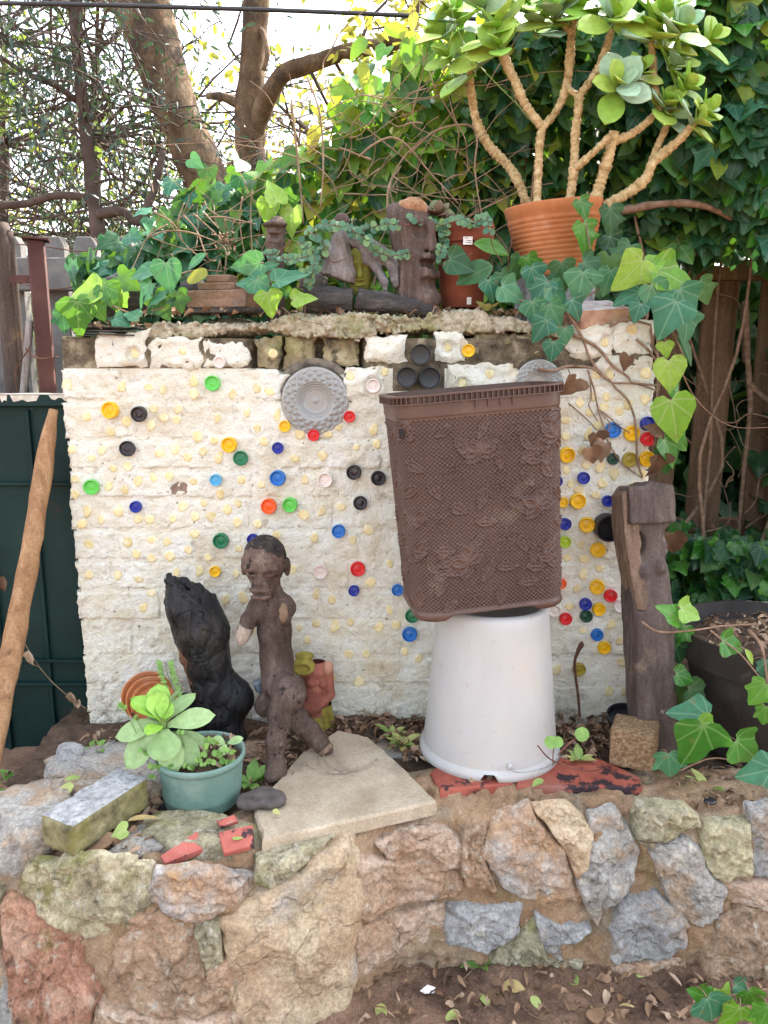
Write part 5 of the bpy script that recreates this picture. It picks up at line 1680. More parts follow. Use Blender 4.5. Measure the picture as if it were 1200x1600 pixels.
m_terra = M('terracotta', [(0.3, (0.34, 0.115, 0.042)), (0.6, (0.5, 0.19, 0.075)), (0.8, (0.62, 0.28, 0.13))], scale=8, rough=0.75, bump=0.2, bscale=120, bdist=0.001, layers=[((0.62, 0.4, 0.27), 10, 0.55, 0.7, 0.4)])
m_terra2 = M('red_brown_terracotta', [(0.3, (0.13, 0.035, 0.02)), (0.6, (0.22, 0.062, 0.034)), (0.8, (0.34, 0.12, 0.065))], scale=10, rough=0.8, bump=0.25, bscale=100, bdist=0.001, layers=[((0.4, 0.2, 0.13), 9, 0.56, 0.7, 0.5)])
# ribbed pot holding the big leafy succulent
JC = P(868, 430, 2.36)
jp = thing('ribbed_pot', 'wide ribbed terracotta pot holding the tall thick-leaved plant', 'flowerpot', JC)
jr = px(75, P(868, 330, 2.36))
jh = 0.195
JRt = roty(math.radians(-5)) @ rotx(math.radians(3))
prof = [(jr * 0.70, 0.0)]
for t in np.linspace(0.04, 0.80, 90):
    prof.append((jr * (0.70 + 0.26 * t / 0.86) + 0.0026 * abs(math.sin(t * math.pi * 15)) ** 0.7, t * jh))
prof += [(jr * 0.955, jh * 0.83), (jr * 0.985, jh * 0.88), (jr * 1.01, jh * 0.97), (jr * 1.0, jh), (jr * 0.93, jh), (jr * 0.90, jh * 0.85), (0.001, jh * 0.85)]
part('body', MB().lathe(prof, JC, 72, axis=JRt), m_terra, jp)
ped = solo('support_block', MB().box(JC + (0.0, 0.02, -0.075), (0.20, 0.2, 0.148), bev=0.006), m_concrete, 'concrete block hidden in ivy under the ribbed terracotta pot', 'block', smooth='auto')
# brown pot beside the mask
KC = P(722, 482, 2.30)
kp = thing('brown_pot', 'dark terracotta pot with a price sticker beside the carved mask head', 'flowerpot', KC)
kr = px(47, P(722, 370, 2.30)); kh = px(126, P(722, 420, 2.30))
part('body', MB().lathe([(kr * 0.66, 0), (kr * 0.69, 0.004), (kr * 0.90, kh * 0.76)], KC, 48), m_terra2, kp)
part('rim', MB().lathe([(kr * 0.89, kh * 0.755), (kr * 0.99, kh * 0.76), (kr * 1.02, kh * 0.80), (kr * 1.03, kh * 0.96), (kr * 1.0, kh), (kr * 0.92, kh), (kr * 0.89, kh * 0.85), (0.001, kh * 0.85)], KC, 48), m_terra2, kp, smooth='auto')
m_sticker = M('paper_sticker', [(0.3, (0.66, 0.62, 0.58)), (0.7, (0.8, 0.77, 0.74))], scale=60, rough=0.6, bump=0)
m_ink = M('sticker_ink', [(0.3, (0.06, 0.06, 0.06)), (0.7, (0.12, 0.12, 0.12))], scale=60, rough=0.6, bump=0)
def on_pot(u, v, w, h, rad, off):
    """small sheet bent round the pot"""
    ya = None
    q = P(u, v, KC[1] - rad)
    pts = []
    for z in (-h / 2, h / 2):
        row_ = []
        for x in np.linspace(-w / 2, w / 2, 5):
            dx = q[0] + x - KC[0]
            row_.append((q[0] + x, KC[1] - math.sqrt(max(1e-6, (rad + off) ** 2 - dx * dx)), q[2] + z))
        pts.append(row_)
    return np.array(pts)
part('sticker', MB().grid(on_pot(731, 376, 0.026, 0.021, kr * 1.025, 0.0015)), m_sticker, kp)
ink = MB()
for k, (du, dv, w) in enumerate(((-2, -4, .009), (2, 0, .014), (1, 3, .016))):
    ink.grid(on_pot(731 + du, 376 + dv, w, 0.0016, kr * 1.025, 0.0022))
part('sticker_print', ink, m_ink, kp, smooth=False)
part('sticker', MB().grid(on_pot(733, 470, 0.013, 0.02, kr * 0.70, 0.0015)), m_sticker, kp)

# black planter
m_planter = M('black_planter_plastic', [(0.3, (0.022, 0.019, 0.018)), (0.6, (0.042, 0.036, 0.033)), (0.8, (0.08, 0.066, 0.056))], scale=9, rough=0.6, bump=0.2, bscale=90, bdist=0.001,
              layers=[((0.2, 0.16, 0.12), 6, 0.58, 0.74, 0.5), ((0.4, 0.36, 0.3), 110, 0.69, 0.74, 0.5)])
BP = np.array((P(1212, 985, 1.99)[0], 1.99, 0.405))
bp_ = thing('black_planter', 'large scuffed black plastic planter full of dry leaves', 'planter', BP)
br_ = px(146, P(1212, 985, 1.99)); bh = 0.335
part('body', MB().lathe([(br_ * 0.66, 0), (br_ * 0.70, 0.004), (br_ * 0.88, bh - 0.075), (br_ * 0.885, bh - 0.07)], BP, 80), m_planter, bp_)
part('rim', MB().lathe([(br_ * 0.88, bh - 0.085), (br_ * 0.955, bh - 0.082), (br_ * 0.965, bh - 0.075), (br_ * 0.995, bh - 0.004), (br_ * 1.0, bh), (br_ * 0.975, bh), (br_ * 0.93, bh - 0.08), (br_ * 0.9, bh - 0.09)], BP, 80), m_planter, bp_, smooth='auto')
sr = np.linspace(0.001, br_ * 0.945, 20); th_ = np.linspace(0, 2 * np.pi, 60, endpoint=False)
G = np.stack([sr[:, None] * np.cos(th_), sr[:, None] * np.sin(th_), np.full((20, 60), bh - 0.055)], 2) + BP
G[..., 2] += 0.012 * fbm(G, 25, 3, 2)
part('potting_soil', MB().grid(G, wrap=True), m_soil, bp_)

def small_pot(name, c, r, h, mat, label, tilt=None, cat='flowerpot'):
    t = MB().lathe([(r * 0.74, 0), (r * 0.78, 0.003), (r * 0.95, h - 0.012), (r, h - 0.012), (r * 1.02, h), (r * 0.95, h), (r * 0.88, h * 0.6), (0.001, h * 0.6)], c, 40, axis=tilt)
    return solo(name, t, mat, label, cat, smooth='auto')
small_pot('black_pot', P(268, 1150, 1.99) + (0, 0, 0.0), 0.10, 0.085, m_blackgl, 'low black plastic pot hidden behind the succulent')
small_pot('black_pot', P(976, 1138, 2.02), 0.055, 0.045, m_blackgl, 'small empty black pot lying behind the carved post', rotx(0.3))
for k, (u, v, dy, rr) in enumerate(((231, 1090, 0.0, 39), (236, 1096, -0.016, 37), (242, 1103, -0.032, 35))):
    c = P(u, v, 2.03 + dy)
    r = px(rr, c)
    ax_ = rotz(0.25) @ rotx(math.radians(52))
    solo('terracotta_saucer', MB().lathe([(r * 0.80, 0.0), (r * 0.86, 0.002), (r * 0.985, 0.017), (r, 0.020), (r * 0.97, 0.021), (r * 0.93, 0.018), (r * 0.84, 0.006), (0.001, 0.005)], c, 48, axis=ax_), m_terra,
         ('terracotta saucer leaning on the wall, rearmost of the nested saucers', 'terracotta saucer in the middle of the nested saucers', 'terracotta saucer on top of the nested saucers, nearest the succulent leaves')[k].replace('nearest', 'next to'), 'saucer', 'nested terracotta saucers', smooth='auto')
# rusty rod
m_rust = M('rusty_iron', [(0.3, (0.05, 0.025, 0.018)), (0.7, (0.14, 0.07, 0.045))], scale=40, rough=0.9, bump=0.5, bscale=160, bdist=0.002)
mb = MB().tube([P(906, 1120, 2.07), P(903, 1085, 2.08), P(899, 1055, 2.09), P(898, 1035, 2.095), P(902, 1020, 2.09), P(908, 1008, 2.085), P(909, 1003, 2.082)], [0.004, 0.004, 0.004, 0.0042, 0.005, 0.0085, 0.003], 8, smooth=5, lump=0.15)
solo('rusty_rod', mb, m_rust, 'thin rusty iron rod with a curled tip stuck in the soil by the wall', 'rod')

# ================================================================== carvings on the wall top
m_mask = wood('greyed_carving_wood', (0.05, 0.034, 0.028), (0.11, 0.076, 0.062), (0.21, 0.155, 0.127), [((0.5, 0.44, 0.3), 10, 0.62, 0.7, 0.6)], sc=6, st=(5, 5, 0.8), bump=0.9)
m_mask_top = wood('cut_wood_end', (0.2, 0.1, 0.05), (0.36, 0.2, 0.11), (0.46, 0.3, 0.19), sc=7, st=(4, 4, 4), bump=0.8)
MY = 2.24
mask = thing('mask_head', 'large carved wooden head with flat nose and deep-cut mouth on the wall top', 'carving', P(650, 475, MY))
MC = P(648, 395, MY)
yw = math.radians(-50)
mf = np.array((-math.sin(yw), -math.cos(yw), 0)); ms_ = np.array((math.cos(yw), -math.sin(yw), 0)); 
mu = np.array((0.10, 0, 0.995))
MR = np.stack([ms_, mf, np.array((0, 0, 1.0))], 1)
k_ = px(1, MC)
def f_mask(p):
    q = (p - MC.astype(np.float32)) @ MR.astype(np.float32) / k_         # in photo pixels
    q[..., 1] -= 0.16 * (-q[..., 2])                                       # leans forward towards the chin
    d = s_box(q, (0, -6, -4), (27, 30, 82), rd=24)
    d = smin(d, s_ell(q, (0, -6, 58), (30, 32, 26)), 10)
    d = smax(d, q[..., 2] - 76, 5)
    d = smin(d, s_box(q, (0, 20, 44), (25, 9, 7), rd=5), 6)                # brow
    d = smin(d, s_box(q, (0, 26, 22), (10, 14, 22), rd=6), 6)              # nose
    d = smax(d, -s_ell(q, (15, 32, 26), (9, 16, 12)), 4)
    d = smax(d, -s_ell(q, (-15, 32, 26), (9, 16, 12)), 4)
    d = smin(d, s_box(q, (0, 24, -8), (20, 10, 5), rd=4), 5)               # upper lip
    d = smin(d, s_box(q, (0, 24, -34), (20, 10, 8), rd=5), 5)              # lower lip
    d = smax(d, -s_box(q, (0, 40, -20), (17, 24, 6), rd=3), 4)
    d = smax(d, -s_box(q, (0, 44, -54), (40, 22, 10), rd=6), 8)
    d = smin(d, s_ell(q, (0, 6, -70), (26, 30, 18)), 8)
    d = d + 1.6 * fbm(q * np.array((1, 1, 0.25), np.float32), 0.10, 3, 3) + 2.2 * fbm(q, 0.05, 2, 6)
    return d * k_
part('head', sculpt(f_mask, MC - np.array((0.10, 0.12, 0.165)), MC + np.array((0.11, 0.09, 0.155)), 0.0033), m_mask, mask)
c = P(643, 327, MY)
part('crown_cut', sculpt(lambda p: s_ell(p, c, (0.046, 0.046, 0.030)) + 0.003 * fbm(p, 40, 3, 2), c - 0.065, c + 0.065, 0.0035), m_mask_top, mask, label='orange-brown sawn top of the head')
# totem
TY = 2.30
def f_totem(p):
    q = lambda u, v: P(u, v, TY)
    d = s_chain(p, [q(433, 352), q(430, 380), q(431, 410), q(432, 500)], [0.025, 0.026, 0.022, 0.026], 0.01)
    d = smin(d, s_ell(p, q(431, 352) + (0, -0.012, 0), (0.034, 0.03, 0.010)), 0.004)
    for (u, v) in ((430, 372), (430, 403), (432, 437)):
        d = smax(d, -s_ell(p, q(u, v) + (0.0, -0.030, 0), (0.016, 0.014, 0.010)), 0.004)
        d = smin(d, s_ell(p, q(u, v - 7) + (0, -0.024, 0), (0.020, 0.010, 0.005)), 0.003)
        d = smin(d, s_ell(p, q(u, v + 8) + (0, -0.022, 0), (0.018, 0.010, 0.006)), 0.003)
    d = smax(d, -s_ell(p, q(424, 361) + (0, -0.03, 0), (0.007, 0.01, 0.005)), 0.002)
    d = smax(d, -s_ell(p, q(437, 361) + (0, -0.03, 0), (0.007, 0.01, 0.005)), 0.002)
    return d + 0.001 * fbm(p, 70, 3, 3)
solo('totem_carving', sculpt(f_totem, P(408, 505, TY + 0.0) - (0, 0.05, 0), P(454, 338, TY) + (0, 0.04, 0), 0.0028), m_mask, 'small carved totem of stacked faces half hidden in leaves', 'carving')
# driftwood figure
m_drift = wood('silver_driftwood', (0.1, 0.085, 0.077), (0.22, 0.19, 0.175), (0.37, 0.33, 0.31), [((0.1, 0.07, 0.055), 18, 0.6, 0.68, 0.6)], sc=6, st=(7, 7, 0.8), bump=1.0)
DY = 2.23
def f_drift(p):
    q = lambda u, v: P(u, v, DY)
    d = s_chain(p, [q(533, 352), q(531, 378), q(530, 405), q(531, 428)], [0.016, 0.025, 0.034, 0.046], 0.015)
    d = smin(d, s_cone(p, q(520, 430), q(500, 442), 0.034, 0.026), 0.015)
    d = np.maximum(d, q(0, 436)[2] - p[..., 2] - 0.3 * (p[..., 0] - q(530, 430)[0]))
    return d + 0.004 * fbm(p * np.array((1, 1, 0.25), np.float32), 50, 3, 4) + 0.003 * fbm(p, 25, 2, 3)
dr = thing('driftwood_figure', 'silvery driftwood piece shaped like a robed figure with a dark round head', 'carving', P(530, 440, DY))
part('body', sculpt(f_drift, P(478, 452, DY) - (0, 0.07, 0), P(560, 340, DY) + (0, 0.07, 0), 0.003), m_drift, dr)
c = P(534, 344, DY)
part('head', sculpt(lambda p: s_ell(p, c, (0.021, 0.022, 0.019)) + 0.0025 * fbm(p, 50, 3, 3), c - 0.032, c + 0.032, 0.003), m_mask, dr, label='dark round knob on top')
# green mask
GY_ = 2.26
def f_gm(p):
    c = P(563, 425, GY_)
    q = p - c.astype(np.float32)
    d = s_ell(q, (0, 0, 0), (0.036, 0.032, 0.068))
    d = smin(d, s_cone(q, (0, -0.028, 0.016), (0, -0.037, -0.014), 0.006, 0.009), 0.006)
    d = smin(d, s_ell(q, (0, -0.026, 0.022), (0.03, 0.010, 0.006)), 0.004)
    for s_ in (-1, 1):
        d = smax(d, -s_ell(q, (s_ * 0.016, -0.034, 0.010), (0.010, 0.009, 0.006)), 0.003)
    d = smax(d, -s_ell(q, (0, -0.034, -0.030), (0.015, 0.012, 0.005)), 0.003)
    d = smin(d, s_ell(q, (0, -0.028, -0.024), (0.014, 0.008, 0.004)), 0.003)
    d = smin(d, s_ell(q, (0, -0.024, -0.038), (0.014, 0.009, 0.005)), 0.003)
    return d + 0.001 * fbm(p, 60, 3, 3)
m_greenmask = M('mossy_green_clay', [(0.3, (0.11, 0.11, 0.02)), (0.6, (0.22, 0.22, 0.045)), (0.8, (0.3, 0.28, 0.09))], scale=18, rough=0.9, bump=0.5, bscale=80, bdist=0.003)
c = P(563, 425, GY_)
solo('green_mask', sculpt(f_gm, c - np.array((0.05, 0.06, 0.08)), c + np.array((0.05, 0.05, 0.08)), 0.0025), m_greenmask, 'small mossy green clay face between the driftwood pieces', 'mask')
# twisted root
m_root = wood('grey_root_wood', (0.07, 0.062, 0.06), (0.16, 0.145, 0.14), (0.27, 0.25, 0.24), sc=9, st=(5, 5, 5), bump=0.9)
RY = 2.21
def f_root(p):
    q = lambda u, v, dy=0: P(u, v, RY + dy)
    d = s_chain(p, [q(555, 378), q(575, 383), q(592, 395), q(612, 412), q(618, 445)], [0.014, 0.021, 0.021, 0.015, 0.010], 0.01)
    d = smin(d, s_chain(p, [q(572, 385), q(576, 405), q(590, 420), q(599, 440, -0.01), q(602, 452, -0.01)], [0.018, 0.016, 0.013, 0.010, 0.007], 0.008), 0.01)
    d = smin(d, s_chain(p, [q(592, 393), q(612, 398), q(621, 412)], [0.014, 0.010, 0.006], 0.006), 0.01)
    return d + 0.0025 * fbm(p, 40, 3, 3)
solo('twisted_root', sculpt(f_root, P(545, 460, RY) - (0, 0.04, 0), P(632, 365, RY) + (0, 0.035, 0), 0.0028), m_root, 'twisted grey root with two legs arching over the green face', 'driftwood')
m_darklog = wood('blackened_wood', (0.022, 0.02, 0.02), (0.06, 0.054, 0.05), (0.17, 0.15, 0.135), sc=7, st=(1.2, 6, 6), bump=1.0)
def horizontal_log(pts, rad, lab, seed, mat, Yd):
    a = [P(u, v, Yd) for u, v in pts]
    lo = np.min(a, axis=0) - max(rad) * 1.6; hi = np.max(a, axis=0) + max(rad) * 1.6
    def f(p):
        d = s_chain(p, a, rad, 0.01)
        e0, e1 = np.array(a[0]), np.array(a[-1]); w = (e1 - e0) / np.linalg.norm(e1 - e0)
        t = (p - e0.astype(np.float32)) @ w.astype(np.float32)
        d = np.maximum(d, np.maximum(-t - 0.004, t - np.linalg.norm(e1 - e0) - 0.004))
        return d + 0.004 * fbm(p * np.array((0.3, 1, 1), np.float32), 60, 3, seed) + 0.002 * fbm(p, 30, 2, seed)
    return solo('log', sculpt(f, lo, hi, 0.0034), mat, lab, 'log', 'old wood on the wall top')
horizontal_log([(478, 468), (515, 468), (548, 470)], [0.032, 0.034, 0.031], 'short dark log with pale sawn end below the driftwood figure', 3, m_darklog, 2.20)
horizontal_log([(560, 468), (600, 473), (645, 480), (690, 492)], [0.030, 0.027, 0.024, 0.014], 'long split black log tapering along the wall edge', 9, m_darklog, 2.19)
horizontal_log([(470, 440), (490, 440), (510, 444)], [0.022, 0.026, 0.02], 'rough dark wood lump behind the short log', 19, m_root, 2.27)
horizontal_log([(286, 455), (305, 452), (318, 455)], [0.026, 0.03, 0.024], 'dark burnt lump beside the stepped wooden block', 29, m_darklog, 2.31)
horizontal_log([(168, 466), (198, 460), (230, 458)], [0.055, 0.06, 0.055], 'thick dark hollow log among the ivy at the wall corner', 39, m_darklog, 2.30)
m_ochre = M('ochre_rock', [(0.3, (0.3, 0.22, 0.12)), (0.7, (0.5, 0.42, 0.28))], scale=30, rough=0.9, bump=0.6)
# stepped wooden block
m_box = wood('orange_brown_wood', (0.12, 0.075, 0.05), (0.22, 0.135, 0.09), (0.33, 0.22, 0.155), [((0.42, 0.2, 0.1), 5, 0.54, 0.66, 0.6), ((0.22, 0.2, 0.19), 8, 0.56, 0.7, 0.6)], sc=8, st=(0.6, 6, 6), bump=0.6)
SB = P(345, 490, 2.24)
st_ = thing('stepped_block', 'stepped wooden pedestal of three tiers on a thin grey board', 'pedestal', SB)
Rw = rotz(math.radians(-14))
k2 = px(1, SB)
for nm, w, d_, z0, z1, xo in (('board', 128, 70, 0, 7, 4), ('tier', 100, 62, 7.5, 34, 2), ('tier', 62, 42, 34.5, 46, -2), ('tier', 40, 30, 46.5, 58, -1)):
    part(nm, MB().box(SB + Rw @ np.array((xo * k2, 0.02, (z0 + z1) / 2 * k2)), (w * k2, d_ * k2, (z1 - z0) * k2), Rw, bev=0.003), m_darklog if nm == 'board' else m_box, st_, smooth='auto')
# loose brick with whitish paint
m_loose = M('whitewashed_brick', [(0.3, (0.2, 0.1, 0.07)), (0.5, (0.4, 0.24, 0.17)), (0.7, (0.55, 0.42, 0.3))], scale=22, rough=0.95, bump=0.6, bscale=90, bdist=0.004, layers=[((0.5, 0.35, 0.2), 14, 0.5, 0.6, 0.5)])
m_white = M('flaking_whitewash', [(0.3, (0.25, 0.12, 0.09)), (0.42, (0.5, 0.42, 0.4)), (0.6, (0.66, 0.62, 0.62))], scale=22, rough=0.95, bump=0.5, bscale=90, bdist=0.003)
LBc = P(905, 516, 2.13)
ex = rotz(math.radians(22)) @ np.array((0.165, 0, 0.0)); ex[2] = 0.012
mb = noisy_box(MB(), LBc, ex, rotz(math.radians(22)) @ np.array((0, 0.1, 0.03)), np.array((0, -0.012, 0.05)), 26, 16, 10, 0.003, 55, 8, (1, 0, 0, 0, 0, 0))
solo('loose_brick', mb, [m_loose, m_white], 'loose reddish brick with flaking whitewash lying on the wall corner', 'brick')
# thin weathered strips under the ivy at the wall corner
for k in range(3):
    solo('wood_strip', MB().box(P(170, 513 + k * 5, 2.20 - 0.01 * k), (0.20 - 0.02 * k, 0.10, 0.004), rotz(0.05 * k - 0.03) @ roty(0.02 * k)), m_darklog, ('thin dark board on top of the strips at the wall corner', 'middle thin dark board at the wall corner', 'lowest thin dark board at the wall corner')[k], 'board', 'thin boards on the wall corner', smooth=False)
# ================================================================== leaf shapes
def leaf_geo(half, fold=0.2, curl=0.12, wave=0.0):
    """right half outline from the stalk to the tip -> verts, quads, uv (leaf lies in x,y; y is its length)"""
    half = np.array(half, float)
    n = len(half)
    V, UV = [], []
    def zf(x, y): return fold * abs(x) - curl * y * y + wave * math.sin(9 * x + 5 * y) * abs(x)
    mids = np.clip(half[:, 1], 0, 1)
    cols = []
    for sgn, fr in ((-1, 1), (-1, .5), (0, 0), (1, .5), (1, 1)):
        col = []
        for (x, y), m in zip(half, mids):
            xx = sgn * x * fr; yy = m + (y - m) * fr
            col.append(len(V)); V.append((xx, yy, zf(xx, yy))); UV.append((xx, yy))
        cols.append(col)
    F = []
    for a, b_ in zip(cols[:-1], cols[1:]):
        for i in range(n - 1):
            F.append((a[i], b_[i], b_[i + 1], a[i + 1]))
    return np.array(V), F, np.array(UV)
def geo_mesh(name, geo, mat):
    return MB().add(geo[0], geo[1], 0, geo[2]).mesh(name, mat, True, uvs=True)
IVY5 = [(0.0, 0.0), (0.10, -0.11), (0.22, -0.16), (0.38, -0.12), (0.49, 0.0), (0.47, 0.12), (0.41, 0.22), (0.48, 0.32), (0.60, 0.42), (0.54, 0.50), (0.38, 0.55), (0.27, 0.64), (0.20, 0.76), (0.11, 0.90), (0.0, 1.0)]
IVY3 = [(0.0, 0.0), (0.12, -0.11), (0.28, -0.13), (0.44, -0.04), (0.57, 0.10), (0.56, 0.22), (0.47, 0.34), (0.36, 0.47), (0.28, 0.60), (0.20, 0.76), (0.10, 0.91), (0.0, 1.0)]
HEART = [(0.0, 0.0), (0.16, -0.15), (0.36, -0.15), (0.50, 0.02), (0.52, 0.22), (0.42, 0.45), (0.25, 0.68), (0.10, 0.88), (0.0, 1.0)]
OVAL = [(0.0, 0.0), (0.10, 0.04), (0.22, 0.18), (0.28, 0.38), (0.26, 0.58), (0.17, 0.78), (0.07, 0.92), (0.0, 1.0)]
SLIM = [(0.0, 0.0), (0.07, 0.10), (0.13, 0.30), (0.13, 0.55), (0.08, 0.8), (0.0, 1.0)]
ROUND = [(0.0, 0.0), (0.25, 0.02), (0.45, 0.22), (0.5, 0.5), (0.42, 0.78), (0.22, 0.95), (0.0, 1.0)]
GEO = {'ivy': leaf_geo(IVY5, 0.2, 0.22, 0.22), 'ivy3': leaf_geo(IVY3, 0.16, 0.26, 0.22), 'heart': leaf_geo(HEART, 0.2, 0.22, 0.16), 'oval': leaf_geo(OVAL, 0.3, 0.22, 0.1),
       'slim': leaf_geo(SLIM, 0.3, 0.25), 'round': leaf_geo(ROUND, 0.05, 0.1), 'dry': leaf_geo(OVAL, 0.75, 0.5, 0.6), 'dry2': leaf_geo(HEART, 0.7, 0.7, 0.5)}
m_ivy = M_leaf('ivy_leaf_dark', [(0.0, (0.012, 0.05, 0.028)), (0.4, (0.022, 0.085, 0.038)), (0.75, (0.04, 0.12, 0.042)), (1.0, (0.08, 0.17, 0.045))], vein=(0.11, 0.2, 0.1), rough=0.36, trans=0.28, tcol=(0.16, 0.36, 0.015), spec=0.3, spots=0.55)
m_ivysheen = M_leaf('ivy_leaf_skysheen', [(0.0, (0.025, 0.12, 0.075)), (0.5, (0.045, 0.17, 0.095)), (1.0, (0.07, 0.21, 0.10))], vein=(0.2, 0.33, 0.2), rough=0.42, trans=0.2, tcol=(0.12, 0.36, 0.05), spec=0.3, spots=0.55)  # blue-green sheen of the sky put into the leaf colour
m_ivylight = M_leaf('ivy_leaf_sunlit', [(0.0, (0.12, 0.30, 0.025)), (0.5, (0.2, 0.40, 0.045)), (1.0, (0.3, 0.48, 0.075))], vein=(0.4, 0.5, 0.22), rough=0.42, trans=0.35, tcol=(0.3, 0.5, 0.04), spots=0.55)  # light green leaf with the sunlit tone put into its colour
m_ivymid = M_leaf('ivy_leaf_mid', [(0.0, (0.025, 0.13, 0.018)), (0.5, (0.045, 0.19, 0.022)), (1.0, (0.085, 0.25, 0.03))], vein=(0.2, 0.34, 0.12), rough=0.32, trans=0.28, tcol=(0.2, 0.42, 0.03), spots=0.55)
m_hedge = M_leaf('hedge_leaf', [(0.0, (0.012, 0.06, 0.03)), (0.3, (0.03, 0.115, 0.045)), (0.55, (0.075, 0.19, 0.04)), (0.8, (0.19, 0.32, 0.05)), (1.0, (0.42, 0.42, 0.05))], vein=(0.12, 0.2, 0.1), pinnate=True, vw=0.02, rough=0.36, trans=0.45, tcol=(0.36, 0.6, 0.02), spec=0.3, spots=0.55)
m_hedgeyel = M_leaf('yellow_sunlit_leaf', [(0.0, (0.2, 0.27, 0.04)), (0.5, (0.34, 0.36, 0.05)), (1.0, (0.45, 0.38, 0.06))], rough=0.5, trans=0.45, tcol=(0.6, 0.6, 0.05))  # yellow leaf tone, also painted in for sunlit hedge leaves
m_round = M_leaf('small_round_leaf', [(0.0, (0.05, 0.14, 0.075)), (0.6, (0.10, 0.21, 0.11)), (1.0, (0.18, 0.3, 0.11))], rough=0.45, trans=0.2)
m_jade = M_leaf('thick_pale_leaf', [(0.0, (0.2, 0.35, 0.04)), (0.5, (0.31, 0.47, 0.07)), (1.0, (0.45, 0.56, 0.11))], rough=0.5, trans=0.10, tcol=(0.3, 0.45, 0.05), bump=0.05, spec=0.4)
m_jadeblue = M_leaf('thick_bloomed_leaf', [(0.0, (0.25, 0.4, 0.25)), (1.0, (0.35, 0.48, 0.31))], rough=0.55, trans=0.06, bump=0.05, spec=0.35)
m_succ = M_leaf('pale_succulent_leaf', [(0.0, (0.22, 0.34, 0.13)), (0.5, (0.28, 0.41, 0.17)), (1.0, (0.35, 0.47, 0.21))], rough=0.5, trans=0.08, bump=0.1, spec=0.4)
m_succb = M_leaf('bright_succulent_leaf', [(0.0, (0.25, 0.47, 0.06)), (1.0, (0.34, 0.56, 0.1))], rough=0.45, trans=0.12, bump=0.06, spec=0.4)
m_red_succ = M_leaf('reddish_succulent_leaf', [(0.0, (0.13, 0.06, 0.055)), (0.5, (0.17, 0.11, 0.06)), (1.0, (0.15, 0.17, 0.07))], rough=0.5, trans=0.06)
m_clover = M_leaf('clover_leaf', [(0.0, (0.16, 0.33, 0.07)), (1.0, (0.28, 0.47, 0.12))], rough=0.55, trans=0.3)
m_dryleaf = M_leaf('dry_leaf', [(0.0, (0.1, 0.055, 0.03)), (0.4, (0.21, 0.12, 0.065)), (0.75, (0.33, 0.21, 0.13)), (1.0, (0.42, 0.31, 0.22))], rough=0.75, trans=0.1)
m_greenfallen = M_leaf('fallen_green_leaf', [(0.0, (0.22, 0.34, 0.07)), (0.5, (0.34, 0.43, 0.12)), (1.0, (0.45, 0.43, 0.14))], vein=(0.5, 0.55, 0.3), pinnate=True, vw=0.02, rough=0.5, trans=0.2)
m_yelfallen = M_leaf('fallen_yellow_leaf', [(0.0, (0.42, 0.3, 0.09)), (1.0, (0.55, 0.42, 0.2))], rough=0.6, trans=0.2)
m_twig = M('dry_stem', [(0.3, (0.16, 0.1, 0.06)), (0.6, (0.29, 0.2, 0.13)), (0.8, (0.42, 0.32, 0.23))], scale=20, rough=0.85, bump=0.4, bscale=120, bdist=0.002)
m_stem = M('green_stem', [(0.3, (0.1, 0.16, 0.04)), (0.7, (0.2, 0.27, 0.08))], scale=30, rough=0.6, bump=0.1)
m_redstem = M('reddish_stem', [(0.3, (0.09, 0.03, 0.025)), (0.7, (0.2, 0.08, 0.06))], scale=30, rough=0.6, bump=0.1)
m_vine = M('vine_bark', [(0.3, (0.14, 0.085, 0.055)), (0.6, (0.28, 0.185, 0.125)), (0.8, (0.4, 0.3, 0.22))], scale=40, rough=0.9, bump=0.5, bscale=130, bdist=0.002)
m_bark = M('tree_bark', [(0.28, (0.045, 0.028, 0.018)), (0.48, (0.14, 0.092, 0.056)), (0.74, (0.3, 0.215, 0.14))], scale=3.2, speck=0.3, sscale=60, rough=0.92, bump=0.9, bscale=14, bdist=0.02, stretch=(2, 2, 1), layers=[((0.05, 0.04, 0.035), 4, 0.52, 0.62, 0.8), ((0.3, 0.16, 0.08), 7, 0.6, 0.7, 0.5)])
m_barkdark = M('dark_bark', [(0.3, (0.05, 0.035, 0.03)), (0.7, (0.13, 0.095, 0.08))], scale=8, rough=0.95, bump=0.7, bscale=30, bdist=0.01)
m_jadebark = M('ringed_succulent_bark', [(0.3, (0.22, 0.14, 0.055)), (0.5, (0.45, 0.33, 0.165)), (0.75, (0.62, 0.49, 0.29))], scale=55, rough=0.8, speck=0.35, bump=0.8, bscale=150, bdist=0.002)
LM = {}
def leaf_me(kind, mat):
    if (kind, mat.name) not in LM:
        LM[(kind, mat.name)] = geo_mesh('leaf', GEO[kind], mat)
    return LM[(kind, mat.name)]
LR = np.random.RandomState(77)
def px_leaf(parent, u, v, size, ang, Y, kind, mat, tilt=(0, 0), name='leaf', lab=None, wid=1.0, toward=0.0):
    """leaf whose middle shows at (u, v); ang: where its tip points, degrees, 0 = along +x, 90 = down"""
    c = P(u, v, Y)
    L = px(size, c)
    a = math.radians(ang)
    d = np.array((math.cos(a), -toward, -math.sin(a)))
    n = np.array((0.25 * LR.normal() + tilt[0], -0.85, 0.45 + 0.25 * LR.normal() + tilt[1]))
    b_ = c - d / np.linalg.norm(d) * L * 0.42
    return inst(name, leaf_me(kind, mat), frame(b_, d, n, L, wid=L * wid, thick=L), parent, label=lab), b_

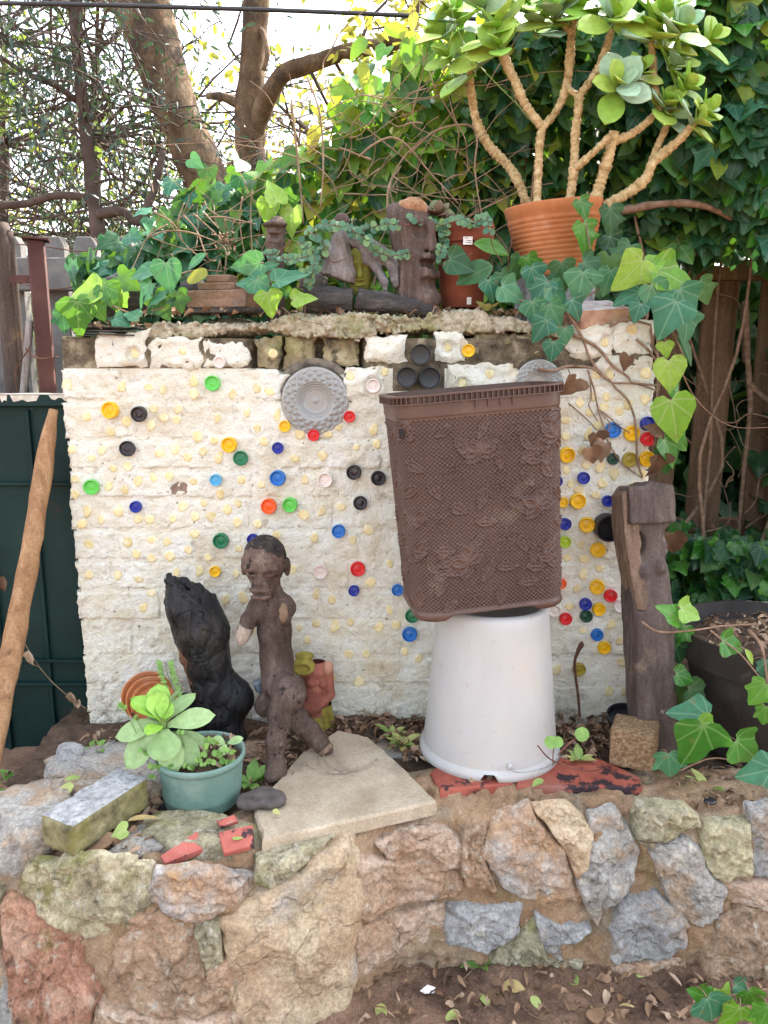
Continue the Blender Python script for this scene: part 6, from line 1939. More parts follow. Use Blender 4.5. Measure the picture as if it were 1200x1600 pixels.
def scatter(name, kind, mats4, mat, parent, kindprop='stuff'):
    V, F, UV = GEO[kind]
    F = np.array(F)
    k = len(mats4); n = len(V)
    M4 = np.asarray(mats4)
    W = np.einsum('kij,nj->kni', M4[:, :3, :3], V) + M4[:, None, :3, 3]
    W = W.reshape(-1, 3) - (origin_of(parent) if parent is not None else 0)
    FF = (F[None] + (np.arange(k) * n)[:, None, None]).reshape(-1, 4)
    me = bpy.data.meshes.new(name)
    me.vertices.add(len(W)); me.vertices.foreach_set('co', W.astype(np.float32).ravel())
    me.loops.add(FF.size); me.loops.foreach_set('vertex_index', FF.ravel().astype(np.int32))
    me.polygons.add(len(FF)); me.polygons.foreach_set('loop_start', (np.arange(len(FF)) * 4).astype(np.int32))
    me.polygons.foreach_set('use_smooth', np.ones(len(FF), bool))
    lay = me.uv_layers.new(name='UVMap')
    lay.data.foreach_set('uv', np.tile(UV, (k, 1))[FF.ravel()].astype(np.float32).ravel())
    me.materials.append(mat); me.update(); me.validate()
    o = bpy.data.objects.new(name, me)
    if parent is not None: o.parent = parent
    COL.objects.link(o)
    if kindprop: o['kind'] = kindprop
    return o
def fr(b_, d, n, L, w=None):
    return np.array(frame(b_, d, n, L, wid=w or L, thick=L))

# ================================================================== thick-leaved plants
def thick_leaf(L, W, T, cup=0.15, bend=0.2, base=0.22, nl=9, nw=7, tip=0.5):
    """spoon-shaped fleshy leaf; y length, z up"""
    t = np.linspace(0, 1, nl)
    w = W / 2 * np.maximum(base * (1 - t) ** 0.7, np.sin(np.pi * np.clip((t ** 1.25) * 0.96 + 0.02, 0, 1)) ** 0.75)
    w[0] = W / 2 * base * 0.9; w[-1] = W * 0.07
    s = np.linspace(-1, 1, nw)
    def surf(sg):
        X = w[:, None] * s[None]
        Yv = np.repeat((t * L)[:, None], nw, 1) - 0.03 * L * np.abs(s[None]) * (t[:, None] > 0.9)
        th = T / 2 * np.sqrt(np.maximum(0, 1 - s[None] ** 2)) * (0.75 + 0.25 * np.sin(np.pi * t))[:, None] * np.where(t > 0.97, 0.3, 1)[:, None]
        Z = cup * W * (s[None] ** 2) * np.sin(np.pi * np.minimum(t + 0.15, 1) * 0.9)[:, None] - bend * L * (t[:, None] ** 2) + sg * th
        return np.stack([X, Yv, Z], 2)
    mb = MB()
    A, Bt = surf(1), surf(-1)
    uv = np.stack([(A[..., 0] / L).ravel(), (A[..., 1] / L).ravel()], 1)
    for S_, fl in ((A, False), (Bt, True)):
        idx = np.arange(nl * nw).reshape(nl, nw)
        q = np.stack([idx[:-1, :-1].ravel(), idx[:-1, 1:].ravel(), idx[1:, 1:].ravel(), idx[1:, :-1].ravel()], 1)
        if fl: q = q[:, ::-1]
        mb.add(S_.reshape(-1, 3), q.tolist(), 0, uv)
    # close both ends
    for row, flip in ((0, False), (nl - 1, True)):
        a = [row * nw + k for k in range(nw)]; b_ = [nl * nw + row * nw + k for k in range(nw)]
        for k in range(nw - 1):
            f = (a[k], a[k + 1], b_[k + 1], b_[k]); mb.f.append(f[::-1] if not flip else f); mb.mi.append(0)
    return mb
TL = {k: thick_leaf(1, w, th, cup, bend, base).mesh('leaf', m_jade, True, uvs=True) for k, (w, th, cup, bend, base) in
      {'spoon': (0.62, 0.09, 0.12, 0.12, 0.2), 'round': (0.78, 0.10, 0.10, 0.08, 0.25), 'long': (0.5, 0.08, 0.16, 0.18, 0.24), 'cup': (0.8, 0.08, 0.3, 0.0, 0.35), 'wide': (0.66, 0.06, 0.08, 0.14, 0.28)}.items()}

suc = thing('succulent', 'big pale green succulent rosette with spoon-shaped leaves in the green pot', 'succulent', PC + (0, 0, ph - 0.02))
SUC = [  # base u,v,Y -> tip u,v,Y, width px, normal, kind, mat
    (250, 1132, 1.68, 177, 1148, 1.665, 37, (0.1, -0.55, 0.8), 'wide', m_succ), (246, 1138, 1.67, 192, 1200, 1.63, 46, (-0.3, -0.85, 0.45), 'wide', m_succ),
    (258, 1140, 1.665, 256, 1190, 1.60, 53, (0.05, -0.8, 0.6), 'round', m_succ), (262, 1134, 1.68, 334, 1113, 1.69, 37, (-0.1, -0.6, 0.8), 'wide', m_succ),
    (258, 1128, 1.685, 302, 1078, 1.74, 30, (-0.5, -0.75, 0.35), 'long', m_succ), (256, 1120, 1.70, 277, 1070, 1.76, 17, (-0.7, -0.65, 0.2), 'long', m_succ),
    (252, 1126, 1.68, 203, 1092, 1.69, 36, (0.45, -0.45, 0.75), 'cup', m_succb), (253, 1120, 1.695, 247, 1068, 1.73, 40, (0.0, -0.95, 0.2), 'cup', m_succb),
    (250, 1122, 1.685, 246, 1078, 1.70, 36, (0.1, -0.95, 0.25), 'cup', m_succb), (256, 1124, 1.68, 264, 1094, 1.69, 32, (-0.2, -0.9, 0.4), 'cup', m_succb),
    (265, 1146, 1.69, 331, 1158, 1.71, 24, (0.0, -0.4, 0.9), 'wide', m_succ), (262, 1146, 1.68, 308, 1196, 1.645, 44, (0.1, -0.8, 0.55), 'wide', m_succ),
    (255, 1148, 1.675, 276, 1205, 1.625, 42, (0.1, -0.85, 0.5), 'wide', m_succ), (246, 1130, 1.70, 214, 1120, 1.76, 26, (0.2, -0.3, 0.9), 'long', m_succ),
    (256, 1124, 1.70, 232, 1098, 1.77, 30, (0.2, -0.6, 0.7), 'wide', m_succ), (250, 1134, 1.675, 232, 1140, 1.60, 26, (0.1, -0.5, 0.85), 'long', m_succb),
    (352, 1163, 1.70, 334, 1152, 1.69, 16, (0.0, -0.5, 0.8), 'wide', m_succ), (355, 1162, 1.70, 379, 1152, 1.70, 15, (0.0, -0.5, 0.8), 'wide', m_succ), (353, 1163, 1.695, 345, 1180, 1.67, 15, (0, -0.7, 0.7), 'wide', m_succ)]
for bu, bv, bY, tu, tv, tY, w, n, kd, mt in SUC:
    a, b_ = P(bu, bv, bY), P(tu, tv, tY)
    L = np.linalg.norm(b_ - a)
    nat = {'spoon': .62, 'round': .78, 'long': .5, 'cup': .8, 'wide': .66}[kd]
    inst('leaf', TL[kd], frame(a, b_ - a, n, L, wid=px(w, (a + b_) / 2) / nat, thick=L * 0.9), suc, mt)
part('stem', MB().tube([P(262, 1200, 1.70), P(258, 1165, 1.69), P(254, 1130, 1.685), P(251, 1108, 1.69)], [0.012, 0.012, 0.011, 0.004], 10, smooth=4), m_stem, suc)
# clover in the pot
clv = thing('clover', 'small bright clover weeds trailing over the rim of the green pot', 'clover', PC + (0.03, -0.05, ph - 0.02))
cst = MB()
CLO = [(325, 1168, 9), (340, 1178, 9), (352, 1190, 9), (330, 1190, 8), (352, 1172, 7), (366, 1176, 7), (316, 1178, 8), (300, 1200, 7), (252, 1200, 8), (238, 1198, 8), (232, 1176, 8), (222, 1172, 8), (268, 1198, 7),
       (290, 1197, 6), (338, 1160, 8), (325, 1156, 8), (345, 1196, 6), (282, 1145, 7), (192, 1104, 9), (212, 1122, 8), (238, 1214, 6), (318, 1195, 6), (310, 1188, 6), (362, 1190, 6)]
for u, v, s in CLO:
    Y = 1.635 if v > 1165 and u < 340 else 1.66
    c = P(u, v, Y)
    L = px(s, c)
    for k in range(3):
        a = k * 2.094 + LR.uniform(0, 2)
        d = np.array((math.cos(a), -math.sin(a) * 0.55, math.sin(a) * 0.8)); n = np.array((0.2 * LR.normal(), -0.7, 0.7))
        inst('leaf', leaf_me('round', m_clover), frame(c, d, n, L * 1.05, wid=L * 1.15), clv)
    e = np.array((c[0] * 0.7 + 0.3 * PC[0], c[1] * 0.75 + 0.25 * PC[1], PC[2] + ph - 0.02))
    cst.tube([e, (e + c) / 2 + (0, 0, 0.012), c], 0.0008, 4, smooth=3)
part('stems', cst, m_stem, clv)

# ---- the tall plant in the ribbed pot
JY = 2.34
tree = thing('thick_leaved_plant', 'tall succulent shrub with ringed tan stems and big pale paddle leaves in the ribbed pot', 'succulent', JC + (0, 0, jh * 0.85))
def ringed(pts, rads, sm=10):
    q = [P(u, v, Y) for u, v, Y in pts]
    r = [px(x * 0.86, q[0]) for x in rads]
    qq, rr = spline(q, r, sm)
    s = np.concatenate([[0], np.cumsum(np.linalg.norm(np.diff(qq, axis=0), axis=1))])
    n = max(12, int(s[-1] / 0.0032))
    si = np.linspace(0, s[-1], n)
    qi = np.stack([np.interp(si, s, qq[:, k]) for k in range(3)], 1)
    ri = np.interp(si, s, rr)
    ph_ = (si / 0.0185 + 0.25 * np.sin(si * 90)) % 1
    ri = ri * (0.84 + 0.26 * ph_ ** 2) * (1 + 0.06 * np.sin(si * 70))
    part('branch', MB().tube(qi, ri, 12, lump=0.07, seed=int(qi[0, 0] * 999) % 50), m_jadebark, tree)
BR = [([(838, 335, 2.33), (841, 270, 2.33), (843, 225, 2.33), (848, 197, 2.33)], [8.5, 8, 8, 8]), ([(848, 200, 2.33), (822, 165, 2.32), (805, 128, 2.31), (792, 100, 2.31), (780, 70, 2.30), (775, 40, 2.3)], [8, 8, 9, 9, 8, 6]),
      ([(847, 200, 2.33), (868, 175, 2.33), (884, 140, 2.33), (890, 95, 2.32), (893, 55, 2.32), (897, 25, 2.32)], [7, 7, 9, 9, 8, 7]), ([(893, 50, 2.32), (878, 35, 2.3), (868, 22, 2.29)], [7, 6, 5]),
      ([(888, 330, 2.31), (896, 270, 2.30), (899, 210, 2.30), (904, 168, 2.29), (906, 146, 2.29)], [9.5, 9, 8.5, 8.5, 8]), ([(906, 148, 2.29), (920, 130, 2.29), (936, 105, 2.29), (947, 75, 2.28), (957, 40, 2.28), (960, 10, 2.28)], [7, 7.5, 8.5, 8, 7, 6]),
      ([(905, 150, 2.29), (892, 142, 2.3), (886, 134, 2.32)], [6, 5, 5]), ([(900, 262, 2.29), (922, 243, 2.26), (944, 222, 2.23), (952, 212, 2.22)], [7.5, 7, 6.5, 6]),
      ([(926, 325, 2.30), (940, 280, 2.28), (952, 240, 2.26), (960, 205, 2.25)], [12, 11, 10.5, 9]), ([(956, 222, 2.26), (985, 210, 2.25), (1010, 192, 2.24), (1035, 165, 2.24)], [8, 8, 7.5, 6]),
      ([(944, 322, 2.29), (980, 302, 2.27), (1008, 280, 2.26), (1020, 255, 2.25), (1045, 233, 2.24), (1065, 215, 2.22), (1088, 188, 2.20)], [9, 10, 10, 9, 9, 8, 6]), ([(1014, 268, 2.26), (1026, 232, 2.26), (1040, 200, 2.26), (1048, 170, 2.26)], [7.5, 7, 6.5, 5]),
      ([(826, 330, 2.40), (812, 290, 2.42), (796, 262, 2.44), (762, 225, 2.45), (745, 190, 2.45), (737, 150, 2.44), (734, 110, 2.43)], [9, 9, 9, 10, 9, 8, 7]), ([(1026, 160, 2.25), (1020, 100, 2.26), (1018, 60, 2.26)], [7, 7, 6])]
for pts, rads in BR:
    ringed(pts, rads)
def rosette(u, v, Y, size, axis, n=9, mats=(m_jade,), spread=1.0, seed=0):
    r_ = np.random.RandomState(seed)
    c = P(u, v, Y); L0 = px(size, c) * 1.18
    ax_ = Vector((axis[0], axis[1] - 0.25, axis[2])).normalized()
    e1 = ax_.orthogonal().normalized(); e2 = ax_.cross(e1)
    for k in range(n):
        a = k * 2.4 + r_.uniform(-0.25, 0.25)
        ring = k / n
        open_ = (0.35 + 1.05 * ring) * spread + r_.uniform(-0.1, 0.1)         # inner leaves stand up, outer lie out
        rad = e1 * math.cos(a) + e2 * math.sin(a)
        d = ax_ * math.cos(open_) + rad * math.sin(open_)
        nrm = ax_ * math.sin(open_) - rad * math.cos(open_)
        L = L0 * (0.62 + 0.45 * ring) * r_.uniform(0.85, 1.15)
        b_ = Vector(c) - ax_ * L0 * 0.35 * ring
        kd = ('spoon', 'round', 'wide')[r_.randint(3)]
        inst('leaf', TL[kd], frame(b_, d, nrm, L, wid=L * r_.uniform(0.85, 1.08)), tree, mats[r_.randint(len(mats))])
rosette(969, 131, 2.20, 56, (-0.05, -0.93, 0.35), 9, (m_jadeblue, m_jadeblue, m_jade), 1.0, 3)
K = (m_jade, m_jade, m_jadeblue, m_succb)
for i, (u, v, Y, s, ax_, n) in enumerate([(775, 40, 2.28, 58, (-0.3, -0.35, 0.9), 10), (735, 95, 2.42, 58, (-0.4, -0.3, 0.85), 10), (690, 45, 2.40, 50, (-0.6, -0.2, 0.8), 9), (868, 15, 2.28, 58, (-0.2, -0.4, 0.9), 10), (897, 15, 2.32, 60, (0.0, -0.2, 1), 10),
                                        (960, 0, 2.26, 62, (0.2, -0.5, 0.8), 10), (1020, 45, 2.25, 62, (0.2, -0.5, 0.85), 11), (1040, 15, 2.24, 60, (0.3, -0.4, 0.85), 9), (1040, 160, 2.23, 40, (0.3, -0.6, 0.7), 9), (1056, 95, 2.24, 44, (0.5, -0.4, 0.75), 9),
                                        (1070, 135, 2.22, 40, (0.6, -0.5, 0.6), 9), (1092, 185, 2.19, 44, (0.7, -0.4, 0.6), 8), (1050, 175, 2.25, 38, (0.3, -0.5, 0.8), 8), (1105, 170, 2.2, 34, (0.8, -0.3, 0.5), 7), 
                                        (840, 35, 2.34, 55, (0.0, -0.3, 0.9), 9), (715, 20, 2.36, 55, (-0.4, -0.3, 0.85), 9), (752, 5, 2.30, 55, (-0.3, -0.4, 0.85), 9), (820, -10, 2.3, 60, (0, -0.4, 0.9), 9), (1000, 110, 2.24, 38, (0.1, -0.6, 0.75), 7), (780, 70, 2.24, 52, (-0.2, -0.7, 0.5), 6), (960, 25, 2.2, 58, (0.0, -0.75, 0.5), 7), (1060, 45, 2.22, 54, (0.4, -0.5, 0.7), 8), (700, 85, 2.36, 46, (-0.5, -0.5, 0.6), 7), (1110, 60, 2.3, 44, (0.6, -0.4, 0.6), 7)]):
    rosette(u, v, Y, s, ax_, n, K, 1.05, 20 + i)
# reddish succulent in the brown pot
rs_pl = thing('red_succulent', 'small reddish succulent rosette in the brown pot', 'succulent', KC + (-0.04, 0, kh * 0.85))
for u, v, Y, s, ax_, n in ((686, 338, 2.26, 26, (-0.2, -0.5, 0.8), 8), (700, 352, 2.25, 22, (0.2, -0.6, 0.7), 7)):
    r_ = np.random.RandomState(int(u)); c = P(u, v, Y); L0 = px(s, c); axv = Vector(ax_).normalized(); e1 = axv.orthogonal().normalized(); e2 = axv.cross(e1)
    for k in range(n):
        a = k * 2.4; op = 0.3 + 0.9 * k / n
        rad = e1 * math.cos(a) + e2 * math.sin(a)
        inst('leaf', TL['round'], frame(Vector(c), axv * math.cos(op) + rad * math.sin(op), axv * math.sin(op) - rad * math.cos(op), L0 * r_.uniform(0.8, 1.2)), rs_pl, m_red_succ)
part('stem', MB().tube([KC + (-0.03, -0.01, kh * 0.8), P(692, 352, 2.27)], 0.008, 8), m_stem, rs_pl)

# ================================================================== trailing small-leaved plant among the carvings
tr_ = thing('trailing_plant', 'trailing plant with small round bluish leaves among the carvings on the wall top', 'plant', P(560, 470, 2.26))
tst = MB()
TRAIL = [[(400, 400), (425, 398), (450, 405), (475, 402), (500, 392)], [(470, 380), (490, 395), (488, 425), (480, 450)], [(500, 350), (520, 352), (545, 355), (560, 362), (600, 350), (625, 352)], [(545, 358), (570, 372), (585, 390), (610, 400), (640, 395)], [(480, 360), (505, 378), (500, 410), (472, 430)],
         [(640, 340), (665, 345), (690, 352), (715, 345), (745, 350)], [(690, 355), (695, 375), (688, 392), (690, 410)], [(740, 350), (760, 340), (765, 365), (772, 390), (785, 410)], [(770, 360), (790, 385), (795, 410), (790, 440)], [(715, 345), (735, 335), (750, 325), (740, 350)], [(455, 375), (440, 390), (420, 400), (405, 398)], [(560, 345), (590, 330), (610, 345), (640, 352)], [(765, 395), (772, 425), (785, 445), (800, 450)], [(500, 400), (520, 410), (540, 405)], [(790, 330), (800, 360), (796, 395)]]
ntl = 0
for k, path in enumerate(TRAIL):
    Yb = 2.17 if k not in (5, 6, 9) else 2.20
    q, _ = spline([P(u, v, Yb + 0.02 * math.sin(i * 2 + k)) for i, (u, v) in enumerate(path)], np.ones(len(path)), 7)
    tst.tube(q, 0.0012, 5)
    for i in range(0, len(q) - 1, 1):
        for sgn in (-1, 1):
            if LR.rand() < 0.25 or ntl > 290: continue
            ntl += 1
            t = q[min(i + 1, len(q) - 1)] - q[i]; t /= np.linalg.norm(t) + 1e-9
            side = np.cross(t, (0, -1, 0.3)); side /= np.linalg.norm(side) + 1e-9
            d = side * sgn + t * 0.4 + LR.normal(size=3) * 0.3
            inst('leaf', leaf_me('round', m_round), frame(q[i], d, (0.3 * LR.normal(), -0.8, 0.5 + 0.3 * LR.normal()), LR.uniform(0.012, 0.020)), tr_)
part('stems', tst, m_redstem, tr_)

# ================================================================== ivy on and around the wall
def ivy(name_label, loc, leaves, stems, group='ivy on and round the wall'):
    t = thing('ivy_vine', name_label, 'ivy', loc, group)
    sb = MB()
    for lf in leaves:
        u, v, s, a, Y, kd, mt = lf[:7]
        o, b_ = px_leaf(t, u, v, s, a, Y, kd, mt, wid=(lf[7] if len(lf) > 7 else 1.0))
        e = b_ + np.array((LR.normal() * 0.01, 0.04, -0.01))
        sb.tube([b_, (b_ + e) / 2 + (0, 0, 0.006), e], 0.0013, 5, smooth=3)
    for pts, r in stems:
        q = [P(u, v, Y) for u, v, Y in pts]
        part('stem', MB().tube(q, np.linspace(r, r * 0.6, len(q)), 7, smooth=6, lump=0.25, seed=len(pts)), m_vine, t)
    part('leaf_stalks', sb, m_vine, t, kind='stuff')
    return t
T_, Lg, Md, Dk = m_ivysheen, m_ivylight, m_ivymid, m_ivy
ivy('ivy with bright sunlit-toned leaves hanging down the wall corner by the loose brick', P(1030, 560, 2.13), [
    (986, 428, 62, 130, 2.06, 'ivy3', Lg), (1056, 433, 76, 20, 2.07, 'ivy3', Lg, .8), (1028, 408, 32, 330, 2.08, 'heart', Lg), (982, 463, 44, 160, 2.09, 'ivy3', T_), (1026, 463, 46, 60, 2.05, 'heart', T_), (1072, 474, 56, 60, 2.06, 'ivy3', T_), (1044, 496, 62, 115, 2.03, 'ivy3', T_, 1.1),
    (1074, 512, 46, 80, 2.07, 'ivy3', T_), (996, 488, 32, 110, 2.05, 'heart', T_), (1072, 542, 58, 50, 2.10, 'slim', Dk, 1.5), (1040, 546, 26, 80, 2.07, 'ivy3', Lg), (1047, 586, 52, 80, 2.05, 'heart', Lg, .95), (1054, 655, 72, 75, 2.03, 'heart', Lg, .9), (1056, 617, 34, 50, 2.09, 'heart', Md),
    (1062, 690, 38, 40, 2.10, 'ivy3', Md), (1047, 706, 52, 60, 2.06, 'heart', Md, .8), (1040, 720, 40, 90, 2.12, 'ivy', Dk), (948, 418, 40, 100, 2.12, 'ivy', Dk), (1100, 455, 40, 60, 2.2, 'ivy', Dk), (1040, 425, 44, 40, 2.14, 'ivy', Dk), (975, 400, 44, 120, 2.14, 'ivy', Dk)],
    [([(1000, 400, 2.14), (1015, 450, 2.12), (1024, 500, 2.12), (1028, 560, 2.11), (1026, 640, 2.10), (1022, 700, 2.12)], 0.004), ([(1018, 455, 2.12), (1045, 505, 2.10), (1070, 560, 2.08)], 0.003), ([(1050, 540, 2.1), (1085, 620, 2.3), (1140, 665, 2.5), (1210, 668, 2.6)], 0.0022)])
ivy('ivy with sky-sheened leaves creeping over the coping under the ribbed pot', P(850, 490, 2.14), [
    (768, 452, 36, 70, 2.12, 'ivy3', T_), (800, 457, 44, 30, 2.10, 'ivy3', T_), (836, 437, 46, 70, 2.13, 'ivy3', T_), (845, 458, 44, 120, 2.10, 'ivy', T_), (872, 462, 42, 40, 2.09, 'heart', T_), (908, 447, 50, 95, 2.07, 'ivy3', T_, 1.1), (928, 420, 46, 30, 2.10, 'ivy', Dk), (866, 490, 40, 60, 2.06, 'ivy', T_),
    (835, 488, 40, 75, 2.07, 'ivy3', T_), (845, 515, 40, 120, 2.06, 'ivy3', T_), (900, 482, 36, 60, 2.07, 'ivy3', T_), (863, 548, 32, 95, 2.07, 'heart', T_), (884, 525, 26, 80, 2.07, 'heart', T_), (915, 372, 50, 75, 2.16, 'ivy', Md), (912, 326, 34, 60, 2.16, 'ivy', Md), (955, 345, 46, 80, 2.18, 'ivy', Dk), (960, 385, 40, 60, 2.16, 'ivy', Dk),
    (810, 420, 40, 100, 2.2, 'ivy', Dk), (790, 440, 36, 60, 2.17, 'ivy', Dk), (880, 430, 44, 80, 2.14, 'ivy', Dk), (720, 412, 46, 20, 2.16, 'heart', Dk), (745, 425, 62, 160, 2.17, 'oval', Dk, 1.2), (765, 385, 60, 10, 2.2, 'oval', Md, .8), (830, 415, 34, 60, 2.18, 'ivy', Md), (950, 440, 40, 100, 2.1, 'ivy', T_)],
    [([(780, 470, 2.13), (820, 470, 2.11), (860, 475, 2.10), (900, 470, 2.11), (940, 450, 2.12)], 0.003), ([(918, 300, 2.2), (915, 345, 2.17), (922, 400, 2.15), (905, 445, 2.10)], 0.0025), ([(845, 470, 2.1), (855, 510, 2.09), (864, 545, 2.09)], 0.002)])
ivy('ivy with light and dark leaves over the low wall corner by the rusty post', P(190, 500, 2.17), [
    (134, 455, 50, 175, 2.12, 'ivy3', Lg), (121, 495, 54, 95, 2.10, 'ivy3', Md, 1.1), (172, 462, 40, 60, 2.13, 'ivy3', Md), (150, 478, 44, 60, 2.12, 'ivy', Md), (226, 458, 44, 130, 2.12, 'ivy3', T_), (262, 432, 48, 85, 2.10, 'heart', T_), (222, 426, 40, 170, 2.14, 'heart', T_), (245, 468, 34, 160, 2.10, 'heart', T_),
    (190, 502, 26, 20, 2.09, 'ivy3', T_), (186, 470, 34, 120, 2.16, 'ivy', Lg), (252, 478, 44, 60, 2.13, 'ivy', Dk), (100, 502, 34, 90, 2.14, 'ivy', T_), (205, 492, 28, 200, 2.10, 'ivy3', T_), (280, 470, 34, 80, 2.14, 'ivy', Dk), (150, 450, 36, 120, 2.18, 'ivy', Dk), (200, 440, 40, 30, 2.19, 'ivy', Dk)],
    [([(120, 480, 2.14), (165, 475, 2.14), (210, 490, 2.12), (260, 480, 2.13)], 0.003)])
ivy('bright ivy leaves peeping over the coping beside the stepped wooden block', P(400, 470, 2.15), [
    (386, 414, 50, 170, 2.14, 'heart', m_ivysheen, .8), (310, 430, 36, 160, 2.2, 'round', m_hedgeyel, .8), (418, 416, 34, 340, 2.16, 'slim', T_, 1.6), (390, 442, 40, 190, 2.12, 'ivy3', T_), (408, 452, 36, 60, 2.11, 'heart', T_), (452, 432, 52, 340, 2.11, 'heart', T_, .7), (421, 474, 40, 80, 2.10, 'ivy3', Lg), (474, 466, 38, 350, 2.10, 'ivy3', Lg, .7),
    (440, 450, 36, 20, 2.14, 'ivy', Md), (308, 405, 40, 150, 2.25, 'slim', T_, 1.6), (428, 300, 38, 250, 2.3, 'heart', Lg), (418, 330, 36, 100, 2.33, 'heart', Lg), (455, 345, 44, 100, 2.33, 'heart', Lg), (450, 320, 40, 60, 2.36, 'ivy', Dk)],
    [([(423, 492, 2.13), (421, 470, 2.12), (410, 445, 2.13), (400, 425, 2.15)], 0.002), ([(476, 495, 2.12), (477, 470, 2.11)], 0.0014), ([(440, 480, 2.14), (470, 500, 2.12), (520, 508, 2.12)], 0.0015)])
ivy('ivy sprawling round the black planter at the end of the stone wall', P(1100, 1190, 1.85), [
    (1048, 957, 40, 215, 1.72, 'ivy3', Md), (1079, 957, 40, 20, 1.72, 'ivy3', Lg), (1145, 1008, 42, 20, 1.70, 'ivy3', Md), (1172, 1025, 34, 50, 1.69, 'slim', Lg, 1.4), (1186, 1084, 44, 120, 1.66, 'ivy', Md), (1196, 1118, 34, 90, 1.68, 'ivy', Md), (1087, 1165, 82, 105, 1.68, 'ivy3', m_ivymid, .95), (1080, 1115, 60, 190, 1.78, 'ivy3', T_),
    (1106, 1143, 46, 40, 1.72, 'heart', Lg), (1046, 1196, 46, 80, 1.72, 'ivy', T_), (1168, 1172, 58, 40, 1.68, 'ivy3', Md, 1.05), (1184, 1208, 56, 160, 1.64, 'ivy3', T_), (1070, 1058, 34, 20, 1.85, 'heart', Md), (1060, 1020, 40, 60, 1.95, 'ivy', Dk), (1072, 1080, 46, 100, 1.9, 'ivy', Dk), (1050, 1090, 40, 80, 1.92, 'ivy', Dk), (1062, 990, 36, 120, 1.95, 'ivy', Md),
    (1195, 1045, 30, 90, 1.7, 'ivy', T_), (1090, 1090, 44, 40, 1.86, 'ivy', Dk)],
    [([(1003, 972, 1.80), (1030, 987, 1.74), (1080, 985, 1.72), (1130, 978, 1.76), (1180, 975, 1.8)], 0.003), ([(1110, 985, 1.72), (1135, 1005, 1.70), (1160, 1025, 1.69), (1200, 1075, 1.68)], 0.0025), ([(1170, 985, 1.76), (1190, 1010, 1.71), (1198, 1060, 1.70), (1205, 1100, 1.7)], 0.0045), ([(1060, 1205, 1.73), (1110, 1185, 1.72), (1160, 1190, 1.7), (1215, 1190, 1.7)], 0.0025)])
ivy('low ivy leaves on the bare soil at the foot of the stone wall', P(1140, 1590, 1.35), [
    (1112, 1580, 60, 70, 1.33, 'ivy3', T_), (1178, 1562, 44, 60, 1.36, 'heart', Md), (1145, 1590, 50, 120, 1.33, 'ivy3', Lg), (1095, 1555, 36, 200, 1.38, 'ivy', Md), (1160, 1545, 32, 30, 1.40, 'ivy', T_), (1195, 1590, 50, 100, 1.32, 'ivy', Md), (1130, 1555, 36, 300, 1.38, 'ivy', Lg)],
    [([(1080, 1575, 1.36), (1120, 1560, 1.37), (1200, 1545, 1.4)], 0.002)])
ivy('ivy leaf by the green gate at the wall end', P(5, 1260, 1.75), [(2, 1255, 46, 80, 1.70, 'heart', Md), (8, 1300, 40, 60, 1.68, 'heart', Md), (0, 1330, 50, 100, 1.6, 'ivy', Md)], [([(-10, 1240, 1.72), (5, 1290, 1.70)], 0.002)])
# bare ivy stems over the face of the wall
def cv(L): return [(840 + x / 5.0, 460 + y / 5.0, WY - 0.017 - 0.004 * (i % 2)) for i, (x, y) in enumerate(L)]
w_ = thing('climbing_stems', 'bare brown climbing stems clinging to the cream wall beside the basket', 'vine', P(960, 600, WY - 0.01))
sb = MB()
for L, r in (([(150, 60), (260, 190), (350, 340), (400, 480), (470, 590), (570, 680), (610, 730), (700, 820), (750, 940), (770, 1080), (780, 1300), (820, 1430)], 0.0042), ([(270, 310), (450, 400), (540, 500), (600, 570), (700, 640), (750, 690), (950, 710)], 0.0045),
             ([(0, 580), (120, 595), (240, 560), (420, 575), (520, 650), (600, 690), (780, 700), (950, 760)], 0.0042), ([(390, 590), (440, 740), (470, 880), (500, 990), (540, 1080)], 0.0028), ([(240, 850), (300, 900), (400, 990), (460, 1060)], 0.0025),
             ([(480, 900), (560, 960), (640, 1030), (720, 1080)], 0.0024), ([(770, 350), (870, 440), (940, 540), (980, 600)], 0.004), ([(540, 1130), (600, 1240), (650, 1310), (720, 1370), (810, 1430)], 0.0024), ([(560, 250), (680, 200), (800, 215), (890, 240)], 0.0038),
             ([(880, 250), (900, 400), (950, 520), (985, 700)], 0.0035), ([(400, 600), (420, 800), (400, 870), (470, 990)], 0.0022), ([(60, 290), (150, 420), (220, 540), (260, 640)], 0.0022), ([(540, 1080), (560, 1000), (460, 900)], 0.002)):
    q = [P(u, v, Y) for u, v, Y in cv(L)]
    part('stem', MB().tube(q, np.linspace(r, r * 0.65, len(q)), 7, smooth=6, lump=0.25, seed=len(L)), m_vine, w_)

# curled dead leaves hanging on the stems
def dead(u, v, s, a, Y, lab, kd='dry2'):
    t = thing('dead_leaf', lab, 'dead leaf', P(u, v, Y), 'dead leaves caught on the stems')
    px_leaf(t, u, v, s, a, Y, kd, m_dryleaf, name='blade')
for u, v, s, a, lab in ((892, 605, 34, 120, 'big curled brown leaf at the basket corner'), (932, 690, 30, 80, 'crumpled brown leaf, topmost of the dead clump by the blue cap'), (940, 705, 32, 110, 'crumpled brown leaf in the middle of the dead clump'), (926, 712, 30, 70, 'crumpled pale brown leaf lowest in the dead clump'),
                      (1026, 728, 36, 90, 'curled orange-brown leaf behind the carved post top'), (1052, 850, 40, 80, 'large pinkish dry leaf hanging beside the carved post'), (978, 566, 24, 110, 'small brown leaf stuck on the top course'), (1022, 670, 24, 200, 'pale dry scrap of leaf beside the red cap')):
    dead(u, v, s, a, 2.10 if u < 1000 else 2.06, lab)

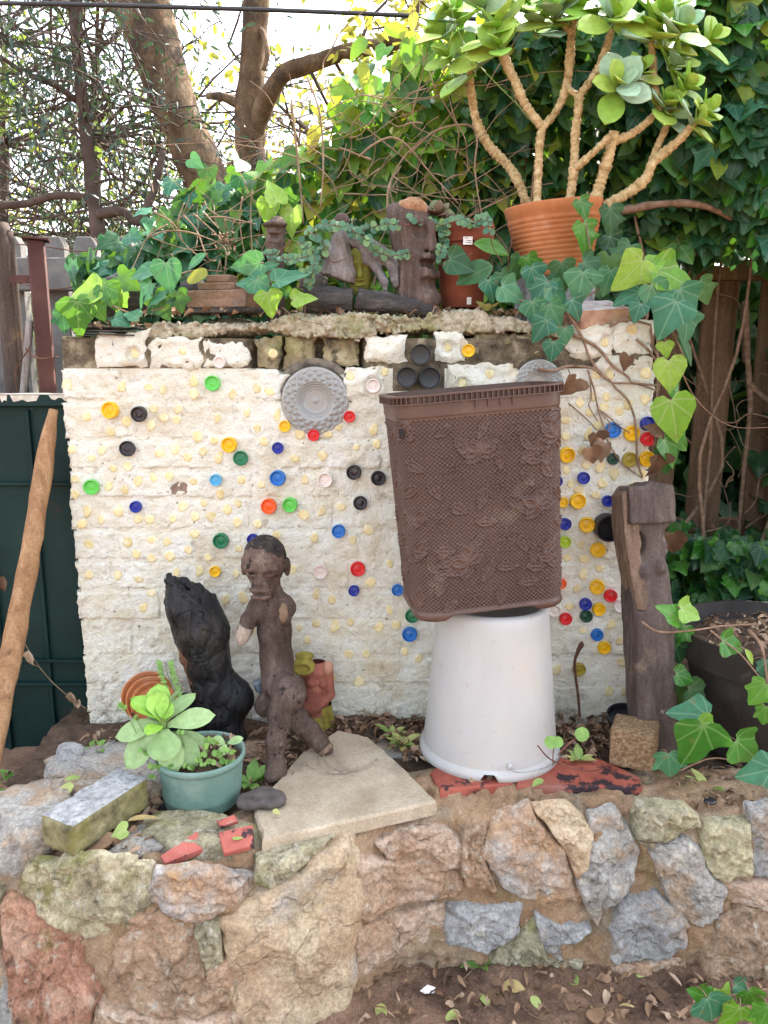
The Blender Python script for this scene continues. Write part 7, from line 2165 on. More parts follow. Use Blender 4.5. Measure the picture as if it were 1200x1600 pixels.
# ================================================================== leaf litter
def litter_spots(n, pxpoly, z, seed):
    r_ = np.random.RandomState(seed)
    us = [p[0] for p in pxpoly]; vs = [p[1] for p in pxpoly]
    out = []
    while len(out) < n:
        u, v = r_.uniform(min(us), max(us)), r_.uniform(min(vs), max(vs))
        ins = False
        for (x0, y0), (x1, y1) in zip(pxpoly, pxpoly[1:] + pxpoly[:1]):
            if (y0 > v) != (y1 > v) and u < (x1 - x0) * (v - y0) / (y1 - y0) + x0: ins = not ins
        if ins: out.append(PZ(u, v, z))
    return out
lit = {'dry': [], 'slim': []}
r_ = np.random.RandomState(5)
for n, poly, z in ((230, [(395, 1140), (540, 1140), (520, 1190), (440, 1230), (395, 1225)], 0.415), (120, [(590, 1140), (665, 1120), (665, 1190), (620, 1180)], 0.405), (200, [(850, 1110), (960, 1105), (960, 1180), (870, 1215), (850, 1170)], 0.41), (60, [(520, 1120), (620, 1120), (620, 1140), (530, 1150)], 0.41),
                   (110, [(130, 1290), (240, 1240), (300, 1260), (250, 1330), (140, 1335)], 0.415), (120, [(1040, 1200), (1200, 1200), (1200, 1260), (1070, 1262)], 0.40), (90, [(130, 1150), (260, 1130), (250, 1190), (150, 1200)], 0.41), (70, [(0, 1215), (120, 1190), (60, 1260), (0, 1260)], 0.3),
                   (90, [(1100, 955), (1200, 955), (1200, 1010), (1100, 1005)], BP[2] + bh - 0.04), (40, [(300, 1150), (370, 1150), (370, 1195), (310, 1200)], PC[2] + ph - 0.012), (150, [(560, 1500), (900, 1490), (1200, 1540), (1200, 1600), (560, 1600)], 0.012), (60, [(0, 1540), (150, 1560), (160, 1600), (0, 1600)], 0.01)):
    for p in litter_spots(n, poly, z, int(n + z * 100)):
        a = r_.uniform(0, 6.28); k = 'dry' if r_.rand() < 0.6 else 'slim'
        L = r_.uniform(0.016, 0.034) * (1.2 if k == 'slim' else 1)
        p = p + np.array((0, 0, r_.uniform(0.0, 0.014)))
        lit[k].append(fr(p, (math.cos(a), math.sin(a), r_.uniform(-0.3, 0.3)), (r_.normal() * 0.5, r_.normal() * 0.5, 1), L))
# on the wall top
for k in range(240):
    u = r_.uniform(110, 900); p = np.array((P(u, 490, 2.2)[0], r_.uniform(2.15, 2.33), 1.585 if u > 225 else 1.548)) + np.array((0, 0, r_.uniform(0, 0.012)))
    a = r_.uniform(0, 6.28)
    lit['dry'].append(fr(p, (math.cos(a), math.sin(a), r_.uniform(-0.3, 0.3)), (r_.normal() * 0.5, r_.normal() * 0.5, 1), r_.uniform(0.018, 0.035)))
for k in lit:
    scatter('leaf_litter', k, lit[k], m_dryleaf, None)
# single leaves one can pick out on the soil and ledges
def fallen(u, v, z, s, a, mt, kd, lab, tilt=0.12):
    c = PZ(u, v, z + 0.006); L = px(s, c)
    aa = math.radians(a)
    d = np.array((math.cos(aa), -math.sin(aa), r_.uniform(-tilt, tilt)))
    o = inst('fallen_leaf', leaf_me(kd, mt), frame(c - d * L * 0.5, d, (r_.normal() * 0.2, r_.normal() * 0.2 - 0.2, 1), L, wid=L * (1.1 if kd == 'oval' else 1.5)))
    _set(o, lab, 'leaf', 'single fallen leaves')
for t in ((651, 1498, 0, 28, 120, m_greenfallen, 'oval', 'fresh green leaf on the soil below the pinkish stones'), (758, 1562, 0, 26, 60, m_greenfallen, 'oval', 'small green leaf in the middle of the bare soil'), (706, 1586, 0, 28, 150, m_greenfallen, 'oval', 'bright green leaf at the very edge of the bare soil'), (596, 1580, 0, 30, 70, m_greenfallen, 'oval', 'green leaf next to the buff boulder foot'),
          (838, 1566, 0, 24, 60, m_greenfallen, 'oval', 'green leaf on the soil between the yellowed leaves'), (893, 1528, 0, 32, 250, m_greenfallen, 'oval', 'olive green leaf standing near the rough stones'), (1018, 1533, 0, 52, 15, m_greenfallen, 'slim', 'long green leaf at the foot of the bluish stone'), (945, 1580, 0, 46, 20, m_greenfallen, 'slim', 'slender green leaf by the tall dry leaf'),
          (805, 1545, 0, 40, 30, m_yelfallen, 'oval', 'yellow leaf lying on the bare soil'), (985, 1580, 0, 36, 20, m_yelfallen, 'oval', 'yellow-brown leaf beside the slender green leaf'), (775, 1562, 0, 40, 45, m_dryleaf, 'oval', 'brown leaf beside the small green leaf'), (930, 1582, 0.02, 46, 275, m_dryleaf, 'oval', 'large upright dry leaf on the soil'),
          (1040, 1560, 0, 40, 40, m_dryleaf, 'oval', 'grey-brown leaf near the ivy on the soil'), (870, 1550, 0, 34, 110, m_dryleaf, 'oval', 'dull brown leaf under the yellow leaf'), (495, 1570, 0.02, 40, 170, m_dryleaf, 'oval', 'reddish dry leaf at the foot of the big buff stone'), (610, 1512, 0, 34, 160, m_dryleaf, 'oval', 'grey dry leaf under the dusty pink stone'),
          (840, 1222, 0.43, 22, 150, m_greenfallen, 'oval', 'pale green leaf on the red tile beside the bucket'), (432, 1268, 0.44, 14, 30, m_greenfallen, 'oval', 'small green leaf on the sandstone slab'), (185, 1300, 0.46, 24, 160, m_greenfallen, 'heart', 'light green leaf on the pale flat rock'), (372, 1308, 0.44, 12, 60, m_greenfallen, 'round', 'tiny green leaf on the red painted brick'),
          (115, 1215, 0.47, 24, 320, m_greenfallen, 'oval', 'green leaf lying on the dark flat rock'), (150, 1318, 0.43, 60, 150, m_dryleaf, 'oval', 'long brown leaf under the concrete brick'), (100, 1235, 0.46, 22, 30, m_greenfallen, 'round', 'small round leaf at the brick end'), (225, 1275, 0.45, 50, 330, m_yelfallen, 'slim', 'straw-coloured blade between rock and concrete brick')):
    fallen(*t)
# green weeds: tufts of slim leaves
def tuft(u, v, z, n, size, lab, mt=m_clover, spread=1.0):
    t = thing('weed', lab, 'weed', PZ(u, v, z), 'weeds between the stones')
    c = PZ(u, v, z)
    for k in range(n):
        a = k * 2.4 + r_.uniform(0, 1); up = r_.uniform(0.25, 1.0) / spread
        L = px(size, c) * r_.uniform(0.6, 1.15)
        d = np.array((math.cos(a), math.sin(a), up))
        inst('leaf', leaf_me('oval', mt), frame(c + d * 0.004, d, (-math.cos(a) * up, -math.sin(a) * up, 1), L, wid=L * 0.85), t)
for u, v, z, n, s, lab in ((392, 1225, 0.415, 9, 40, 'small weed at the foot of the wooden figure'), (752, 1510, 0.0, 7, 34, 'tiny pale seedling in the bare soil'), (628, 1165, 0.405, 14, 30, 'wilted green sprigs beside the white bucket'), (612, 1150, 0.405, 10, 26, 'wilted sprigs behind the sandstone slab corner'), (905, 1190, 0.42, 10, 26, 'pale wilted weed between bucket and coir cube'), (150, 1175, 0.41, 9, 30, 'green weed by the gate end of the painted wall'),
                           (25, 1228, 0.28, 14, 34, 'leafy weeds under the green gate'), (60, 1222, 0.28, 12, 30, 'low weeds between gate and grey boulder'), (1105, 1235, 0.40, 7, 34, 'yellow-green weed on the mossy ledge'), (760, 488, 1.585, 9, 24, 'yellow-green seedling on the coping'), (1015, 455, 1.66, 6, 26, 'yellowish sprig beside the loose brick')):
    tuft(u, v, z, n, s, lab, m_clover if 'yellow' not in lab and 'wilted' not in lab else m_greenfallen)
# feathery seedling by the charred log
sd = thing('seedling', 'thin feathery seedling growing beside the charred log', 'seedling', P(275, 1120, 1.93))
sb = MB(); q, _ = spline([P(277, 1125, 1.93), P(272, 1085, 1.93), P(262, 1055, 1.93), P(258, 1035, 1.93)], np.ones(4), 6)
sb.tube(q, 0.0012, 5)
for i in range(4, len(q), 2):
    for sg in (-1, 1):
        for j in range(3):
            d = np.array((sg * (1 - 0.25 * j), -0.2, 0.5 - 0.6 * j))
            inst('leaf', leaf_me('slim', m_clover), frame(q[i] + np.array((sg * 0.008, 0, 0)), d, (0, -0.9, 0.4), 0.019, wid=0.024), sd)
part('stem', sb, m_stem, sd)
# runner with two leaves by the bucket
rn = thing('runner', 'thin reddish runner with two small green leaves beside the bucket rim', 'plant', P(870, 1195, 1.72))
part('stem', MB().tube([P(840, 1165, 1.74), P(858, 1185, 1.71), P(885, 1197, 1.70), P(920, 1205, 1.72), P(945, 1200, 1.8)], 0.0018, 6, smooth=5).tube([P(864, 1196, 1.71), P(864, 1180, 1.70), P(866, 1162, 1.70)], 0.0013, 5, smooth=3).tube([P(872, 1180, 1.74), P(890, 1160, 1.76), P(905, 1150, 1.78)], 0.002, 5, smooth=3), m_redstem, rn)
for u, v, s, a in ((862, 1160, 20, 200), (870, 1160, 18, 340), (908, 1148, 22, 330)):
    px_leaf(rn, u, v, s, a, 1.70 if u < 880 else 1.76, 'round', m_clover)
# soil crumbs and pebbles
def crumbs(name, n, fn, smin_, smax_, mat, seed):
    r2 = np.random.RandomState(seed)
    base = np.array([(1, 0, 0), (-1, 0, 0), (0, 1, 0), (0, -1, 0), (0, 0, 1), (0, 0, -1)], float)
    Fq = [(0, 2, 4), (2, 1, 4), (1, 3, 4), (3, 0, 4), (2, 0, 5), (1, 2, 5), (3, 1, 5), (0, 3, 5)]
    mb = MB()
    for k in range(n):
        c = fn(r2)
        s = smin_ * (smax_ / smin_) ** (r2.rand() ** 2.2)
        R_ = rotz(r2.uniform(0, 6)) @ rotx(r2.uniform(0, 6))
        mb.add((base * r2.uniform(0.6, 1.2, (6, 1))) @ R_.T * s * np.array((1, 1, 0.8)) + c, Fq)
    o = setting(name, mb, mat, 'stuff', smooth=False)
def on_soil(r2):
    x = r2.uniform(-0.85, 0.95)
    y = wall_front(x) - 0.03 - 0.5 * r2.rand() ** 1.3
    return np.array((x, y, float(ground_z(np.array([x]), np.array([y]))[0]) + 0.001))
crumbs('soil_crumbs', 5200, on_soil, 0.0013, 0.008, m_dirt, 3)
def on_bed(r2):
    x = r2.uniform(-0.85, 0.85); y = r2.uniform(float(wall_front(x)) + 0.1, 2.14)
    return np.array((x, y, float(soil_h(np.array([x]), np.array([y]))[0])))
crumbs('soil_crumbs', 2500, on_bed, 0.001, 0.006, m_soil, 4)
# white paper scrap and flat black pebble
solo('paper_scrap', MB().prism([PZ(656, 1548, 0.012), PZ(668, 1538, 0.02), PZ(682, 1543, 0.014), PZ(678, 1551, 0.012), PZ(664, 1552, 0.014)], (0, 0, -0.0015), bev=0.0005), m_sticker, 'torn white scrap of paper on the bare soil', 'paper', smooth=False)
solo('flat_pebble', MB().lathe([(0.0005, 0.007), (0.012, 0.0065), (0.017, 0.003), (0.016, 0.0), (0.0005, 0.0)], PZ(1108, 1252, 0.405), 20), m_blackgl, 'flat shiny dark pebble among the dry leaves on the ledge', 'pebble')
rock(P(404, 1072, 1.99), (0.012, 0.014, 0.024), 44, plastic('flaked_blue_paint', (0.16, 0.2, 0.25)), 'flaking blue painted chip behind the wooden figure hip', name='painted_chip', group=None)
# pale roots by the broken leg
rt_ = MB()
for L in ([(503, 1172), (510, 1190), (530, 1203), (565, 1200), (590, 1185)], [(495, 1180), (505, 1200), (535, 1208), (560, 1198)], [(520, 1172), (528, 1190), (548, 1204)], [(478, 1195), (505, 1206), (540, 1206)]):
    rt_.tube([PZ(u, v, 0.437 + 0.004 * (i % 2)) for i, (u, v) in enumerate(L)], 0.0014, 5, smooth=6)
solo('dry_root', rt_, m_pale, 'pale thin dry roots curling over the slab by the broken leg', 'root')

# bits of twig on the bare soil and in the bed
tw = MB()
r2 = np.random.RandomState(9)
for k in range(150):
    if k < 90:
        x = r2.uniform(-0.7, 0.9); y = wall_front(x) - 0.04 - 0.4 * r2.rand(); z = float(ground_z(np.array([x]), np.array([y]))[0]) + 0.004
    else:
        x = r2.uniform(-0.7, 0.75); y = r2.uniform(float(wall_front(x)) + 0.15, 2.12); z = float(soil_h(np.array([x]), np.array([y]))[0]) + 0.006
    a = r2.uniform(0, 6.28); L = r2.uniform(0.02, 0.07)
    p0 = np.array((x, y, z)); d = np.array((math.cos(a), math.sin(a), r2.uniform(-0.08, 0.12)))
    tw.tube([p0 - d * L / 2, p0 + r2.normal(size=3) * 0.003, p0 + d * L / 2], [0.0014, 0.0012, 0.0007], 5, smooth=3)
setting('twig_litter', tw, m_twig, 'stuff')
# ================================================================== gate, posts and fences on the left
m_gate = M('dark_green_paint', [(0.3, (0.005, 0.018, 0.017)), (0.6, (0.009, 0.03, 0.027)), (0.8, (0.016, 0.045, 0.04))], scale=4, rough=0.5, bump=0.15, bscale=40, bdist=0.003, spec=0.15, layers=[((0.04, 0.022, 0.014), 9, 0.62, 0.72, 0.7), ((0.25, 0.24, 0.2), 50, 0.7, 0.73, 0.6)])
m_flake = M('flaking_white_paint', [(0.3, (0.45, 0.4, 0.32)), (0.7, (0.68, 0.64, 0.56))], scale=40, rough=0.8, bump=0.4)
GYp = 2.27
gate = thing('metal_gate', 'dark green sheet metal gate with welded ribs beside the painted wall', 'gate', (-1.15, GYp, 0.24))
gx0, gx1 = -1.75, -0.845
gz0, gz1 = P(60, 1205, GYp)[2], P(40, 632, GYp)[2]
nx_, nz_ = 60, 70
a, b_ = np.meshgrid(np.linspace(gx0, gx1, nx_), np.linspace(gz0, gz1, nz_))
G = np.stack([a, np.full_like(a, GYp), b_], 2); G[..., 1] += 0.004 * fbm(G, 4, 2, 4)
part('panel', MB().grid(G), m_gate, gate)
for x in (-1.66, -1.5, -1.34, -1.19, -1.045, -0.91):
    part('rib', MB().box((x, GYp - 0.007, (gz0 + gz1) / 2), (0.012, 0.012, gz1 - gz0 - 0.03), bev=0.002), m_gate, gate, smooth='auto')
for v in (755, 1030, 1066):
    z = P(70, v, GYp)[2]
    part('crossbar', MB().box(((gx0 + gx1) / 2, GYp - 0.011, z), (gx1 - gx0, 0.018, 0.010), bev=0.002), m_gate, gate, smooth='auto')
part('top_rail', MB().box(((gx0 + gx1) / 2, GYp - 0.008, gz1 + 0.012), (gx1 - gx0 + 0.01, 0.035, 0.034), bev=0.003), m_gate, gate, smooth='auto')
mb = MB()
r_ = np.random.RandomState(3)
x = gx0
while x < gx1 - 0.02:
    w = r_.uniform(0.02, 0.09)
    pts = [(x, GYp - 0.0262, gz1 + 0.028)] + [(x + w * t, GYp - 0.0262, gz1 + 0.028 - r_.uniform(0.004, 0.022)) for t in np.linspace(0.1, 0.9, 6)] + [(min(x + w, gx1), GYp - 0.0262, gz1 + 0.028)]
    mb.prism(pts, (0, 0.0012, 0), bev=0.0003)
    x += w + r_.uniform(0.0, 0.03)
o = part('paint_flake', mb, m_flake, gate, smooth=False, kind='stuff')
part('top_edge', MB().box(((gx0 + gx1) / 2, GYp - 0.008, gz1 + 0.031), (gx1 - gx0, 0.034, 0.003)), m_flake, gate, smooth=False)

m_pole = wood('peeled_pole', (0.17, 0.085, 0.04), (0.32, 0.18, 0.09), (0.46, 0.3, 0.17), [((0.08, 0.045, 0.03), 9, 0.58, 0.68, 0.7)], sc=8, st=(5, 5, 0.6), bump=0.5)
solo('leaning_pole', MB().tube([P(84, 640, 2.17), P(70, 720, 2.13), P(45, 880, 2.02), P(20, 1010, 1.92), P(-5, 1130, 1.82), P(-28, 1240, 1.72)], [px(7, P(84, 640, 2.17)), 0.024, 0.0265, 0.027, 0.0275, 0.0265], 16, smooth=8, lump=0.12, seed=3), m_pole,
     'peeled brown wooden pole leaning on the green gate', 'pole')
m_rustpost = M('rusty_brown_steel', [(0.3, (0.05, 0.022, 0.02)), (0.6, (0.1, 0.045, 0.038)), (0.8, (0.17, 0.085, 0.065))], scale=6, rough=0.75, bump=0.25, bscale=90, bdist=0.002, layers=[((0.2, 0.09, 0.04), 9, 0.6, 0.7, 0.6)])
rp = thing('rusty_post', 'square rusty brown steel post with a flat cap behind the gate', 'post', (P(70, 620, 2.36)[0], 2.36, 0.3))
c0, c1 = P(78, 620, 2.36), P(54, 376, 2.36)
x0 = (c0[0] + c1[0]) / 2
part('tube', MB().box((x0, 2.36, (0.3 + c1[2]) / 2), (0.048, 0.048, c1[2] - 0.3), rotz(0.35), bev=0.004), m_rustpost, rp, smooth='auto')
part('cap_plate', MB().box((x0, 2.36, c1[2] + 0.003), (0.074, 0.074, 0.005), rotz(0.35) @ roty(0.04)), m_rustpost, rp, smooth=False)
part('clamp', MB().box((x0 - 0.05, 2.35, P(30, 437, 2.36)[2]), (0.06, 0.012, 0.022)), m_rustpost, rp, smooth=False)
m_oldwood = wood('old_grey_wood', (0.035, 0.026, 0.022), (0.085, 0.062, 0.05), (0.19, 0.14, 0.105), [((0.35, 0.22, 0.1), 5, 0.6, 0.72, 0.5)], sc=6, st=(7, 7, 0.5), bump=1.0)
for (u, r, vt, lab) in ((4, 15, 380, 'thick weathered wooden post at the edge of the gate'), (17, 7, 392, 'thin weathered wooden stake beside the thick post')):
    c1 = P(u, vt, 2.40)
    solo('wooden_post', MB().tube([(c1[0] + 0.005, 2.40, 0.3), (c1[0] + 0.003, 2.4, 0.9), tuple(c1 - (0, 0, 0.01)), tuple(c1)], [px(r, c1), px(r, c1), px(r, c1) * 0.95, px(r, c1) * 0.7], 14, smooth=8, lump=0.22, seed=r), m_oldwood, lab, 'post', 'old posts by the gate')
m_greystick = wood('grey_stick_wood', (0.12, 0.1, 0.09), (0.24, 0.21, 0.19), (0.38, 0.34, 0.31), sc=8, st=(6, 6, 0.6))
solo('grey_stick', MB().tube([P(30, 660, 2.33), P(38, 600, 2.34), P(43, 545, 2.35), P(46, 502, 2.36)], [0.012, 0.0115, 0.011, 0.010], 10, smooth=6, lump=0.1), m_greystick, 'round grey stick wedged between gate and rusty post', 'stick')

m_precast = M('weathered_precast_concrete', [(0.3, (0.085, 0.08, 0.077)), (0.55, (0.155, 0.148, 0.14)), (0.8, (0.25, 0.235, 0.215))], scale=8, rough=0.95, bump=0.6, bscale=60, bdist=0.004, layers=[((0.08, 0.075, 0.07), 7, 0.56, 0.7, 0.6), ((0.34, 0.26, 0.17), 10, 0.6, 0.7, 0.4)])
FY = 3.05
fen = thing('concrete_fence', 'grey precast concrete picket fence with chamfered pickets behind the gate', 'fence', (P(130, 500, FY)[0], FY, 0.34))
zt, zr1, zr0 = P(130, 369, FY)[2], P(130, 405, FY)[2], P(130, 456, FY)[2]
for u in (-80, -30, 14, 82, 132, 189, 246, 303, 360, 417):
    x = P(u, 390, FY)[0]; w = 0.088
    pr_ = [(x - w / 2, FY, 0.3), (x - w / 2, FY, zt - 0.035), (x - w / 2 + 0.016, FY, zt), (x + w / 2 - 0.016, FY, zt), (x + w / 2, FY, zt - 0.03), (x + w / 2, FY, 0.3)]
    part('picket', MB().prism(pr_, (0, 0.05, 0), bev=0.005), m_precast, fen, smooth='auto')
for za, zb in ((zr0, zr1), (0.55, 0.68)):
    part('rail', MB().box(((-2.2 + P(430, 400, FY)[0]) / 2, FY - 0.03, (za + zb) / 2), (P(430, 400, FY)[0] + 2.2, 0.05, zb - za), bev=0.005), m_precast, fen, smooth='auto')
wire = MB()
for pts in ([(0, 381, 2.98), (60, 384, 2.98), (125, 393, 2.97), (160, 388, 2.97), (230, 398, 2.97)], [(20, 440, 2.9), (80, 452, 2.9), (140, 440, 2.9), (205, 405, 2.9)], [(40, 545, 2.3), (60, 560, 2.3), (92, 558, 2.3)], [(48, 540, 2.32), (25, 580, 2.32), (28, 620, 2.32)],
            [(130, 360, 2.98), (152, 378, 2.95), (150, 398, 2.95)]):
    wire.tube([P(*q) for q in pts], 0.0022, 5, smooth=6)
solo('fence_wire', wire, m_rust, 'loose rusty wire strung along the concrete fence', 'wire')

# ================================================================== timber fence on the right
m_board = wood('warm_fence_board', (0.11, 0.062, 0.034), (0.21, 0.13, 0.08), (0.31, 0.205, 0.135), [((0.1, 0.06, 0.04), 7, 0.56, 0.68, 0.6)], sc=5, st=(6, 6, 0.5), bump=0.6)
TY2 = 3.35
tf = thing('timber_fence', 'old brown timber fence with wide gaps half buried in dark ivy', 'fence', (P(1120, 700, TY2)[0], TY2, 0.36))
for k, (u0, u1) in enumerate(((960, 1002), (1022, 1062), (1087, 1140), (1178, 1222), (1260, 1304), (1340, 1385))):
    xa, xb = P(u0, 600, TY2)[0], P(u1, 600, TY2)[0]
    zt = P(1100, 432, TY2)[2]
    part('board', MB().box(((xa + xb) / 2, TY2, (0.33 + zt) / 2), (xb - xa, 0.022, zt - 0.33), roty(0.006 * (k % 3 - 1)), bev=0.003), m_board, tf, smooth='auto')
za, zb = P(1100, 440, TY2)[2], P(1100, 398, TY2)[2]
part('rail', MB().box((1.0, TY2 - 0.036, (za + zb) / 2), (2.3, 0.05, zb - za), bev=0.004), m_board, tf, smooth='auto')
part('rail', MB().box((1.0, TY2 + 0.036, 0.72), (2.3, 0.05, 0.09), bev=0.004), m_board, tf, smooth='auto')

# ================================================================== hedge of climbers behind the wall
HR = np.random.RandomState(21)
def hedge_top(x):
    return np.interp(x, [-1.2, -0.85, -0.6, -0.4, -0.2, 0.0, 0.4, 0.9, 1.4, 2.4], [1.70, 1.88, 2.0, 2.08, 2.22, 2.42, 2.56, 2.62, 2.62, 2.7])
def hedge_front(x, z):
    p = np.stack([x, np.zeros_like(x), z], -1)
    return 2.72 + 0.16 * fbm(p, 1.6, 3, 5) - 0.55 * np.clip((x - 1.15) / 0.6, 0, 1) - 0.25 * np.clip((x - 0.75) / 0.3, 0, 1) * np.clip((z - 1.9) / 0.2, 0, 1)
def climber(name, label, cat, n, xr, zr, kinds, mats, size, first=300, clear=None, dens=0.42, group='climbers behind the wall'):
    cx = (xr[0] + xr[1]) / 2
    t = thing(name, label, cat, (cx, 3.0, 0.36), group)
    rows = []
    tries = 0
    while len(rows) < n and tries < n * 8:
        tries += 1
        x = HR.uniform(*xr); z = HR.uniform(*zr)
        ht = float(hedge_top(x)) + 0.06 * HR.normal()
        if z > ht: continue
        if clear and clear(x, z): continue
        dep = HR.rand() ** 1.6 * dens
        y = float(hedge_front(np.array([x]), np.array([z]))[0]) + dep
        if y < 2.46 and z < 1.62: y = 2.47 + HR.rand() * 0.1
        rows.append((dep, x, y, z))
    rows.sort()
    M4 = {}
    for i, (dep, x, y, z) in enumerate(rows):
        L = HR.uniform(*size)
        d = np.array((HR.normal() * 0.6, -0.5 + HR.normal() * 0.35, -0.75 + HR.normal() * 0.5))
        nn = np.array((HR.normal() * 0.45, -0.75, 0.6 + HR.normal() * 0.35))
        kd = kinds[HR.randint(len(kinds))]; mt = mats[HR.randint(len(mats))]
        if i < first:
            inst('leaf', leaf_me(kd, mt), frame((x, y, z), d, nn, L, wid=L * HR.uniform(0.85, 1.1)), t)
        else:
            M4.setdefault((kd, mt.name), [mt, []])[1].append(fr((x, y, z), d, nn, L))
    for (kd, _), (mt, L4) in M4.items():
        scatter('foliage', kd, L4, mt, t)
    sb = MB()
    for k in range(26):
        x = HR.uniform(*xr); y = 2.95 + HR.uniform(-0.1, 0.35); z = 0.36
        pts = []
        top = min(zr[1], float(hedge_top(x))) - HR.uniform(0, 0.3)
        if top < 0.6: continue
        for q in np.linspace(0, 1, 7):
            pts.append((x + 0.06 * HR.normal(), y + 0.05 * HR.normal(), z + (top - z) * q))
        sb.tube(pts, np.linspace(0.011, 0.003, 7), 6, smooth=3)
    part('stems', sb, m_vine, t)
    return t
hollow = lambda x, z: (x > 0.86 and 0.95 < z < 1.92 and not (z < 1.02 or z > 1.88))
climber('leafy_climber', 'dense climber of dark pointed leaves with sunlit-yellow leaves behind the carvings', 'climber', 4300, (-0.55, 0.42), (1.05, 2.6), ('oval', 'oval', 'heart'), (m_hedge, m_hedge, m_hedge, m_ivylight, m_ivy, m_hedgeyel, m_ivymid), (0.055, 0.10))
climber('ivy_hedge', 'dark green ivy hedge rising behind the tall potted plant', 'ivy', 3400, (0.30, 1.15), (1.2, 2.75), ('ivy', 'heart', 'ivy3', 'oval'), (m_ivy, m_ivy, m_ivy, m_hedge), (0.06, 0.105), clear=hollow)
climber('ivy_hedge', 'ivy hedge overhanging the dark hollow in front of the timber fence', 'ivy', 4200, (0.85, 2.4), (1.84, 2.8), ('ivy', 'ivy3', 'ivy'), (m_ivy, m_ivy, m_ivymid, m_ivysheen), (0.06, 0.10), dens=1.3)
climber('ivy_hedge', 'unseen ivy screen added to darken the hollow outside the planter', 'ivy', 1800, (1.62, 2.5), (0.36, 2.0), ('ivy', 'ivy3'), (m_ivy, m_ivy), (0.07, 0.11), first=0, dens=1.2)  # out of view, added to block light from the fence hollow
climber('ivy_hedge', 'low ivy filling the shade between timber fence and black planter', 'ivy', 1500, (0.78, 2.0), (0.38, 0.82), ('ivy', 'heart'), (m_ivy, m_ivy, m_ivymid), (0.05, 0.085), dens=0.5)
climber('ivy_hedge', 'low dark ivy mound at the foot of the leaning trunk behind the pickets', 'ivy', 2000, (-1.05, -0.40), (1.15, 2.15), ('ivy', 'ivy3', 'heart'), (m_ivy, m_ivy, m_ivysheen), (0.055, 0.09))
# the dark thicket behind the fence
thk = thing('dark_thicket', 'dense dark thicket closing the view behind the timber fence', 'shrub', (1.4, 3.7, 0.36))
L4 = []
for k in range(11000):
    x = HR.uniform(0.15, 3.6); z = HR.uniform(0.36, 2.7); y = 3.75 + HR.rand() * 0.9
    L4.append(fr((x, y, z), (HR.normal(), HR.normal() * 0.5, -0.8), (HR.normal() * 0.5, -0.8, 0.5), HR.uniform(0.08, 0.14)))
scatter('foliage', 'heart', L4, m_ivy, thk)
sb = MB()
for k in range(14):
    x = HR.uniform(0.4, 2.6)
    sb.tube([(x + 0.08 * HR.normal(), 4.0 + 0.1 * HR.normal(), z) for z in np.linspace(0.36, 2.3, 6)], np.linspace(0.02, 0.006, 6), 7, smooth=3)
part('stems', sb, m_barkdark, thk)
# brown vine stems over the hollow and the fence
def tangle(label, cat, paths, mat, name='vine_stems', group=None):
    mb = MB()
    for pts, r in paths:
        q = [P(*w) for w in pts]
        mb.tube(q, np.linspace(r, r * 0.6, len(q)), 6, smooth=6, lump=0.2, seed=len(pts))
    return solo(name, mb, mat, label, cat, group)
vt = []
for k in range(20):
    u, v, Y = HR.uniform(1040, 1210), HR.uniform(560, 980), HR.uniform(3.1, 3.28)
    pts = [(u, v, Y)]
    du, dv = HR.uniform(-30, 40), HR.uniform(-30, 30)
    for j in range(5):
        u += du + HR.normal() * 14; v += dv + HR.normal() * 16; Y = min(3.3, max(3.0, Y + HR.normal() * 0.03))
        pts.append((u, v, Y))
    vt.append((pts, HR.uniform(0.002, 0.005)))
vt += [([(1165, 470, 3.2), (1168, 560, 3.2), (1172, 640, 3.18), (1160, 760, 3.2), (1150, 900, 3.2)], 0.014), ([(1172, 600, 3.18), (1200, 625, 3.16), (1240, 620, 3.15)], 0.015), ([(1110, 820, 3.18), (1130, 850, 3.17), (1160, 870, 3.16), (1210, 880, 3.16)], 0.013), ([(970, 330, 2.62), (1040, 318, 2.6), (1100, 322, 2.62), (1150, 345, 2.7)], 0.014)]
tangle('brown tangled vine stems in front of the timber fence', 'vine', vt, m_vine)
# dry tangle in the middle of the climbers and over the picket end
vt = []
def walk(u, v, Y, du, dv, n, jit, r):
    pts = [(u, v, Y)]
    for j in range(n):
        du += HR.normal() * jit * 0.4; dv += HR.normal() * jit * 0.4
        u += du; v += dv; Y = min(2.72, max(2.38, Y + HR.normal() * 0.025)); pts.append((u, v, Y))
    vt.append((pts, r))
for k in range(80):
    a = HR.uniform(0, 6.28)
    walk(HR.uniform(520, 760), HR.uniform(120, 420), HR.uniform(2.42, 2.62), 22 * math.cos(a), 22 * math.sin(a), 6, 22, HR.uniform(0.0011, 0.0024))
for L in ([(560, 245), (585, 225), (610, 215), (630, 222), (648, 240), (672, 270), (700, 300), (716, 318)], [(580, 250), (560, 242), (530, 230)], [(640, 240), (680, 205), (730, 195), (745, 215), (742, 260), (748, 310), (755, 345)], [(605, 330), (608, 290), (628, 250), (660, 215)], [(480, 120), (500, 180), (505, 260), (500, 330)], [(455, 155), (462, 220), (470, 300), (474, 350)]):
    vt.append(([(u, v, 2.42) for u, v in L], 0.0035))
tangle('tangle of dry tan vine stems hanging in the leafy climber', 'vine', vt, m_twig)
vt = []
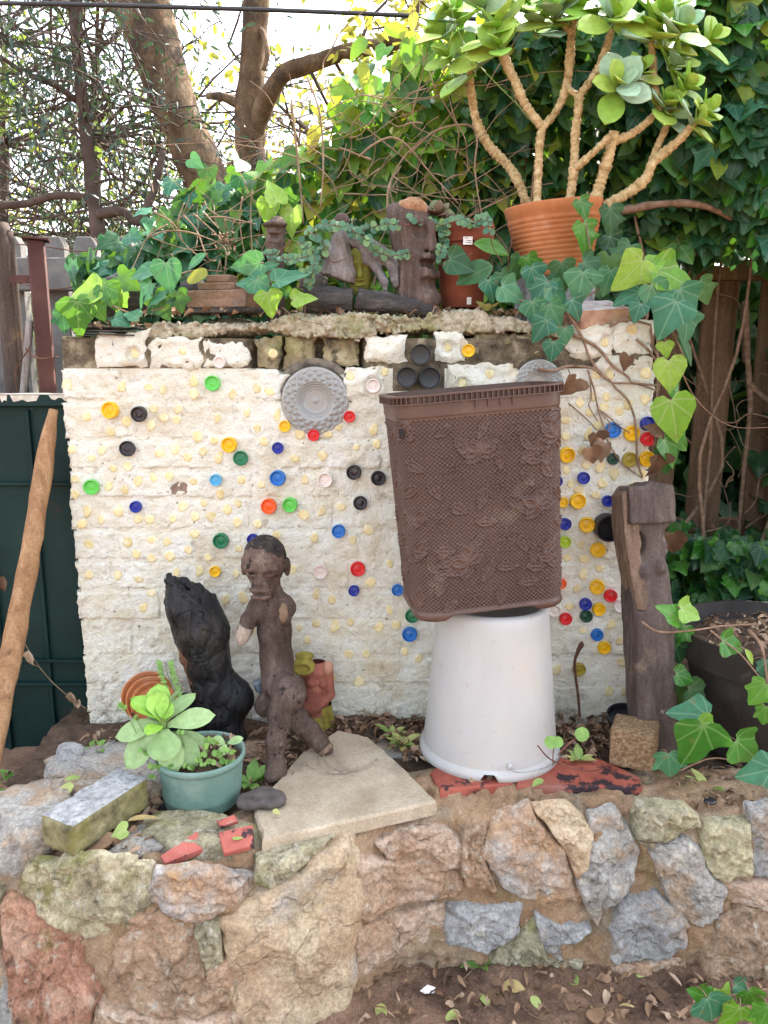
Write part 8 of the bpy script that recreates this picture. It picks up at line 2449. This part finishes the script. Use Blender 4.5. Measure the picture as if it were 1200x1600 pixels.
for L in ([(230, 372), (260, 365), (300, 372), (345, 385), (352, 410), (350, 440)], [(285, 335), (310, 365), (322, 395), (330, 410)], [(300, 330), (320, 358), (345, 372)], [(320, 330), (340, 360)], [(380, 310), (378, 350), (382, 400)], [(352, 345), (350, 375)], [(282, 425), (310, 420), (345, 422)], [(330, 345), (355, 340), (400, 350)],
          [(240, 330), (270, 350), (285, 372)], [(395, 300), (392, 350), (396, 420)], [(280, 365), (278, 340), (290, 320)], [(370, 400), (395, 388), (402, 410)], [(345, 405), (340, 430), (335, 445)], [(255, 350), (240, 362), (228, 380)]):
    vt.append(([(u + HR.normal() * 3, v + HR.normal() * 3, 2.42 + HR.normal() * 0.03) for u, v in L], 0.0028))
for k in range(30):
    a = HR.uniform(0, 6.28); walk(HR.uniform(230, 470), HR.uniform(290, 430), HR.uniform(2.38, 2.5), 14 * math.cos(a), 14 * math.sin(a), 5, 14, HR.uniform(0.001, 0.0018))
tangle('dry tan twigs sticking out of the low ivy above the stepped block', 'twigs', vt, m_twig, 'dry_twigs')
sd_ = thing('dry_seedhead', 'brown dried seed head on the tan twigs above the stepped block', 'seed head', P(352, 372, 2.42))
for k in range(40):
    c = P(352 + HR.normal() * 9, 375 + HR.normal() * 14, 2.42 + HR.normal() * 0.01)
    inst('husk', leaf_me('dry', m_dryleaf), frame(c, HR.normal(size=3), HR.normal(size=3), HR.uniform(0.01, 0.02)), sd_)
# long arching shoots
tangle('long dark arching shoot with few leaves in front of the pale stems', 'shoot', [([(712, 40, 2.30), (735, 85, 2.28), (770, 125, 2.27), (810, 165, 2.28), (835, 195, 2.3)], 0.002), ([(700, 0, 2.3), (720, 60, 2.3), (745, 120, 2.3)], 0.0016)], m_stem, 'arching_shoot')

# ================================================================== trees beyond
def tree_thing(name, label, paths, bark, crown, group=None, loc=None):
    """paths: list of (points (u,v,Y) , radii px); crown: dict of leaf clouds"""
    p0 = P(*paths[0][0][0])
    t = thing(name, label, 'tree', (p0[0], p0[1], 0.36), group)
    for i, (pts, rads) in enumerate(paths):
        q = [P(*w) for w in pts]
        r = [px(x, w) for x, w in zip(rads, q)]
        if i == 0:
            q = [np.array((q[0][0] + 0.03, q[0][1], 0.3))] + q; r = [r[0] * 1.25] + r
        part('trunk' if i == 0 else 'limb', MB().tube(q, r, 20 if i == 0 else 10, smooth=14 if i == 0 else 8, lump=0.16 if i == 0 else 0.14, seed=i), bark, t)
    return t
def twiggy(t, seeds, depth, mat, r0, rng, droop=0.0, leaf=None, name='twigs'):
    """forked twigs grown from (point, direction, length); leaves gathered at the tips"""
    mb = MB(); tips = []
    def grow(p, d, L, r, lev):
        n = 4
        pts = [p]
        for j in range(n):
            d = d + rng.normal(size=3) * 0.22 + np.array((0, 0, -droop))
            d /= np.linalg.norm(d)
            p = p + d * L / n
            pts.append(p)
            if lev <= 1: tips.append((p, d))
        mb.tube(pts, np.linspace(r, r * 0.55, n + 1), 4 if lev < 2 else 5, cap=False)
        if lev > 0:
            for k in range(rng.randint(2, 4)):
                q = pts[rng.randint(1, n + 1)]
                dd = d + rng.normal(size=3) * 0.8
                dd /= np.linalg.norm(dd)
                grow(q, dd, L * rng.uniform(0.5, 0.8), r * 0.55, lev - 1)
    for p, d, L in seeds:
        grow(np.array(p), np.array(d) / np.linalg.norm(d), L, r0, depth)
    part(name, mb, mat, t)
    return tips
def leaves_at(t, tips, per, size, kind, mat, rng, spread, name='crown', stretch=1.0):
    L4 = []
    for p, d in tips:
        for k in range(per):
            L4.append(fr(p + rng.normal(size=3) * spread, d * 0.6 + rng.normal(size=3) * 0.7, rng.normal(size=3) + (0, 0, 0.6), rng.uniform(*size), None))
    if L4: scatter(name, kind, L4, mat, t)
def M_far(name, stops, trans, tcol):
    return M_leaf(name, stops, rough=0.5, trans=trans, tcol=tcol)
m_faryel = M_far('sunlit_small_leaf', [(0.0, (0.1, 0.14, 0.02)), (0.5, (0.19, 0.2, 0.03)), (1.0, (0.28, 0.24, 0.04))], 0.4, (0.5, 0.48, 0.06))
m_fargreen = M_far('far_green_leaf', [(0.0, (0.03, 0.07, 0.03)), (0.6, (0.06, 0.11, 0.035)), (1.0, (0.13, 0.17, 0.04))], 0.35, (0.3, 0.42, 0.05))
m_needle = M_far('dark_needles', [(0.0, (0.02, 0.04, 0.04)), (0.6, (0.035, 0.065, 0.05)), (1.0, (0.07, 0.09, 0.04))], 0.15, (0.1, 0.2, 0.06))
TRG = np.random.RandomState(99)
# leaning thick trunk
t1 = tree_thing('leaning_tree', 'thick leaning tree trunk with blotched tan and dark bark behind the ivy', [([(470, 860, 5.0), (410, 600, 5.0), (362, 400, 5.0), (322, 285, 5.0), (285, 195, 5.0), (255, 110, 5.0), (228, 30, 5.0), (205, -60, 5.0), (180, -220, 5.1)], [48, 44, 38, 36, 37, 39, 43, 46, 40]),
    ([(225, 10, 5.0), (180, 5, 5.1), (130, -20, 5.3)], [16, 14, 10]), ([(190, -180, 5.1), (260, -320, 5.2), (330, -480, 5.4)], [26, 20, 12])], m_bark, None, 'trees beyond the wall')
seeds = [(P(150, -20, 5.3), (-1, 0.1, 0.1), 0.9), (P(185, -230, 5.1), (-0.5, 0, 1), 1.2), (P(330, -480, 5.4), (0.5, -0.2, 1), 1.2), (P(300, -400, 5.3), (1, -0.5, 0.3), 1.3), (P(200, -260, 5.1), (-1, -0.4, 0.5), 1.3)]
tips = twiggy(t1, seeds, 3, m_barkdark, 0.02, TRG, 0.02)
leaves_at(t1, tips, 5, (0.05, 0.09), 'oval', m_fargreen, TRG, 0.10)
# second trunk with a long arching limb
t2 = tree_thing('grey_tree', 'upright grey-brown tree with one long limb arching over the climber', [([(402, 860, 5.9), (398, 560, 5.9), (392, 380, 5.9), (390, 220, 5.9), (394, 110, 5.9), (400, 20, 5.9), (408, -80, 5.9)], [27, 26, 25, 24, 22, 22, 20]),
    ([(397, 215, 5.9), (408, 178, 5.8), (425, 140, 5.7), (450, 112, 5.6), (490, 98, 5.5), (540, 82, 5.4), (590, 72, 5.3), (650, 60, 5.2), (720, 40, 5.1)], [14, 15, 15, 14, 13, 12, 11, 10, 8]), ([(440, 122, 5.7), (470, 104, 5.62), (500, 98, 5.6)], [7, 6, 5]), ([(390, 170, 5.9), (350, 152, 6.0), (325, 150, 6.1)], [9, 7, 5]),
    ([(400, 40, 5.9), (412, 55, 5.8), (418, 85, 5.7), (412, 110, 5.7)], [6, 5, 4, 4])], m_bark, None, 'trees beyond the wall')
seeds = [(P(560, 78, 5.4), (0.3, 0, 1), 0.5), (P(480, 100, 5.5), (0.2, 0.2, -1), 0.5), (P(640, 62, 5.2), (0.5, 0, 1), 0.5), (P(410, -80, 5.9), (0.3, 0.2, 1), 1.2), (P(405, -60, 5.9), (1, 0.2, 0.7), 1.2), (P(405, -70, 5.9), (-1, -0.2, 0.8), 1.1), (P(520, 90, 5.5), (0.5, 0.2, -0.8), 0.5), (P(600, 70, 5.3), (0.3, -0.2, -1), 0.45)]
tips = twiggy(t2, seeds, 3, m_barkdark, 0.014, TRG, 0.03)
leaves_at(t2, tips, 2, (0.05, 0.09), 'oval', m_faryel, TRG, 0.09)
# thin dark tree with drooping twigs
t3 = tree_thing('thin_dark_tree', 'thin dark straight tree with drooping bare twigs beyond the picket fence', [([(172, 860, 4.6), (158, 420, 4.6), (151, 350, 4.6), (143, 280, 4.6), (134, 210, 4.6), (126, 130, 4.6), (120, 60, 4.6), (114, -10, 4.6), (108, -120, 4.6)], [13, 12, 11, 10.5, 10, 9, 9, 8, 7]),
    ([(120, 55, 4.6), (124, 20, 4.55), (122, -40, 4.5)], [6, 6, 5]), ([(118, 155, 4.6), (80, 130, 4.5), (40, 115, 4.4), (0, 88, 4.3)], [5, 5, 4, 3]), ([(150, 335, 4.6), (190, 330, 4.5), (215, 345, 4.5), (240, 300, 4.5), (255, 235, 4.5)], [8, 7, 7, 6, 5]), ([(150, 310, 4.7), (90, 305, 4.7), (40, 318, 4.7), (-20, 322, 4.7)], [6, 6, 6, 6])], m_barkdark, None, 'trees beyond the wall')
seeds = []
for k in range(46):
    v = TRG.uniform(-60, 330)
    a = TRG.uniform(0, 6.28)
    seeds.append((P(108 + (v + 60) * 0.11, v, 4.6), (math.cos(a), math.sin(a) * 0.7, TRG.uniform(-0.25, 0.25)), TRG.uniform(0.5, 1.0)))
tips = twiggy(t3, seeds, 2, m_barkdark, 0.007, TRG, 0.10)
leaves_at(t3, tips, 2, (0.03, 0.07), 'slim', m_needle, TRG, 0.03)
# trees further off: trunk, forked limbs and loose crowns
def far_tree(label, u, Y, ztop, rad, leafmat, n, size, seed, barkm=m_barkdark, dense=6, kind='oval'):
    r2 = np.random.RandomState(seed)
    x = P(u, 400, Y)[0]
    t = thing('far_tree', label, 'tree', (x, Y, 0.36), 'trees beyond the wall')
    hgt = ztop - 0.36
    trunk = [(x + 0.12 * r2.normal() * q, Y + 0.1 * r2.normal() * q, 0.3 + hgt * 0.8 * q) for q in np.linspace(0, 1, 6)]
    part('trunk', MB().tube(trunk, np.linspace(0.11, 0.03, 6), 10, smooth=4, lump=0.15), barkm, t)
    seeds = []
    for k in range(n):
        q = trunk[r2.randint(1, 6)]
        a = r2.uniform(0, 6.28)
        seeds.append((q, (math.cos(a), math.sin(a), r2.uniform(-0.1, 0.8)), rad * r2.uniform(0.5, 1.0)))
    tips = twiggy(t, seeds, 2, barkm, 0.02, r2, 0.02)
    leaves_at(t, tips, max(2, int(dense * 0.42)), (size[0] * 0.8, size[1] * 0.8), kind, leafmat, r2, 0.16)
far_tree('sunlit yellow-green tree between the two trunks, nearest of the pale crowns'.replace('nearest', 'first'), 470, 8.5, 4.6, 1.7, m_faryel, 24, (0.07, 0.13), 1, dense=6)
far_tree('yellow-leaved tree showing beside the arching limb', 585, 10.5, 5.0, 1.9, m_faryel, 22, (0.08, 0.15), 2, dense=5)
far_tree('dull green tree behind the leaning trunk', 330, 9.5, 5.2, 1.9, m_fargreen, 24, (0.06, 0.12), 3, dense=5)
far_tree('dark feathery tree behind the thin dark trunk', 160, 8.0, 5.4, 1.8, m_needle, 44, (0.05, 0.11), 4, dense=7, kind='slim')
far_tree('dark feathery tree at the outer end of the picket fence', 20, 7.5, 5.2, 1.7, m_needle, 44, (0.05, 0.11), 5, dense=7, kind='slim')
far_tree('olive green tree low behind the pickets', 95, 12.0, 4.4, 2.2, m_faryel, 22, (0.09, 0.16), 6, dense=6)
far_tree('bushy green tree low behind the rusty post', 230, 11.0, 4.2, 2.0, m_fargreen, 24, (0.09, 0.16), 7, dense=6)
far_tree('yellow-green tree above the ivy hedge corner', 1130, 7.0, 4.8, 1.5, m_faryel, 22, (0.07, 0.12), 8, dense=5)
far_tree('green tree rising behind the tall potted plant', 900, 8.0, 5.0, 1.8, m_fargreen, 22, (0.08, 0.13), 9, dense=6)
far_tree('tall dark tree outside the garden beyond the gate', -190, 9.0, 5.4, 2.2, m_needle, 26, (0.07, 0.13), 10, dense=7, kind='slim')
far_tree('broad green tree outside the garden beyond the planter', 1500, 8.0, 5.2, 2.2, m_fargreen, 26, (0.09, 0.15), 11, dense=7)
# low shrubs closing the gaps between the pickets
sh = thing('garden_shrub', 'low sunlit shrubs seen between the concrete pickets', 'shrub', (-2.0, 5.2, 0.36))
L4 = []
for k in range(5000):
    x = TRG.uniform(-3.6, 0.2); z = 0.36 + 1.5 * TRG.rand() ** 0.7; y = 5.0 + TRG.rand() * 1.0
    L4.append(fr((x, y, z), TRG.normal(size=3), TRG.normal(size=3) + (0, -0.5, 0.6), TRG.uniform(0.05, 0.11)))
scatter('foliage', 'oval', L4, m_fargreen, sh)
# overhead cable
cb = MB().tube([(-4.0, 3.6, P(-100, 4, 3.6)[2] + 0.02), tuple(P(0, 5, 3.6)), tuple(P(300, 12, 3.6)), tuple(P(560, 21, 3.6)), tuple(P(900, 38, 3.6)), tuple(P(1250, 60, 3.6)), (4.5, 3.6, 3.2)], 0.009, 8, smooth=6)
solo('overhead_cable', cb, m_blackgl, 'thick black cable crossing the sky above the trees', 'cable')
# dry leaves fallen on ledge below the gate: thin twig with withered leaves
wd = thing('withered_twig', 'thin withered twig with dead leaves hanging across the green gate', 'twig', P(80, 1060, 2.2))
part('stem', MB().tube([P(30, 990, 2.22), P(60, 1040, 2.21), P(95, 1078, 2.2), P(138, 1110, 2.2)], 0.0014, 5, smooth=5), m_twig, wd)
for u, v, s, a in ((46, 1030, 34, 90), (112, 1092, 28, 80), (120, 1100, 22, 120), (136, 1130, 30, 95), (3, 912, 30, 100)):
    px_leaf(wd, u, v, s, a, 2.2, 'dry', m_dryleaf)
